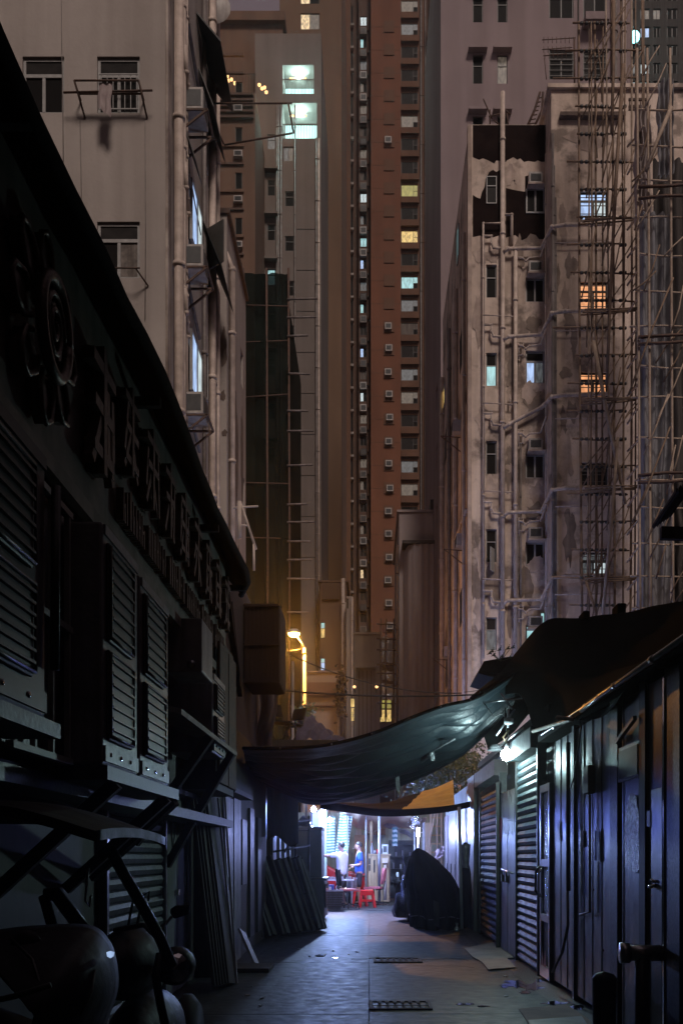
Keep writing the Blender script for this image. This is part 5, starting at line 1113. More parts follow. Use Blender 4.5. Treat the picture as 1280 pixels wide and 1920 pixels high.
# rods, gutter on the right
XR = 2.0
ms = thing('metal_shed_row', 'shed row of streaked metal sheets with posts and gutter pipes', 'building', (3, 7, 0))
build(MB().box(XR+.09, 5.4, -3, 11.0, 0, 2.66), 'shed_core', 'wood_dark', ms)
build(MB().box(XR-.12, 5.5, -3, 11.1, 2.663, 2.74), 'roof', 'canopy_black', ms)
def xy(px): return XR*F/(px-CX)
def rib_panel(px0, px1, m, seed, z0=.06, z1=2.62):
    y1, y0 = xy(px0), xy(px1); g = MB(); n = max(1, int((y1-y0)/.34)); 
    prof = []
    for i in range(n):
        a = y0+(y1-y0)*i/n; w_ = (y1-y0)/n; prof += [(XR-.006, a), (XR-.006, a+w_*.9), (XR-.012, a+w_*.93), (XR-.012, a+w_*.97), (XR-.006, a+w_)]
    for (xa_, ya), (xb_, yb) in zip(prof, prof[1:]):
        if abs(ya-yb) > 1e-6: g._a([(xa_, yb, z0), (xa_, ya, z0), (xb_, ya, z1), (xb_, yb, z1)] if False else [(xb_, yb, z0), (xa_, ya, z0), (xa_, ya, z1), (xb_, yb, z1)], [(0,1,2,3)])
    return build(g, 'metal_panel', m, ms)
rib_panel(1040, 1077, 'sheet_metal_pale', 1); rib_panel(1080, 1147, 'sheet_metal', 2); rib_panel(1168, 1206, 'sheet_metal_pale', 3); rib_panel(1214, 1254, 'sheet_metal', 4); rib_panel(1285, 1700, 'sheet_metal', 5)
for px, w_ in ((1078.5, .05), (1156, .12), (1210, .08), (1267, .16)):
    y = xy(px); build(MB().box(XR-.028, XR+.06, y-w_, y+w_, 0, 2.66), 'post', 'black_metal' if px != 1210 else 'wood_dark', ms)
build(MB().box(XR-.035, XR-.025, xy(1254), xy(1251), 0, 2.6), 'edge_strip', 'chrome', ms)
for i in range(2): pipe(ms, [(XR-.1-.05*i, 10.9-2.2*i, 2.72-.05*i), (XR-.1-.05*i, 8.0, 2.71-.03*i), (XR-.1-.05*i, 3.0, 2.72-.03*i)], .022, 'alu', 1.0)
pipe(ms, [(XR-.16, 11.2, 2.80), (XR-.13, 9.2, 2.66), (XR-.3, 9.0, 2.65)], .02, 'pipe_pale')
# loose hose, dangling cable
tag(build(MB().tube([(1.93, 9.7, 1.06), (1.93, 9.68, .72), (1.9, 9.8, .45), (1.86, 10.1, .22)], .014, 6), 'hose', 'pipe_grey'), 'pale hose dangling down the streaked metal sheets', 'hose')
tag(build(MB().tube([(1.9, 8.9, 2.6), (1.88, 9.0, 2.3), (1.9, 9.25, 2.12), (1.92, 9.5, 2.05)], .008, 5), 'loose_cable', 'cable'), 'loose black cable drooping from the gutter pipes', 'cable')
build(MB().tube([(1.93, 9.66, 1.06), (1.93, 9.66, 2.5)], .022, 8), 'drain_pipe', 'black_metal', ms)
po = thing('torn_poster', 'torn poster remains on the pale sheet between two posts', 'poster', (1.99, 7.5, 1.7))
g = MB(); y0, y1 = xy(1204), xy(1174); pts = [(y0+.02, 1.30), (y0+.1, 1.27), (y1-.03, 1.31), (y1-.01, 1.6), (y1-.06, 1.78), (y0+.3, 1.86), (y0+.12, 1.85), (y0+.03, 1.72)]
build(MB().prism([(1.984, a, z) for a, z in pts], (-.004, 0, 0)), 'sheet', 'poster', po)
ds_ = thing('narrow_metal_door', 'narrow pale metal door with a slot handle next to the dark pillar', 'door', (1.98, 6.85, 0))
build(MB().box(1.966, 2.0, xy(1250), xy(1229), .1, 1.86), 'leaf', 'sheet_metal_pale', ds_, bevel=.006)
build(MB().lathe((1.968, 6.9, 1.205), [(.0, -.001), (.05, -.004), (.06, .002)], 14, 'x', 1.0, 1.4) if False else MB().tube([(1.96, 6.82, 1.2), (1.945, 6.86, 1.185), (1.945, 6.92, 1.185), (1.96, 6.97, 1.2)], .012, 6).tube([(1.96, 6.82, 1.22), (1.952, 6.9, 1.235), (1.96, 6.97, 1.22)], .008, 6), 'slot_handle', 'chrome', ds_)
ph = thing('capped_pipe_stub', 'fat capped pipe stub jutting from the dark pillar base', 'pipe stub', (1.8, 6.7, .7))
build(MB().tube([(1.98, 6.75, .74), (1.74, 6.75, .74)], .055, 14), 'stub', 'alu', ph); build(MB().tube([(1.76, 6.75, .74), (1.70, 6.75, .74)], .07, 14), 'cap', 'alu', ph); build(MB().tube([(1.85, 6.75, .74), (1.85, 6.75, .01)], .05, 12), 'leg', 'black_metal', ph)
bx = thing('dark_bin', 'dark tall bin standing against the metal sheets', 'bin', (1.86, 7.6, 0)); build(MB().lathe((1.83, 7.75, 0), [(0, 0), (.08, 0), (.09, .05), (.095, .42), (.10, .44), (.07, .48), (0, .5)], 18), 'body', 'scooter_black', bx)
# small window with reflections high on the sheets
hw = thing('shed_window', 'small glinting window high on the streaked sheet between the posts', 'window', (1.98, 7.6, 2.1)); build(MB().box(1.975, 1.992, xy(1204), xy(1164), 1.98, 2.25), 'frame', 'black_metal', hw); build(MB().box(1.968, 1.974, xy(1202), xy(1167), 2.0, 2.22), 'pane', 'glass_grey', hw); build(MB().beam((1.96, xy(1200), 2.42), (1.96, xy(1166), 2.30), .03, .03), 'stay_bar', 'black_metal', hw)
# ---- stall row with shutters
sr = thing('shutter_stall_row', 'row of shuttered stalls lit by a bare bulb', 'building', (3.5, 14.5, 0))
build(MB().box(XR+.1, 5.4, 11.12, 18.3, 0, 3.0), 'stall_core', 'wood_dark', sr); build(MB().box(XR-.0, 5.5, 11.12, 18.35, 3.003, 3.1), 'roof', 'canopy_black', sr)
gd = thing('glass_door', 'aluminium glass door with arched handle at the foot of the sheets', 'door', (XR, 11.2, 0))
f = MB(); ya, yb = 10.86, 11.46
f.box(1.96, 2.02, ya, ya+.06, 0.03, 2.2).box(1.96, 2.02, yb-.06, yb, .03, 2.2).box(1.962, 2.018, ya+.06, yb-.06, 2.12, 2.2).box(1.962, 2.018, ya+.06, yb-.06, .03, .16).box(1.962, 2.018, ya+.06, yb-.06, 1.28, 1.36).box(1.962, 2.018, ya+.06, yb-.06, .66, .74)
build(f, 'frame', 'alu', gd)
for a, c_ in ((.16, .66), (.74, 1.28), (1.36, 2.12)): build(MB().box(1.985, 1.995, ya+.06, yb-.06, a, c_), 'pane', 'plastic_film' if a > .7 else 'glass_grey', gd)
build(MB().tube([(1.95, yb-.1, 1.28), (1.90, yb-.09, 1.22), (1.895, yb-.09, 1.0), (1.95, yb-.1, .93)], .016, 8), 'handle', 'black_metal', gd); build(MB().tube([(1.95, yb-.22, 1.26), (1.91, yb-.21, 1.2), (1.91, yb-.21, .98), (1.95, yb-.22, .92)], .012, 8), 'handle', 'chrome', gd)
for i in range(2): build(MB().prism([(1.956, ya+.16+.16*i, .16), (1.956, ya+.30+.16*i, .16), (1.956, ya+.27+.16*i, .24), (1.956, ya+.22+.16*i, .34)], (-.003, 0, 0)), 'sticker', 'pink_vinyl', gd)
def shutter(name, label, y0, y1, z1, m, pitch=.1, xo=0.0):
    t = thing(name, label, 'roller shutter', (XR, (y0+y1)/2, 0)); yc = (y0+y1)/2; h = (y1-y0)/2
    s = MB().prism([(.01, -h, 0), (-.012, -h, .012), (-.03, -h, pitch*.45), (-.012, -h, pitch*.88), (.01, -h, pitch*.94)][::-1], (0, 2*h, 0)).mesh(m)
    for i in range(int(z1/pitch)): link('slat', s, t, (XR+xo, yc, .03+i*pitch))
    build(MB().box(XR-.05, XR+.06, y0-.05, y0, 0, z1+.1), 'guide_rail', 'black_metal', t); build(MB().box(XR-.045, XR+.06, y1, y1+.05, 0, z1+.1), 'guide_rail', 'black_metal', t); build(MB().box(XR-.13, XR+.08, y0-.04, y1+.04, z1+.06, z1+.3), 'shutter_box', m, t)
    return t
shutter('teal_roller_shutter', 'teal roller shutter between the glass door and the padlocked door', 11.62, 13.32, 2.6, 'shutter_teal')
shutter('pink_roller_shutter', 'dull pink roller shutter beyond the padlocked door', 14.98, 17.7, 2.55, 'shutter_pink', .11)
dp = thing('padlocked_door', 'pale padlocked double leaf door with torn paper under the bare bulb', 'door', (XR, 14.1, 0))
build(MB().box(1.965, 2.0, 13.42, 14.12, .03, 2.32), 'leaf', 'door_pale', dp, bevel=.006); build(MB().box(1.96, 2.0, 14.14, 14.9, .03, 2.32), 'leaf', 'door_pale', dp, bevel=.006)
g = MB().tube([(1.94, 13.5, 1.16), (1.94, 14.6, 1.20)], .013, 8); build(g, 'bolt_bar', 'alu', dp)
for y in (14.12, 14.55): build(MB().box(1.925, 1.955, y-.04, y+.04, 1.02, 1.12), 'padlock', 'black_metal', dp); build(MB().tube([(1.94, y-.03, 1.12), (1.94, y-.02, 1.18), (1.94, y+.02, 1.18), (1.94, y+.03, 1.12)], .007, 6), 'shackle', 'chrome', dp)
for i in range(9):
    y = 13.5+i*.14; z0 = 1.66+.1*random.random(); build(MB().prism([(1.957, y, z0), (1.957, y+.09, z0+.03*random.random()), (1.957, y+.1, z0+.4+.2*random.random()), (1.957, y+.01, z0+.5)], (-.002, 0, 0)), 'paper_shred', 'board_white', dp)
build(MB().prism([(1.95, 14.65, 1.95), (1.95, 14.88, 1.98), (1.95, 14.95, 1.72), (1.95, 14.78, 1.6), (1.95, 14.68, 1.75)], (-.003, 0, 0)), 'red_paper', 'red_paper', dp)
build(MB().box(1.9, 1.98, 14.93, 14.96, .0, 2.5), 'jamb', 'black_metal', dp)
# bulb with wires and junk hanging over the door
bb = thing('bare_bulb', 'glaring bare bulb hanging from knotted wires over the padlocked door', 'light bulb', P(949, 1414, 13.1))
p = P(949, 1414, 13.1); build(MB().lathe(p, [(0, -.095), (.05, -.075), (.074, -.025), (.064, .03), (.028, .06)], 16), 'glass', 'bulb_white', bb); build(MB().cyl(p+Vector((0, 0, .06)), .026, .08, 12), 'socket', 'board_white', bb)
build(MB().tube([p+Vector((0,0,.13)), p+Vector((.03,.02,.25)), p+Vector((-.02,0,.4)), p+Vector((.0,.1,.62))], .008, 5), 'cord', 'cable', bb); build(MB().tube([p+Vector((.01,0,.13)), p+Vector((-.04,.02,.22)), p+Vector((.03,0,.32))], .012, 5), 'cord_knot', 'wood_pale', bb)
lamp('bulb_light', p+Vector((-.08, -.09, -.12)), 72, (.62, .97, 1), .06)
jk = thing('tangled_awning_fittings', 'tangle of pipes clamps and cables above the bare bulb', 'awning frame', P(950, 1350, 13.2))
for a, c_ in (((905, 1318, 13), (985, 1308, 13)), ((930, 1380, 13.2), (965, 1330, 13.2)), ((985, 1362, 12.9), (935, 1400, 13.3)), ((938, 1300, 13), (960, 1330, 13)), ((975, 1270, 13), (985, 1310, 13)), ((952, 1330, 13), (952, 1365, 13))): build(MB().tube([P(*a), P(*c_)], .014, 6), 'clamp_rod', 'alu', jk)
build(MB().lathe(P(953, 1352, 13.0), [(0, -.06), (.06, -.04), (.06, .03), (0, .05)], 12), 'junction_box', 'board_white', jk)
wire('looping cable between the bare bulb and the sling tarpaulin', [P(905, 1316, 13), P(925, 1345, 13), P(940, 1338, 13), P(950, 1348, 13)], .008)
sh2 = thing('bulb_shade', 'round dark glass shade hanging beside the bare bulb', 'lamp shade', P(928, 1405, 13.5)); build(MB().lathe(P(929, 1402, 13.6), [(.0, .05), (.06, .04), (.1, -.0), (.12, -.04)], 18), 'shade', 'plastic_film', sh2)
# beyond the pink shutter: posts, wrapped bundle
ps_ = thing('grey_corner_panel', 'tall dark grey panel at the end of the shuttered stalls', 'wall panel', (2, 18.8, 0)); build(MB().box(1.93, 2.2, 18.4, 19.6, 0, 2.9), 'panel', 'sheet_metal_pale', ps_)
wd = thing('wrapped_parasol', 'dark parasol wrapped in plastic leaning against the grey panel', 'parasol', (1.78, 18.9, 0))
build(MB().lathe((1.80, 18.6, .05), [(.02, 0), (.10, .1), (.12, .5), (.10, 1.0), (.05, 1.3), (.04, 1.38), (.09, 1.5), (.03, 1.6)], 10, sx=1, sy=.7), 'cover', 'tarp_black', wd); build(MB().grid(lambda u, v: (1.8+.09*math.cos(u*4.0+2.6)*(1-.3*v), 18.6+.085*math.sin(u*4+2.6), 1.62-.45*v+.03*nz(u*6, v*6)), 10, 8), 'plastic_wrap', 'plastic_film', wd)
tag(build(MB().tube([(1.70, 18.3, .05), (1.66, 18.4, 2.3)], .03, 8), 'scaffold_tube', 'pole_grey'), 'slim steel tube standing beside the black covered motorcycle', 'pole')
cb = thing('plastic_bag', 'small crumpled plastic bag on the ground by the covered motorcycle', 'bag', (1.62, 18.4, 0)); build(MB().lathe((1.61, 18.35, .0), [(.0, .0), (.07, .01), (.05, .06), (.02, .1), (.03, .16)], 9), 'bag', 'plastic_film', cb)
bl = Bld('blue_lit_shop', 'shop front with pale battered doors washed in blue light', 'shop', 2.1, 6, 19.8, 27.5, 2.9, 'teal_wall'); bl.finish()
for i in range(6):
    y = 20.0+i*1.2; build(MB().box(2.05-.01*(i % 2), 2.1, y, y+1.1, .05, 2.45), 'door_leaf', 'door_pale', bl.o)
    build(MB().box(2.03, 2.05, y+.1, y+.18, .9, 1.2), 'handle', 'black_metal', bl.o)
for z in (.8, 1.35): build(MB().tube([(2.0, 20, z), (2.0, 21.5, z)], .02, 6), 'bolt_bar', 'black_metal', bl.o)
tag(build(MB().tube([(1.99, 19.9, 0), (1.99, 19.9, 2.7)], .05, 10), 'vertical_pipe', 'pipe_pale'), 'pale vertical pipe on the corner of the blue lit shop', 'pipe')
# cardboard, puddles, drains
def flatsheet(label, pts, z, m, cat='cardboard', name='cardboard_sheet', th=.006, lift=0):
    g = MB(); n = len(pts); c = sum((Vector(p) for p in pts), Vector((0,0,0)))/n if False else None
    tag(build(MB().prism([(x, y, z+lift*(i % 2)) for i, (x, y) in enumerate(pts)], (0, 0, th)), name, m), label, cat)
def gp(px, py): Y = H*F/(py-CY); return (XX(px, Y), Y)
flatsheet('larger pinkish flattened cardboard by the padlocked door', [gp(870, 1780), gp(955, 1763), gp(985, 1788), gp(975, 1797), gp(905, 1806), gp(886, 1798)], .004, 'cardboard', lift=.012)
flatsheet('smaller flattened cardboard beside the larger pinkish one', [gp(903, 1806), gp(948, 1798), gp(966, 1817), gp(915, 1822)], .012, 'cardboard', lift=.008)
flatsheet('wet grey cardboard sheet nearest the glass door puddle', [gp(972, 1894), gp(1062, 1886), gp(1105, 1915), gp(1112, 1935), gp(1000, 1935)], .004, 'cardboard')
flatsheet('pale wet sheet at the bottom edge of the frame', [gp(990, 1918), gp(1090, 1910), gp(1110, 1940), gp(1000, 1950)], .014, 'board_white')
def puddle(label, pts): 
    struct(tag(build(MB().prism([(x, y, .001) for x, y in pts], (0, 0, .0035)), 'puddle', 'wet'), label, 'puddle'))
def ell(px, py, rx, ry, seed, n=26): return [gp(px+rx*math.cos(a)*(1+1.1*nz(math.cos(a)*2.2, math.sin(a)*2.2, seed)), py+ry*math.sin(a)*(1+1.1*nz(math.cos(a)*2.2, math.sin(a)*2.2, seed+5))) for a in [-2*PI*i/n for i in range(n)]][::-1]
for i, (px, py, rx, ry) in enumerate(((965, 1846, 20, 7), (998, 1852, 17, 6), (1012, 1840, 10, 3), (985, 1862, 10, 3), (946, 1852, 6, 2), (1040, 1882, 18, 3), (1080, 1890, 14, 5), (600, 1793, 9, 1.6), (628, 1797, 7, 1.4), (870, 1884, 16, 1.6), (905, 1888, 9, 1.2))):
    puddle(('glinting', 'ragged', 'sliver of a', 'small', 'tiny', 'long thin', 'rounded', 'faint far', 'faint far tiny', 'faint streaky', 'faint narrow')[i]+(' puddle beside the glass door' if i < 5 else ' puddle by the wet cardboard' if i < 7 else ' wet patch on the slabs before the seam' if i < 9 else ' wet patch across the concrete near the drain'), ell(px, py, rx, ry, i+1))

def drain(label, px0, px1, py0, py1):
    y1, y0 = H*F/(py0-CY), H*F/(py1-CY); ym = (y0+y1)/2; x0, x1 = XX(px0, ym), XX(px1, ym)
    t = thing('drain_cover', label, 'drain cover', ((x0+x1)/2, ym, 0)); build(MB().box(x0, x1, y0, y1, .001, .006), 'pit', 'black_metal', t)
    build(MB().box(x0, x1, y0, y0+.03, .0065, .016).box(x0, x1, y1-.03, y1, .0065, .016).box(x0, x0+.03, y0+.03, y1-.03, .0065, .015).box(x1-.03, x1, y0+.03, y1-.03, .0065, .015), 'rim', 'rust', t)
    n = 14
    for i in range(n): x = x0+.04+(x1-x0-.1)*i/(n-1); build(MB().beam((x, y0+.03, .011), (x+.03*((i % 2)*2-1), y1-.03, .011), .018, .009), 'bar', 'rust', t)
    for j in (1, 2): yy = y0+(y1-y0)*j/3; build(MB().box(x0+.03, x1-.03, yy-.006, yy+.006, .017, .021), 'cross_bar', 'rust', t)
drain('long drain cover beside the floor seam farther up the alley', 700, 790, 1799, 1806); drain('long drain cover beside the floor seam nearest the viewer', 692, 808, 1880, 1895)
for i in range(5):
    x, y = gp(random.uniform(520, 960), random.uniform(1740, 1900)); pts = [Vector((x, y, -.001))]; a = random.uniform(0, PI)
    for k in range(9): a += random.uniform(-.6, .6); pts.append(pts[-1]+Vector((math.cos(a)*.11, math.sin(a)*.16, 0)))
    g = MB()
    for p_, q_ in zip(pts, pts[1:]): g.beam(p_, q_, .0045, .004)
    build(g, 'floor_crack', 'black_metal', fl)
for i in range(16):
    px, py = random.choice([(random.uniform(440, 520), random.uniform(1745, 1900)), (random.uniform(930, 1040), random.uniform(1800, 1900)), (random.uniform(560, 680), random.uniform(1780, 1800))]); x, y = gp(px, py)
    s = random.uniform(.012, .03); a = random.uniform(0, 6); tag(build(MB().prism([(x+s*math.cos(a+k*1.6)*random.uniform(.6, 1.3), y+s*2*math.sin(a+k*1.6), .002) for k in range(4)], (0, 0, .006)), 'litter_scrap', 'board_white' if i % 2 else 'cardboard'), 'tiny scrap of litter on the dark alley floor', 'litter', 'litter scraps on the alley floor')

# small fittings that break up the sheet metal row
mb_ = thing('electric_meter', 'small grey electric meter box with a conduit on the metal sheets', 'meter', (1.97, 9.0, 1.9)); build(MB().box(1.92, 1.985, 8.75, 8.95, 1.95, 2.2), 'casing', 'pipe_grey', mb_, bevel=.01); build(MB().tube([(1.96, 8.85, 1.95), (1.96, 8.85, .9), (1.965, 9.3, .85)], .012, 6), 'conduit', 'pipe_grey', mb_)
for i, (y, z, w_, h_, m, lb) in enumerate(((10.35, 1.55, .16, .22, 'board_white', 'faded white sticker on the sheet beside the glass door'), (9.95, 1.72, .10, .13, 'red_paper', 'small faded red sticker on the sheets'), (8.55, 1.35, .2, .28, 'board_grey', 'torn grey notice under the meter conduit'), (9.2, 1.48, .12, .16, 'cardboard', 'brown paper scrap pasted next to the meter'), (6.95, 1.6, .09, .12, 'board_white', 'tiny white sticker on the narrow metal door'))):
    tag(build(MB().prism([(1.978 if y > 7 else 1.962, y, z), (1.978 if y > 7 else 1.962, y+w_, z+.01), (1.978 if y > 7 else 1.962, y+w_*.95, z+h_), (1.978 if y > 7 else 1.962, y+w_*.5, z+h_*.92), (1.978 if y > 7 else 1.962, y+.01, z+h_)], (-.002, 0, 0)), 'sticker', m), lb, 'sticker')
for i in range(7):
    y = 8.4+i*.37; build(MB().lathe((1.974, y, .6+.5*(i % 3)), [(0, -.006), (.009, -.004), (.01, .004)], 8, 'x'), 'rivet', 'rust', ms)
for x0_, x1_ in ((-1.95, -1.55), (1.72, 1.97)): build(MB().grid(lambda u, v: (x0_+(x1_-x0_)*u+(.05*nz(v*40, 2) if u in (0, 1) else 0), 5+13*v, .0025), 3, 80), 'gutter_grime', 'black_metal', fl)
# ================================================================ covered motorcycle
cm = thing('covered_motorcycle', 'motorcycle hidden under a pointed black cover in the alley', 'covered motorcycle', (1.25, 19.4, 0))
def cover(u, v):   # v up
    a = 2*PI*u; sil = [(1.02, .0), (1.06, .12), (1.04, .4), (.98, .75), (.85, 1.05), (.58, 1.3), (.24, 1.49), (.0, 1.56)]
    f = v*(len(sil)-1); i = min(len(sil)-2, int(f)); t = f-i
    zz = sil[i][1]+(sil[i+1][1]-sil[i][1])*t; r = sil[i][0]+(sil[i+1][0]-sil[i][0])*t
    cx = .62-.40*(zz/1.58)**1.6; hx = .5*r*(1.04 if math.cos(a) > 0 else .98); fold = 1+(.07*math.sin(a*9+zz*3)+.045*math.sin(a*17-zz*4))*(1-v**2)+.05*nz(a*2, zz*4, 5)
    return (.72+cx+hx*math.cos(a)*fold, 19.5+.95*r*math.sin(a)*fold*(1-.25*v), zz+.02*(v < .02)*math.sin(a*7))
build(MB().grid(cover, 96, 44), 'cover', 'tarp_black', cm)
build(MB().tube([Vector(cover(i/48, .2))+Vector((0, 0, .03*math.sin(i*.7))) for i in range(49)], .009, 5), 'tie_rope', 'board_grey', cm)
for y in (18.75, 20.2): build(MB().lathe((1.25, y, .3), [(.0, -.05), (.28, -.05), (.3, 0), (.28, .05), (0, .05)], 20, 'x'), 'wheel', 'tyre', cm)
sc = thing('film_wrapped_scooter', 'scooter wrapped in shiny clear film behind the black cover', 'scooter', (.85, 21.6, 0))
def wrap(u, v):
    a = 2*PI*u; z = .08+1.32*v; r = (.30-.10*v+.06*math.sin(v*7))*(1+.09*math.sin(a*7+v*8)+.12*nz(a*2, v*6)); return (.84+.12*v+r*math.cos(a), 21.5+1.3*r*math.sin(a), z)
build(MB().grid(wrap, 44, 26), 'film', 'plastic_film', sc); build(MB().box(.72, 1.0, 21.2, 22.2, .35, 1.0), 'body', 'scooter_black', sc, bevel=.08)
for y in (20.95, 22.3): build(MB().lathe((.85, y, .24), [(.0, -.05), (.22, -.05), (.24, 0), (.22, .05), (0, .05)], 20, 'x'), 'wheel', 'tyre', sc)
build(MB().lathe((.60, 21.1, 1.0), [(0, -.03), (.05, -.02), (.05, .02)], 12, 'x'), 'indicator_glint', 'lit_blue', sc); build(MB().box(.56, .66, 20.95, 20.97, .62, .78), 'number_plate', 'board_white', sc)
# ================================================================ stall area beyond the sling
def office_chair(name, label, x, y, rz, seat, back):
    t = thing(name, label, 'office chair', (x, y, 0)); c, s = math.cos(rz), math.sin(rz)
    def q(a, b, z): return Vector((x+a*c-b*s, y+a*s+b*c, z))
    g = MB(); 
    def pad(fn, m, nm): build(MB().grid(fn, 12, 12, .05 if nm == 'seat' else Vector((.045*(-s), .045*c, 0))), nm, m, t)
    pad(lambda u, v: q(-.24+.48*u, -.24+.48*v, .47+.02*math.cos(PI*(u-.5))*math.cos(PI*(v-.5))-.05*max(0, .15-v)), seat, 'seat')
    pad(lambda u, v: q((-.20+.40*u)*(1-.35*abs(2*v-1)**3), .25+.06*v-.06*math.cos(PI*(u-.5)), .60+.45*v), back, 'backrest')
    build(MB().tube([q(0, .05, .44), q(0, .28, .46), q(0, .33, .7)], .02, 6), 'back_bar', 'black_metal', t); build(MB().tube([q(0, 0, .12), q(0, 0, .46)], .028, 10), 'column', 'black_metal', t)
    for k in range(5):
        a = 2*PI*k/5+.3; e = q(.28*math.cos(a), .28*math.sin(a), .08); l = build(MB().tube([q(0, 0, .13), e], .02, 6), 'base_arm', 'black_metal', t)
        cs = MB().lathe(e-Vector((0, 0, .045)), [(0, -.015), (.03, -.015), (.03, .015), (0, .015)], 10, 'x'); c_ = link('caster', cs.mesh('tyre', wloc(l)), l)
    return t
office_chair('office_chair', 'black office chair turned side on behind the wicker bin', XX(655, 26.5), 26.3, PI/2+.25, 'pink_vinyl', 'scooter_black')
office_chair('office_chair', 'pink office chair standing by the blue grey post', XX(700, 28), 28.0, -PI/2-.2, 'pink_vinyl', 'pink_vinyl')
stl = thing('red_plastic_stool', 'bright red plastic stool under the pink office chair', 'stool', (XX(688, 27), 27, 0)); xs = XX(688, 27)
build(MB().box(xs-.17, xs+.17, 26.85, 27.19, .43, .47), 'seat', 'red_plastic', stl, bevel=.012)
for a, b_ in ((-1, -1), (1, -1), (-1, 1), (1, 1)): build(MB().beam((xs+a*.21, 27.02+b_*.21, 0), (xs+a*.14, 27.02+b_*.14, .43), .07, .05), 'leg', 'red_plastic', stl)
build(MB().box(xs-.18, xs+.18, 26.84, 26.86, .16, .22).box(xs-.18, xs+.18, 26.83, 26.86, .33, .425), 'brace', 'red_plastic', stl)
st2 = thing('red_plastic_stool', 'red plastic stool half hidden behind the black office chair', 'stool', (XX(676, 27.6), 27.6, 0)); xs = XX(674, 27.6)
build(MB().box(xs-.16, xs+.16, 27.4, 27.72, .41, .45), 'seat', 'red_plastic', st2)
for a, b_ in ((-1, -1), (1, -1), (-1, 1), (1, 1)): build(MB().beam((xs+a*.2, 27.56+b_*.2, 0), (xs+a*.13, 27.56+b_*.13, .41), .06, .05), 'leg', 'red_plastic', st2)
bk = thing('wicker_bin', 'square dark wicker bin beside the chest freezer', 'bin', (XX(627, 25.5), 25.5, 0)); xc = XX(627, 25.5)
build(MB()._a([(xc-.17, 25.4, .02), (xc+.15, 25.4, .02), (xc+.15, 25.7, .02), (xc-.17, 25.7, .02), (xc-.24, 25.33, .5), (xc+.22, 25.33, .5), (xc+.22, 25.8, .5), (xc-.24, 25.8, .5)], [(0,3,2,1), (0,1,5,4), (1,2,6,5), (2,3,7,6), (3,0,4,7)]), 'body', 'board_grey', bk, solid=.015)
for i in range(7): z = .08+i*.06; w_ = .18+.07*z/.5; build(MB().box(xc-w_-.0, xc+w_-.015, 25.385-.07*z/.5-.012, 25.385-.07*z/.5, z, z+.035), 'wicker_band', 'wood_dark', bk)
build(MB().box(xc-.25, xc+.23, 25.31, 25.34, .49, .53), 'rim', 'board_white', bk)
tbn = thing('work_table', 'small table with a white top and clutter before the two people', 'table', (-.85, 27, 0))
build(MB().box(-1.25, -.42, 26.95, 27.5, .72, .75), 'table_top', 'white_paint', tbn)
for x in (-1.2, -.47): 
    for y in (27.0, 27.45): build(MB().box(x-.02, x+.02, y-.02, y+.02, 0, .72), 'leg', 'pole_grey', tbn)
ol = thing('ornate_stand', 'pale curly metal stand with scrolls beside the wicker bin', 'stand', (XX(634, 26.8), 26.8, 0))
xo_ = XX(634, 26.8)
g = MB(); g.tube([(xo_, 26.8, 0), (xo_, 26.8, .8)], .015, 6)
for k in range(4): z = .15+.19*k; g.tube([(xo_+.09*math.cos(a)*(1-a/9), 26.8, z+.07*math.sin(a)) for a in [i*.45 for i in range(14)]], .012, 6)
build(g, 'scrollwork', 'white_paint', ol)
bc = thing('blue_crate', 'blue plastic crate with a white label on the floor', 'crate', (XX(617, 26.6), 26.6, .4)); build(MB().box(XX(608, 26.6), XX(626, 26.6), 26.6, 26.9, .42, .62), 'body', 'blue_box', bc, bevel=.01); build(MB().box(XX(616, 26.6), XX(621, 26.6), 26.585, 26.598, .46, .57), 'label', 'white_paint', bc); build(MB().box(XX(606, 26.6), XX(628, 26.6), 26.58, 26.92, .0, .415), 'stand', 'board_grey', bc)
gb = thing('glass_tank', 'small clear tank of odds and ends under the table edge', 'box', (XX(660, 27.6), 27.6, .4)); build(MB().box(XX(652, 27.6), XX(669, 27.6), 27.6, 27.9, .35, .72), 'tank', 'plastic_film', gb)
g = MB()
for i in range(40): c = Vector((XX(random.uniform(600, 670), 27.2), random.uniform(27.0, 27.4), .76+random.random()*.06)); s = random.uniform(.015, .04); g.box(c.x-s, c.x+s, c.y-s, c.y+s, .752, .752+s*2)
build(g, 'tabletop_clutter', 'board_white', tbn, stuff=True)
# red car
car = thing('red_car', 'glossy red car parked crosswise behind the two people', 'car', (-1.9, 31, 0))
prof = [(-4.2, .35), (-4.2, .95), (-4.0, 1.0), (-3.3, 1.42), (-1.9, 1.45), (-1.05, .98), (-.1, .86), (.12, .7), (.15, .35)]
build(MB().prism([(x, 30.4, z) for x, z in prof], (0, 1.65, 0)), 'body', 'car_red', car, bevel=.08)
build(MB().prism([(-3.2, 30.37, 1.02), (-3.05, 30.37, 1.33), (-1.95, 30.37, 1.36), (-1.35, 30.37, 1.02)], (0, .03, 0)), 'side_window', 'glass_grey', car)
build(MB().beam((-1.95, 31.2, 1.40), (-1.13, 31.2, .99), 1.35, .03), 'windscreen', 'glass_grey', car)
for x in (-3.4, -.75):
    for y in (30.36, 31.95): wh = build(MB().lathe((x, y+.05, .31), [(.0, -.09), (.26, -.09), (.31, -.05), (.31, .05), (.26, .09), (0, .09)], 24, 'y'), 'wheel', 'tyre', car); rm = link('rim', MB().lathe((x, y-.05, .31), [(.0, -.0), (.17, -.02), (.18, .02)], 12, 'y').mesh('chrome', wloc(wh)), wh)
build(MB().box(-.15, .12, 30.38, 30.40, .62, .78), 'headlight', 'chrome', car); build(MB().tube([(-.45, 30.37, .35), (-.35, 30.36, .75), (.0, 30.36, .82)], .015, 6), 'trim', 'chrome', car)
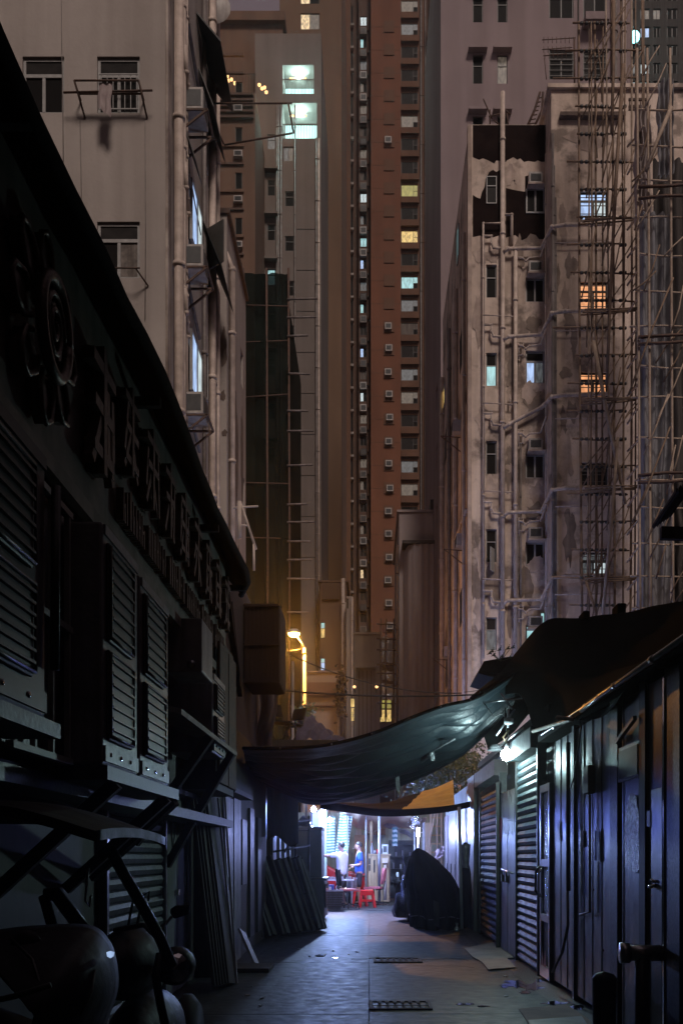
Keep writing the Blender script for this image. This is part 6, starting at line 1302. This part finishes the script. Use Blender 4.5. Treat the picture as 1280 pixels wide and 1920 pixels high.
# crate counter and junk on it
ct = thing('plywood_counter', 'tan plywood counter with slots behind the blue grey post', 'counter', (.35, 29.5, 0)); x0, x1 = XX(684, 29.5), XX(729, 29.5)
for i in range(4): w_ = (x1-x0)/4; build(MB().box(x0+i*w_+.004, x0+(i+1)*w_-.004, 29.5, 29.53, .04, 1.42), 'plank', 'wood_pale', ct)
build(MB().box(x0, x1+.03, 29.54, 30.1, .02, 1.40), 'carcass', 'wood_pale', ct); build(MB().box(x0-.03, x1+.05, 29.47, 30.12, 1.405, 1.45), 'counter_top', 'wood_pale', ct)
for a, c_, z in ((691, 694, .95), (691, 694, 1.15), (700, 703, .9)): build(MB().box(XX(a, 29.5), XX(c_, 29.5), 29.49, 29.499, z, z+.17+.2*(a == 700)), 'slot', 'black_metal', ct)
tag(build(MB().tube([(XX(722, 29.3), 29.3, .1), (XX(722, 29.3), 29.3, 1.3)], .05, 10), 'drain_pipe', 'pipe_pale'), 'pale plastic drain pipe against the plywood counter', 'pipe')
tag(build(MB().box(XX(716, 29.3), XX(727, 29.3), 29.2, 29.4, 1.18, 1.32), 'pipe_bracket', 'pipe_pale'), 'pale square bracket over the drain pipe', 'bracket')
mn = thing('framed_screen', 'small pale framed panel standing on the plywood counter', 'frame', P(722, 1590, 29.8)); build(MB().box(XX(716, 29.8), XX(727, 29.8), 29.8, 29.84, 1.455, ZZ(1584, 29.8)), 'frame', 'white_paint', mn); build(MB().box(XX(718, 29.8), XX(725, 29.8), 29.79, 29.798, 1.50, ZZ(1587, 29.8)), 'panel', 'board_grey', mn)
jb = thing('bottle', 'white bottle on the plywood counter', 'bottle', P(697, 1585, 29.8)); build(MB().lathe((XX(697, 29.8), 29.8, 1.453), [(0, 0), (.04, 0), (.045, .05), (.045, .2), (.015, .28), (.015, .33), (0, .34)], 12), 'body', 'white_paint', jb); build(MB().cyl((XX(697, 29.8), 29.8, 1.79), .017, .03, 10), 'cap', 'red_plastic', jb)
for i, (px, m, lb) in enumerate(((703, 'board_white', 'pale tin beside the white bottle'), (709, 'red_plastic', 'red tub beside the pale tin on the counter'), (713, 'board_grey', 'grey jar next to the framed panel'))): tag(build(MB().lathe((XX(px, 29.8), 29.8, 1.453), [(0, 0), (.05, 0), (.055, .1+.03*i), (0, .11+.03*i)], 12), 'jar', m), lb, 'jar')
pst = thing('blue_grey_post', 'straight blue grey steel post holding up the awnings', 'post', (XX(712, 28.4), 28.4, 0)); xp = XX(711, 28.4)
build(MB().tube([(xp, 28.4, 0), (xp, 28.4, 2.72)], .042, 14), 'shaft', 'pole_grey', pst); build(MB().box(xp-.13, xp+.22, 28.3, 28.5, .001, .03), 'base_plate', 'rust', pst)
tag(build(MB().tube([(XX(696, 30.2), 30.2, 1.45), (XX(696, 30.2), 30.2, 2.8)], .05, 10), 'wooden_post', 'wood_pale'), 'tan wooden post rising from the plywood counter', 'post')
# beige awnings
bw = thing('beige_awning', 'beige draped awning sloping down over the plywood counter', 'awning', (0, 30, 2.5))
A_ = [P(628, 1515, 28), P(655, 1522, 28), P(690, 1522, 28), P(740, 1526, 28), P(800, 1534, 28)]; B_ = [P(640, 1528, 33), P(668, 1552, 33), P(696, 1560, 33), P(745, 1552, 33), P(790, 1562, 33)]
build(MB().grid(lambda u, v: lerp_pts(A_, u).lerp(lerp_pts(B_, u), v)+Vector((0, 0, .03*math.sin(u*26+v*5)+.03*nz(u*7, v*7))), 40, 14), 'cloth', 'tarp_beige', bw)
b2w = thing('grey_awning_strip', 'grey awning strip slanting across behind the post', 'awning', (1, 32, 2.4)); build(MB().grid(lambda u, v: P(712, 1536, 31.5).lerp(P(782, 1566, 31.5), u)+Vector((0, .3*v, -.16*v+.02*math.sin(u*20))), 20, 4), 'cloth', 'board_white', b2w)
# striped curtains: alternate bands of real cloth strips
def stripe_curtain(label, px0, px1, py0, py1, Y, n, seed, lean=0):
    t = thing('striped_curtain', label, 'curtain', P((px0+px1)/2, py0, Y)); x0, x1, z0, z1 = XX(px0, Y), XX(px1, Y), ZZ(py1, Y), ZZ(py0, Y); dz = (z1-z0)/n
    for i in range(n):
        a = z0+i*dz; build(MB().grid(lambda u, v: (x0+(x1-x0)*u+lean*(a+dz*v-z0), Y+.04*math.sin(u*19+seed)+.03*nz(u*5, a*3), a+dz*v+.007*math.sin(u*8+seed)), 14, 1), 'stripe', 'cloth_stripe_b' if i % 2 else 'cloth_stripe_a', t)
stripe_curtain('striped curtain behind the white shirted person', 603, 628, 1532, 1602, 30.2, 26, 1); stripe_curtain('brightest striped curtain hanging over the two people', 628, 652, 1512, 1600, 29.8, 34, 2, .12); stripe_curtain('small striped cloth scrap near the shelves', 735, 745, 1552, 1587, 31, 8, 3)
tag(build(MB().grid(lambda u, v: (XX(653+6*u, 29.9)+.02*math.sin(v*6), 29.9+.03*math.sin(u*6), ZZ(1530, 29.9)-.42*v), 5, 6), 'green_cloth', 'teal_wall'), 'green cloth hanging beside the brightest striped curtain', 'cloth')
for px, lb in ((611, 'steel upright before the striped curtain'), (651, 'steel upright beside the green cloth'), (686, 'thin pale upright near the tan wooden post')): tag(build(MB().tube([(XX(px, 29.4), 29.4, 0), (XX(px, 29.4), 29.4, 2.6)], .025, 8), 'stall_pole', 'pole_grey'), lb, 'pole')
# back wall and shelves at the alley end
ew = Bld('teal_back_stall', 'teal panelled stall closing the view behind the awnings', 'stall', -4, 3.6, 34.5, 37, 2.9, 'teal_wall'); ew.finish()
build(MB().box(XX(664, 34.4), XX(690, 34.4), 34.40, 34.49, 1.0, ZZ(1566, 34.4)), 'board', 'cardboard', ew.o); build(MB().box(XX(688, 34.3), XX(722, 34.3), 34.3, 34.49, ZZ(1566, 34.3), ZZ(1548, 34.3)), 'board', 'rust', ew.o)
for i in range(3): build(MB().box(XX(654+i*13, 34.4), XX(665+i*13, 34.4), 34.43, 34.49, 1.5, ZZ(1549, 34.4)), 'panel', 'board_white' if i == 1 else 'teal_wall', ew.o)
sv_ = thing('black_shelf_unit', 'black shelf unit with crates of small white goods', 'shelf', (XX(755, 32), 32, 0))
for z in (.55, .95, 1.35, 1.75): build(MB().box(XX(729, 32), XX(780, 32), 32, 32.5, z, z+.03), 'shelf_board', 'black_metal', sv_)
for px in (730, 755, 778): build(MB().box(XX(px, 32), XX(px, 32)+.03, 32.0, 32.03, 0, 1.9), 'upright', 'black_metal', sv_)
build(MB().box(XX(729, 32), XX(780, 32), 32.5, 32.52, .0, 1.9), 'back_panel', 'black_metal', sv_)
for i in range(10):
    z = (.58, .98, 1.38)[i % 3]; px = 732+i*4.4; t = thing('goods_box', ('pale small carton on the black shelf unit'), 'carton', (XX(px, 32), 32.1, z), 'cartons on the black shelf unit'); build(MB().box(XX(px, 32), XX(px+3, 32), 32.05, 32.3, z+.002, z+.14+.05*(i % 2)), 'carton', 'board_white' if i % 3 else 'board_grey', t)
# right hand shelving, ladder frame, tube lamp
sh3 = thing('open_timber_rack', 'open timber rack like a ladder near the tube lamp', 'rack', (XX(820, 28), 28, 0))
for px in (806, 818, 826): build(MB().box(XX(px, 28), XX(px, 28)+.04, 28, 28.04, 0, 2.6), 'upright', 'wood_pale', sh3)
for py in (1535, 1551, 1568, 1584, 1600): build(MB().box(XX(806, 28)+.04, XX(826, 28)+.06, 28.04, 28.08, ZZ(py, 28), ZZ(py, 28)+.04), 'rung', 'wood_pale', sh3)
build(MB().beam(P(815, 1527, 27.9), P(800, 1600, 27.9), .05, .04), 'diagonal', 'wood_pale', sh3)
for i, px in enumerate((792, 797, 802)): tag(build(MB().box(XX(px, 28.6), XX(px+4, 28.6), 28.6, 28.64, .3, 2.35), 'leaning_plank', 'wood_pale' if i else 'board_white'), ('white plank', 'tan plank nearest the white one', 'tan plank nearest the timber rack')[i]+' standing behind the tube lamp', 'plank')
tl = thing('tube_lamp', 'glaring bluish upright tube lamp above the black cover', 'tube lamp', P(783, 1562, 26.5)); p = P(784, 1562, 26.5)
build(MB().tube([p+Vector((0, 0, -.10)), p+Vector((0, 0, .13))], .042, 12), 'tube', 'bulb_blue', tl); build(MB().tube([p+Vector((-.02, .05, -.8)), p+Vector((0, 0, -.11))], .03, 8), 'stem', 'board_white', tl); build(MB().tube([p+Vector((0, 0, .13)), p+Vector((.1, .2, .35))], .015, 6), 'cord', 'cable', tl)
lamp('tube_light', p+Vector((-.09, -.1, 0)), 230, (.34, .42, 1), .1)
fan_ = thing('standing_fan', 'standing fan with a wire guard behind the tube lamp', 'fan', P(775, 1545, 27.5)); p = P(777, 1543, 27.5)
for r_ in (.17, .12, .06): build(MB().tube([p+Vector((r_*math.cos(a), 0, r_*math.sin(a))) for a in [2*PI*i/20 for i in range(21)]], .006, 5), 'guard_ring', 'chrome', fan_)
for k in range(3):
    a = k*2.1; build(MB().beam(p+Vector((0, .03, 0)), p+Vector((.14*math.cos(a), .03, .14*math.sin(a))), .09, .01, (0, 1, .3)), 'blade', 'plastic_film', fan_)
build(MB().tube([p+Vector((0, .05, 0)), p+Vector((0, .05, -2.3))], .02, 8), 'pole', 'pole_grey', fan_)
tag(build(MB().grid(lambda u, v: (XX(814+18*u, 26.8), 26.8+.1*nz(u*3, v*3), ZZ(1598+18*v-12*u, 26.8)), 8, 6, .01), 'pink_sheet', 'laundry'), 'pink folded sheet lying behind the black cover', 'cloth')
# LED lamps at the stall
for i, (px, py, Y, e, lb) in enumerate(((588, 1518, 23.5, 150, 'brightest blue white bulb above the steel cabinet'), (606, 1519, 25, 160, 'blue white bulb second from the steel cabinet'), (630, 1513, 27.8, 760, 'blue white bulb near the brightest striped curtain'), (618, 1538, 26.8, 130, 'low violet bulb hanging over the white shirted person'))):
    p = P(px, py, Y); t = thing('stall_bulb', lb, 'light bulb', p); build(MB().lathe(p, [(0, -.07), (.05, -.05), (.065, 0), (.04, .05), (.02, .07)], 14), 'glass', 'bulb_blue', t); build(MB().cyl(p+Vector((0, 0, .07)), .022, .07, 10), 'socket', 'board_white', t); build(MB().tube([p+Vector((0, 0, .14)), p+Vector((.05, .1, .5))], .006, 5), 'cord', 'cable', t)
    lamp('stall_light', p+Vector((.02, -.02, -.14)), e, (.17, .25, 1) if i != 2 else (.42, .60, 1), .07)
cs = thing('lit_column_board', 'upright white board glowing beside the steel cabinet', 'board', (XX(592, 24), 24, 0)); build(MB().box(XX(584, 24), XX(597, 24), 24.3, 24.36, .9, ZZ(1522, 24)), 'board', 'white_paint', cs)
rs4 = thing('corrugated_stall_side', 'teal corrugated stall side lit white behind the bulbs', 'wall panel', (XX(607, 28.5), 28.5, 0))
build(MB().box(XX(596, 28.5), XX(612, 28.5), 28.6, 28.7, 0, 2.7), 'panel', 'teal_wall', rs4)
# ================================================================ people
def skin_obj(name, m, joints, edges, parent, sub=2):
    """joints {name: ((x,y,z), r)}; first joint is the root"""
    ks = list(joints); me = bpy.data.meshes.new(name); me.from_pydata([joints[k][0] for k in ks], [(ks.index(a), ks.index(b)) for a, b in edges], [])
    me.materials.append(M[m]); o = bpy.data.objects.new(name, me); C.objects.link(o); o.parent = parent
    md = o.modifiers.new('skin', 'SKIN'); md.use_smooth_shade = True
    if not me.skin_vertices: raise RuntimeError('skin layer')
    for i, k in enumerate(ks):
        r = joints[k][1]; me.skin_vertices[0].data[i].radius = r if isinstance(r, tuple) else (r, r)
    me.skin_vertices[0].data[0].use_root = True
    ss = o.modifiers.new('sub', 'SUBSURF'); ss.levels = sub; ss.render_levels = sub
    return o
def person(label, x, y, rz, shirt, arms, hh=1.74, turn=0, cig=False):
    """arms: per side (elbow, wrist) in body space; body faces +y before rz"""
    t = thing('person', label, 'person', (x, y, 0)); t.rotation_euler = (0, 0, rz); k = hh/1.74
    J = {'pelvis': ((0, 0, .94), (.15, .11)), 'waist': ((0, .0, 1.08), (.135, .10)), 'chest': ((0, .01, 1.30), (.165, .115)), 'neckbase': ((0, -.01, 1.45), (.09, .075)), 'neck': ((0, .0, 1.51), .055), 'head_low': ((0, .03, 1.57), (.065, .075)), 'head_mid': ((0, .025, 1.645), (.078, .095)), 'head_top': ((0, .01, 1.70), (.055, .07))}
    E = [('pelvis', 'waist'), ('waist', 'chest'), ('chest', 'neckbase'), ('neckbase', 'neck'), ('neck', 'head_low'), ('head_low', 'head_mid'), ('head_mid', 'head_top')]
    S = {'pelvis': ((0, 0, .80), (.20, .155)), 'waist': ((0, 0, 1.08), (.17, .135)), 'chest': ((0, .01, 1.30), (.19, .135)), 'collar': ((0, -.01, 1.44), (.10, .085))}; SE = [('pelvis', 'waist'), ('waist', 'chest'), ('chest', 'collar')]
    for s, n in ((-1, 'l'), (1, 'r')):
        el, wr = arms[n]; el = Vector(el); wr = Vector(wr); sh_ = Vector((s*.185, 0, 1.40)); d = (wr-el).normalized()
        J['sh'+n] = (tuple(sh_), .062); J['el'+n] = (tuple(el), .043); J['wr'+n] = (tuple(wr), (.026, .03)); J['palm'+n] = (tuple(wr+d*.07), (.036, .018)); E += [('chest', 'sh'+n), ('sh'+n, 'el'+n), ('el'+n, 'wr'+n), ('wr'+n, 'palm'+n)]
        side = d.cross(Vector((0, 0, 1)));  side = side.normalized() if side.length > .1 else Vector((1, 0, 0))
        for f in range(5):
            if f < 4:
                o = side*(-.027+.018*f); L = (.07, .08, .075, .06)[f]; a = wr+d*.075+o; b_ = a+d*L*.55+Vector((0, 0, -.006)); c = b_+d*L*.45+Vector((0, 0, -.018))
            else: a = wr+d*.03+side*.032; b_ = a+side*.022+d*.03; c = b_+d*.03
            fo = skin_obj('finger', 'skin', {'a': (tuple(a), .0095), 'b': (tuple(b_), .0085), 'c': (tuple(c), .007)}, [('a', 'b'), ('b', 'c')], t, 1)
        S['sh'+n] = (tuple(sh_), .085); m_ = sh_.lerp(el, .72); S['sl'+n] = (tuple(m_), .075); SE += [('chest', 'sh'+n), ('sh'+n, 'sl'+n)]
        J['hip'+n] = ((s*.095, 0, .88), .09); J['knee'+n] = ((s*.11, .03, .48), .055); J['ank'+n] = ((s*.115, -.01, .09), .036); J['toe'+n] = ((s*.125, .14, .04), (.04, .025)); E += [('pelvis', 'hip'+n), ('hip'+n, 'knee'+n), ('knee'+n, 'ank'+n), ('ank'+n, 'toe'+n)]
        T = {'a': ((s*.085, 0, .92), .115), 'b': ((s*.105, .01, .70), .095), 'c': ((s*.115, .02, .48), .088)}; skin_obj('shorts_leg', 'shorts_dark', T, [('a', 'b'), ('b', 'c')], t, 1)
        build_local = MB().lathe((s*.122, .06, 0), [(0, 0), (.055, 0), (.058, .03), (.045, .07), (0, .085)], 12, sy=2.1, sx=.9); so_ = bpy.data.objects.new('shoe', build_local.mesh('scooter_black')); C.objects.link(so_); so_.parent = t
        e_ = bpy.data.objects.new('ear', MB().lathe((s*.083, .02, 1.63), [(0, -.03), (.014, -.02), (.016, .01), (0, .03)], 8, sy=1.4, sx=.7).mesh('skin')); C.objects.link(e_); e_.parent = t
        e_ = bpy.data.objects.new('eye', MB().lathe((s*.032, .112, 1.645), [(0, -.01), (.012, 0), (0, .01)], 8).mesh('hair')); C.objects.link(e_); e_.parent = t
    skin_obj('body', 'skin', J, E, t); skin_obj('tshirt', shirt, S, SE, t)
    for nm, g, m in (('nose', MB().tube([(0, .115, 1.655), (0, .137, 1.615), (0, .118, 1.605)], [.008, .015, .012], 8), 'skin'), ('mouth', MB().tube([(-.022, .108, 1.578), (0, .118, 1.576), (.022, .108, 1.578)], .006, 6), 'pink_vinyl')):
        o = bpy.data.objects.new(nm, g.mesh(m)); C.objects.link(o); o.parent = t
    hp_ = []
    def hr(u, v):
        th = v*(1.85-.62*math.sin(2*PI*u)); return (.084*math.sin(th)*math.cos(2*PI*u), .100*math.sin(th)*math.sin(2*PI*u)+.006, 1.665+.094*math.cos(th))
    g = MB().grid(hr, 24, 12)
    o = bpy.data.objects.new('hair', g.mesh('hair')); C.objects.link(o); o.parent = t; sd_ = o.modifiers.new('s', 'SOLIDIFY'); sd_.thickness = .008; sd_.offset = 1
    if cig:
        o = bpy.data.objects.new('cigarette', MB().tube([(0.01, .118, 1.578), (.02, .19, 1.565)], .005, 6).mesh('white_paint')); C.objects.link(o); o.parent = t
    t.scale = (k, k, k); return t
person('person in a white t-shirt stretching one arm out towards the stall', -.77, 27.8, PI/2-.55, 'shirt_white', {'l': ((-.30, .30, 1.36), (-.22, .52, 1.42)), 'r': ((.24, .02, 1.12), (.20, .20, 1.02))}, 1.77)
person('person in a blue t-shirt smoking a cigarette in profile', -.28, 28.1, PI/2+.05, 'shirt_blue', {'l': ((-.23, -.04, 1.12), (-.15, .22, 1.10)), 'r': ((.27, -.08, 1.13), (.24, .16, 1.05))}, 1.78, cig=True)
# ================================================================ roofed scooter and motorcycle at the near corner
rsn = thing('roofed_scooter', 'roofed grey scooter with a big curved shield, nearest the viewer', 'scooter', (-1.2, 3.6, 0))
def roofn(u, v):
    x = -2.25+1.37*u; return (x, 3.2+1.1*v, 1.50+.11*math.sin(min(1, u*1.02)*PI*.62+.55)*(1-.35*(2*v-1)**2)-.20*max(0, u-.78)**1.3*5*.45)
build(MB().grid(roofn, 30, 14, -.035), 'roof', 'scooter_black', rsn)
build(MB().tube([P(205, 1590, 4.0), P(232, 1640, 4.05), P(270, 1705, 4.1), P(300, 1760, 4.15), P(322, 1812, 4.2)], .024, 10), 'windscreen_pillar', 'scooter_black', rsn)
build(MB().tube([P(85, 1680, 3.6), P(105, 1676, 3.6), P(130, 1710, 3.55), P(160, 1748, 3.5)], .026, 8), 'grab_frame', 'scooter_black', rsn); build(MB().tube([P(82, 1682, 3.6), P(100, 1745, 3.55)], .02, 8), 'grab_frame', 'scooter_black', rsn)
def shield(u, v):
    pts0 = [(-60, 1765), (20, 1752), (90, 1746), (165, 1746), (195, 1770), (207, 1805), (210, 1850), (195, 1900), (170, 1960), (130, 2060)]
    q = lerp_pts([Vector((a, b_, 0)) for a, b_ in pts0], u); c = Vector((60, 1900, 0)); r = q.lerp(c, v); Y = 2.95-.32*math.sin(PI*min(1, v*.9)*.5)+.18*(1-v)**6
    return P(r.x, r.y, Y)
build(MB().grid(shield, 60, 24), 'leg_shield', 'scooter_body', rsn, solid=.02)
build(MB().tube([Vector(shield(i/60, 0.0)) for i in range(61)], .012, 8), 'shield_rim', 'scooter_body', rsn)
build(MB().tube([P(-40, 1885, 2.62), P(30, 1868, 2.6), P(95, 1848, 2.6)], .008, 8), 'trim_line', 'scooter_body', rsn)
p = P(207, 1790, 2.95); build(MB().lathe(p, [(0, -.012), (.010, -.006), (.012, .006), (0, .01)], 10), 'indicator_glint', 'lit_blue', rsn)  # blue glint on the shield edge, added as a small glowing bead
build(MB().lathe(P(48, 1772, 2.9), [(.0, -.02), (.03, -.015), (.045, .0), (.04, .02)], 20, 'y'), 'horn_ring', 'scooter_body', rsn)
build(MB().box(-1.7, -.9, 3.0, 4.4, .22, .34), 'floorboard', 'scooter_black', rsn, bevel=.03)
build(MB().tube([P(20, 1760, 2.86), P(60, 1800, 2.72), P(80, 1860, 2.66), P(60, 1930, 2.62)], .005, 6), 'panel_seam', 'black_metal', rsn)
build(MB().tube([P(150, 1905, 2.75), P(172, 1860, 2.8), P(178, 1820, 2.85)], .004, 6), 'panel_seam', 'black_metal', rsn)
for x, y in ((-1.25, 2.7), (-1.25, 4.35)): build(MB().lathe((x, y, .25), [(.0, -.06), (.2, -.06), (.25, -.02), (.25, .02), (.2, .06), (0, .06)], 24, 'x'), 'wheel', 'tyre', rsn)
build(MB().grid(lambda u, v: (-1.7+.5*u, 3.5+.35*v, .75+.1*math.sin(PI*u)*math.sin(PI*v)), 12, 10, -.1), 'seat', 'scooter_black', rsn)
build(MB().tube([P(165, 1628, 4.1), P(162, 1660, 4.1), P(160, 1690, 4.1), P(167, 1700, 4.1), P(171, 1680, 4.1)], .006, 6), 'hanging_strap', 'alu', rsn)
mc = thing('black_motorcycle', 'glossy black motorcycle tucked behind the roofed scooter', 'motorcycle', (-1.1, 4.8, 0))
def tank(cx, cy, cz, rx, ry, rz_): return lambda u, v: (cx+rx*math.sin(PI*v)*math.cos(2*PI*u), cy+ry*math.sin(PI*v)*math.sin(2*PI*u), cz+rz_*math.cos(PI*v))
pc = P(240, 1800, 4.7); build(MB().grid(tank(pc.x, 4.75, pc.z-.02, .155, .45, .17), 32, 20), 'tank', 'scooter_black', mc)
ph_ = P(322, 1815, 4.5); build(MB().lathe(ph_, [(.085, .14), (.09, .06), (.08, .0), (.05, -.03), (0, -.04)], 20, 'y'), 'headlight', 'scooter_black', mc); build(MB().lathe(ph_+Vector((.01, -.005, 0)), [(.07, 0), (.05, -.03), (0, -.04)], 20, 'y'), 'lens', 'chrome', mc)
build(MB().grid(tank(-1.14, 5.1, .45, .17, .62, .26), 24, 16), 'fairing', 'scooter_black', mc)
for y in (4.45, 5.75): build(MB().lathe((-1.0 if y < 5 else -1.05, y, .3), [(.0, -.05), (.25, -.06), (.3, -.02), (.3, .02), (.25, .06), (0, .05)], 26, 'x'), 'wheel', 'tyre', mc)
build(MB().tube([P(300, 1790, 4.5), P(292, 1830, 4.45), P(300, 1880, 4.4), P(318, 1960, 4.4)], .02, 8), 'fork', 'scooter_black', mc)
build(MB().tube([P(240, 1738, 4.6), P(252, 1675, 4.6), P(248, 1668, 4.6)], .006, 6), 'mirror_stem', 'black_metal', mc); build(MB().tube([P(256, 1740, 4.6), P(268, 1680, 4.6), P(280, 1672, 4.6), P(278, 1690, 4.6)], .006, 6), 'mirror_stem', 'black_metal', mc)
pm_ = P(336, 1707, 4.7); build(MB().prism([pm_+Vector((a*.0025, 0, b_*.0025)) for a, b_ in ((-18, -6), (-10, -17), (18, -8), (20, 10), (-8, 8), (-17, 2))], (0, .03, 0)), 'mirror', 'scooter_black', mc, bevel=.006); build(MB().tube([P(322, 1720, 4.7), P(306, 1738, 4.65), P(300, 1790, 4.6)], .008, 6), 'mirror_stem', 'black_metal', mc)
build(MB().tube([P(215, 1745, 4.6), P(270, 1735, 4.5), P(310, 1775, 4.4)], .012, 8), 'handlebar', 'black_metal', mc)


# ================================================================ thin night haze (the lamps' halos)
hz_ = bpy.data.materials.new('haze'); hz_.use_nodes = True; t = hz_.node_tree; t.nodes.clear(); o_ = t.nodes.new('ShaderNodeOutputMaterial'); v_ = t.nodes.new('ShaderNodeVolumePrincipled')
v_.inputs['Color'].default_value = (.9, .9, .9, 1); v_.inputs['Density'].default_value = .0008; v_.inputs['Anisotropy'].default_value = .85; t.links.new(v_.outputs[0], o_.inputs['Volume'])
M['haze'] = hz_
build(MB().box(-60, 60, -50, 180, -1.6, 140), 'haze', 'haze', stuff=True)
cy.volume_bounces = 0
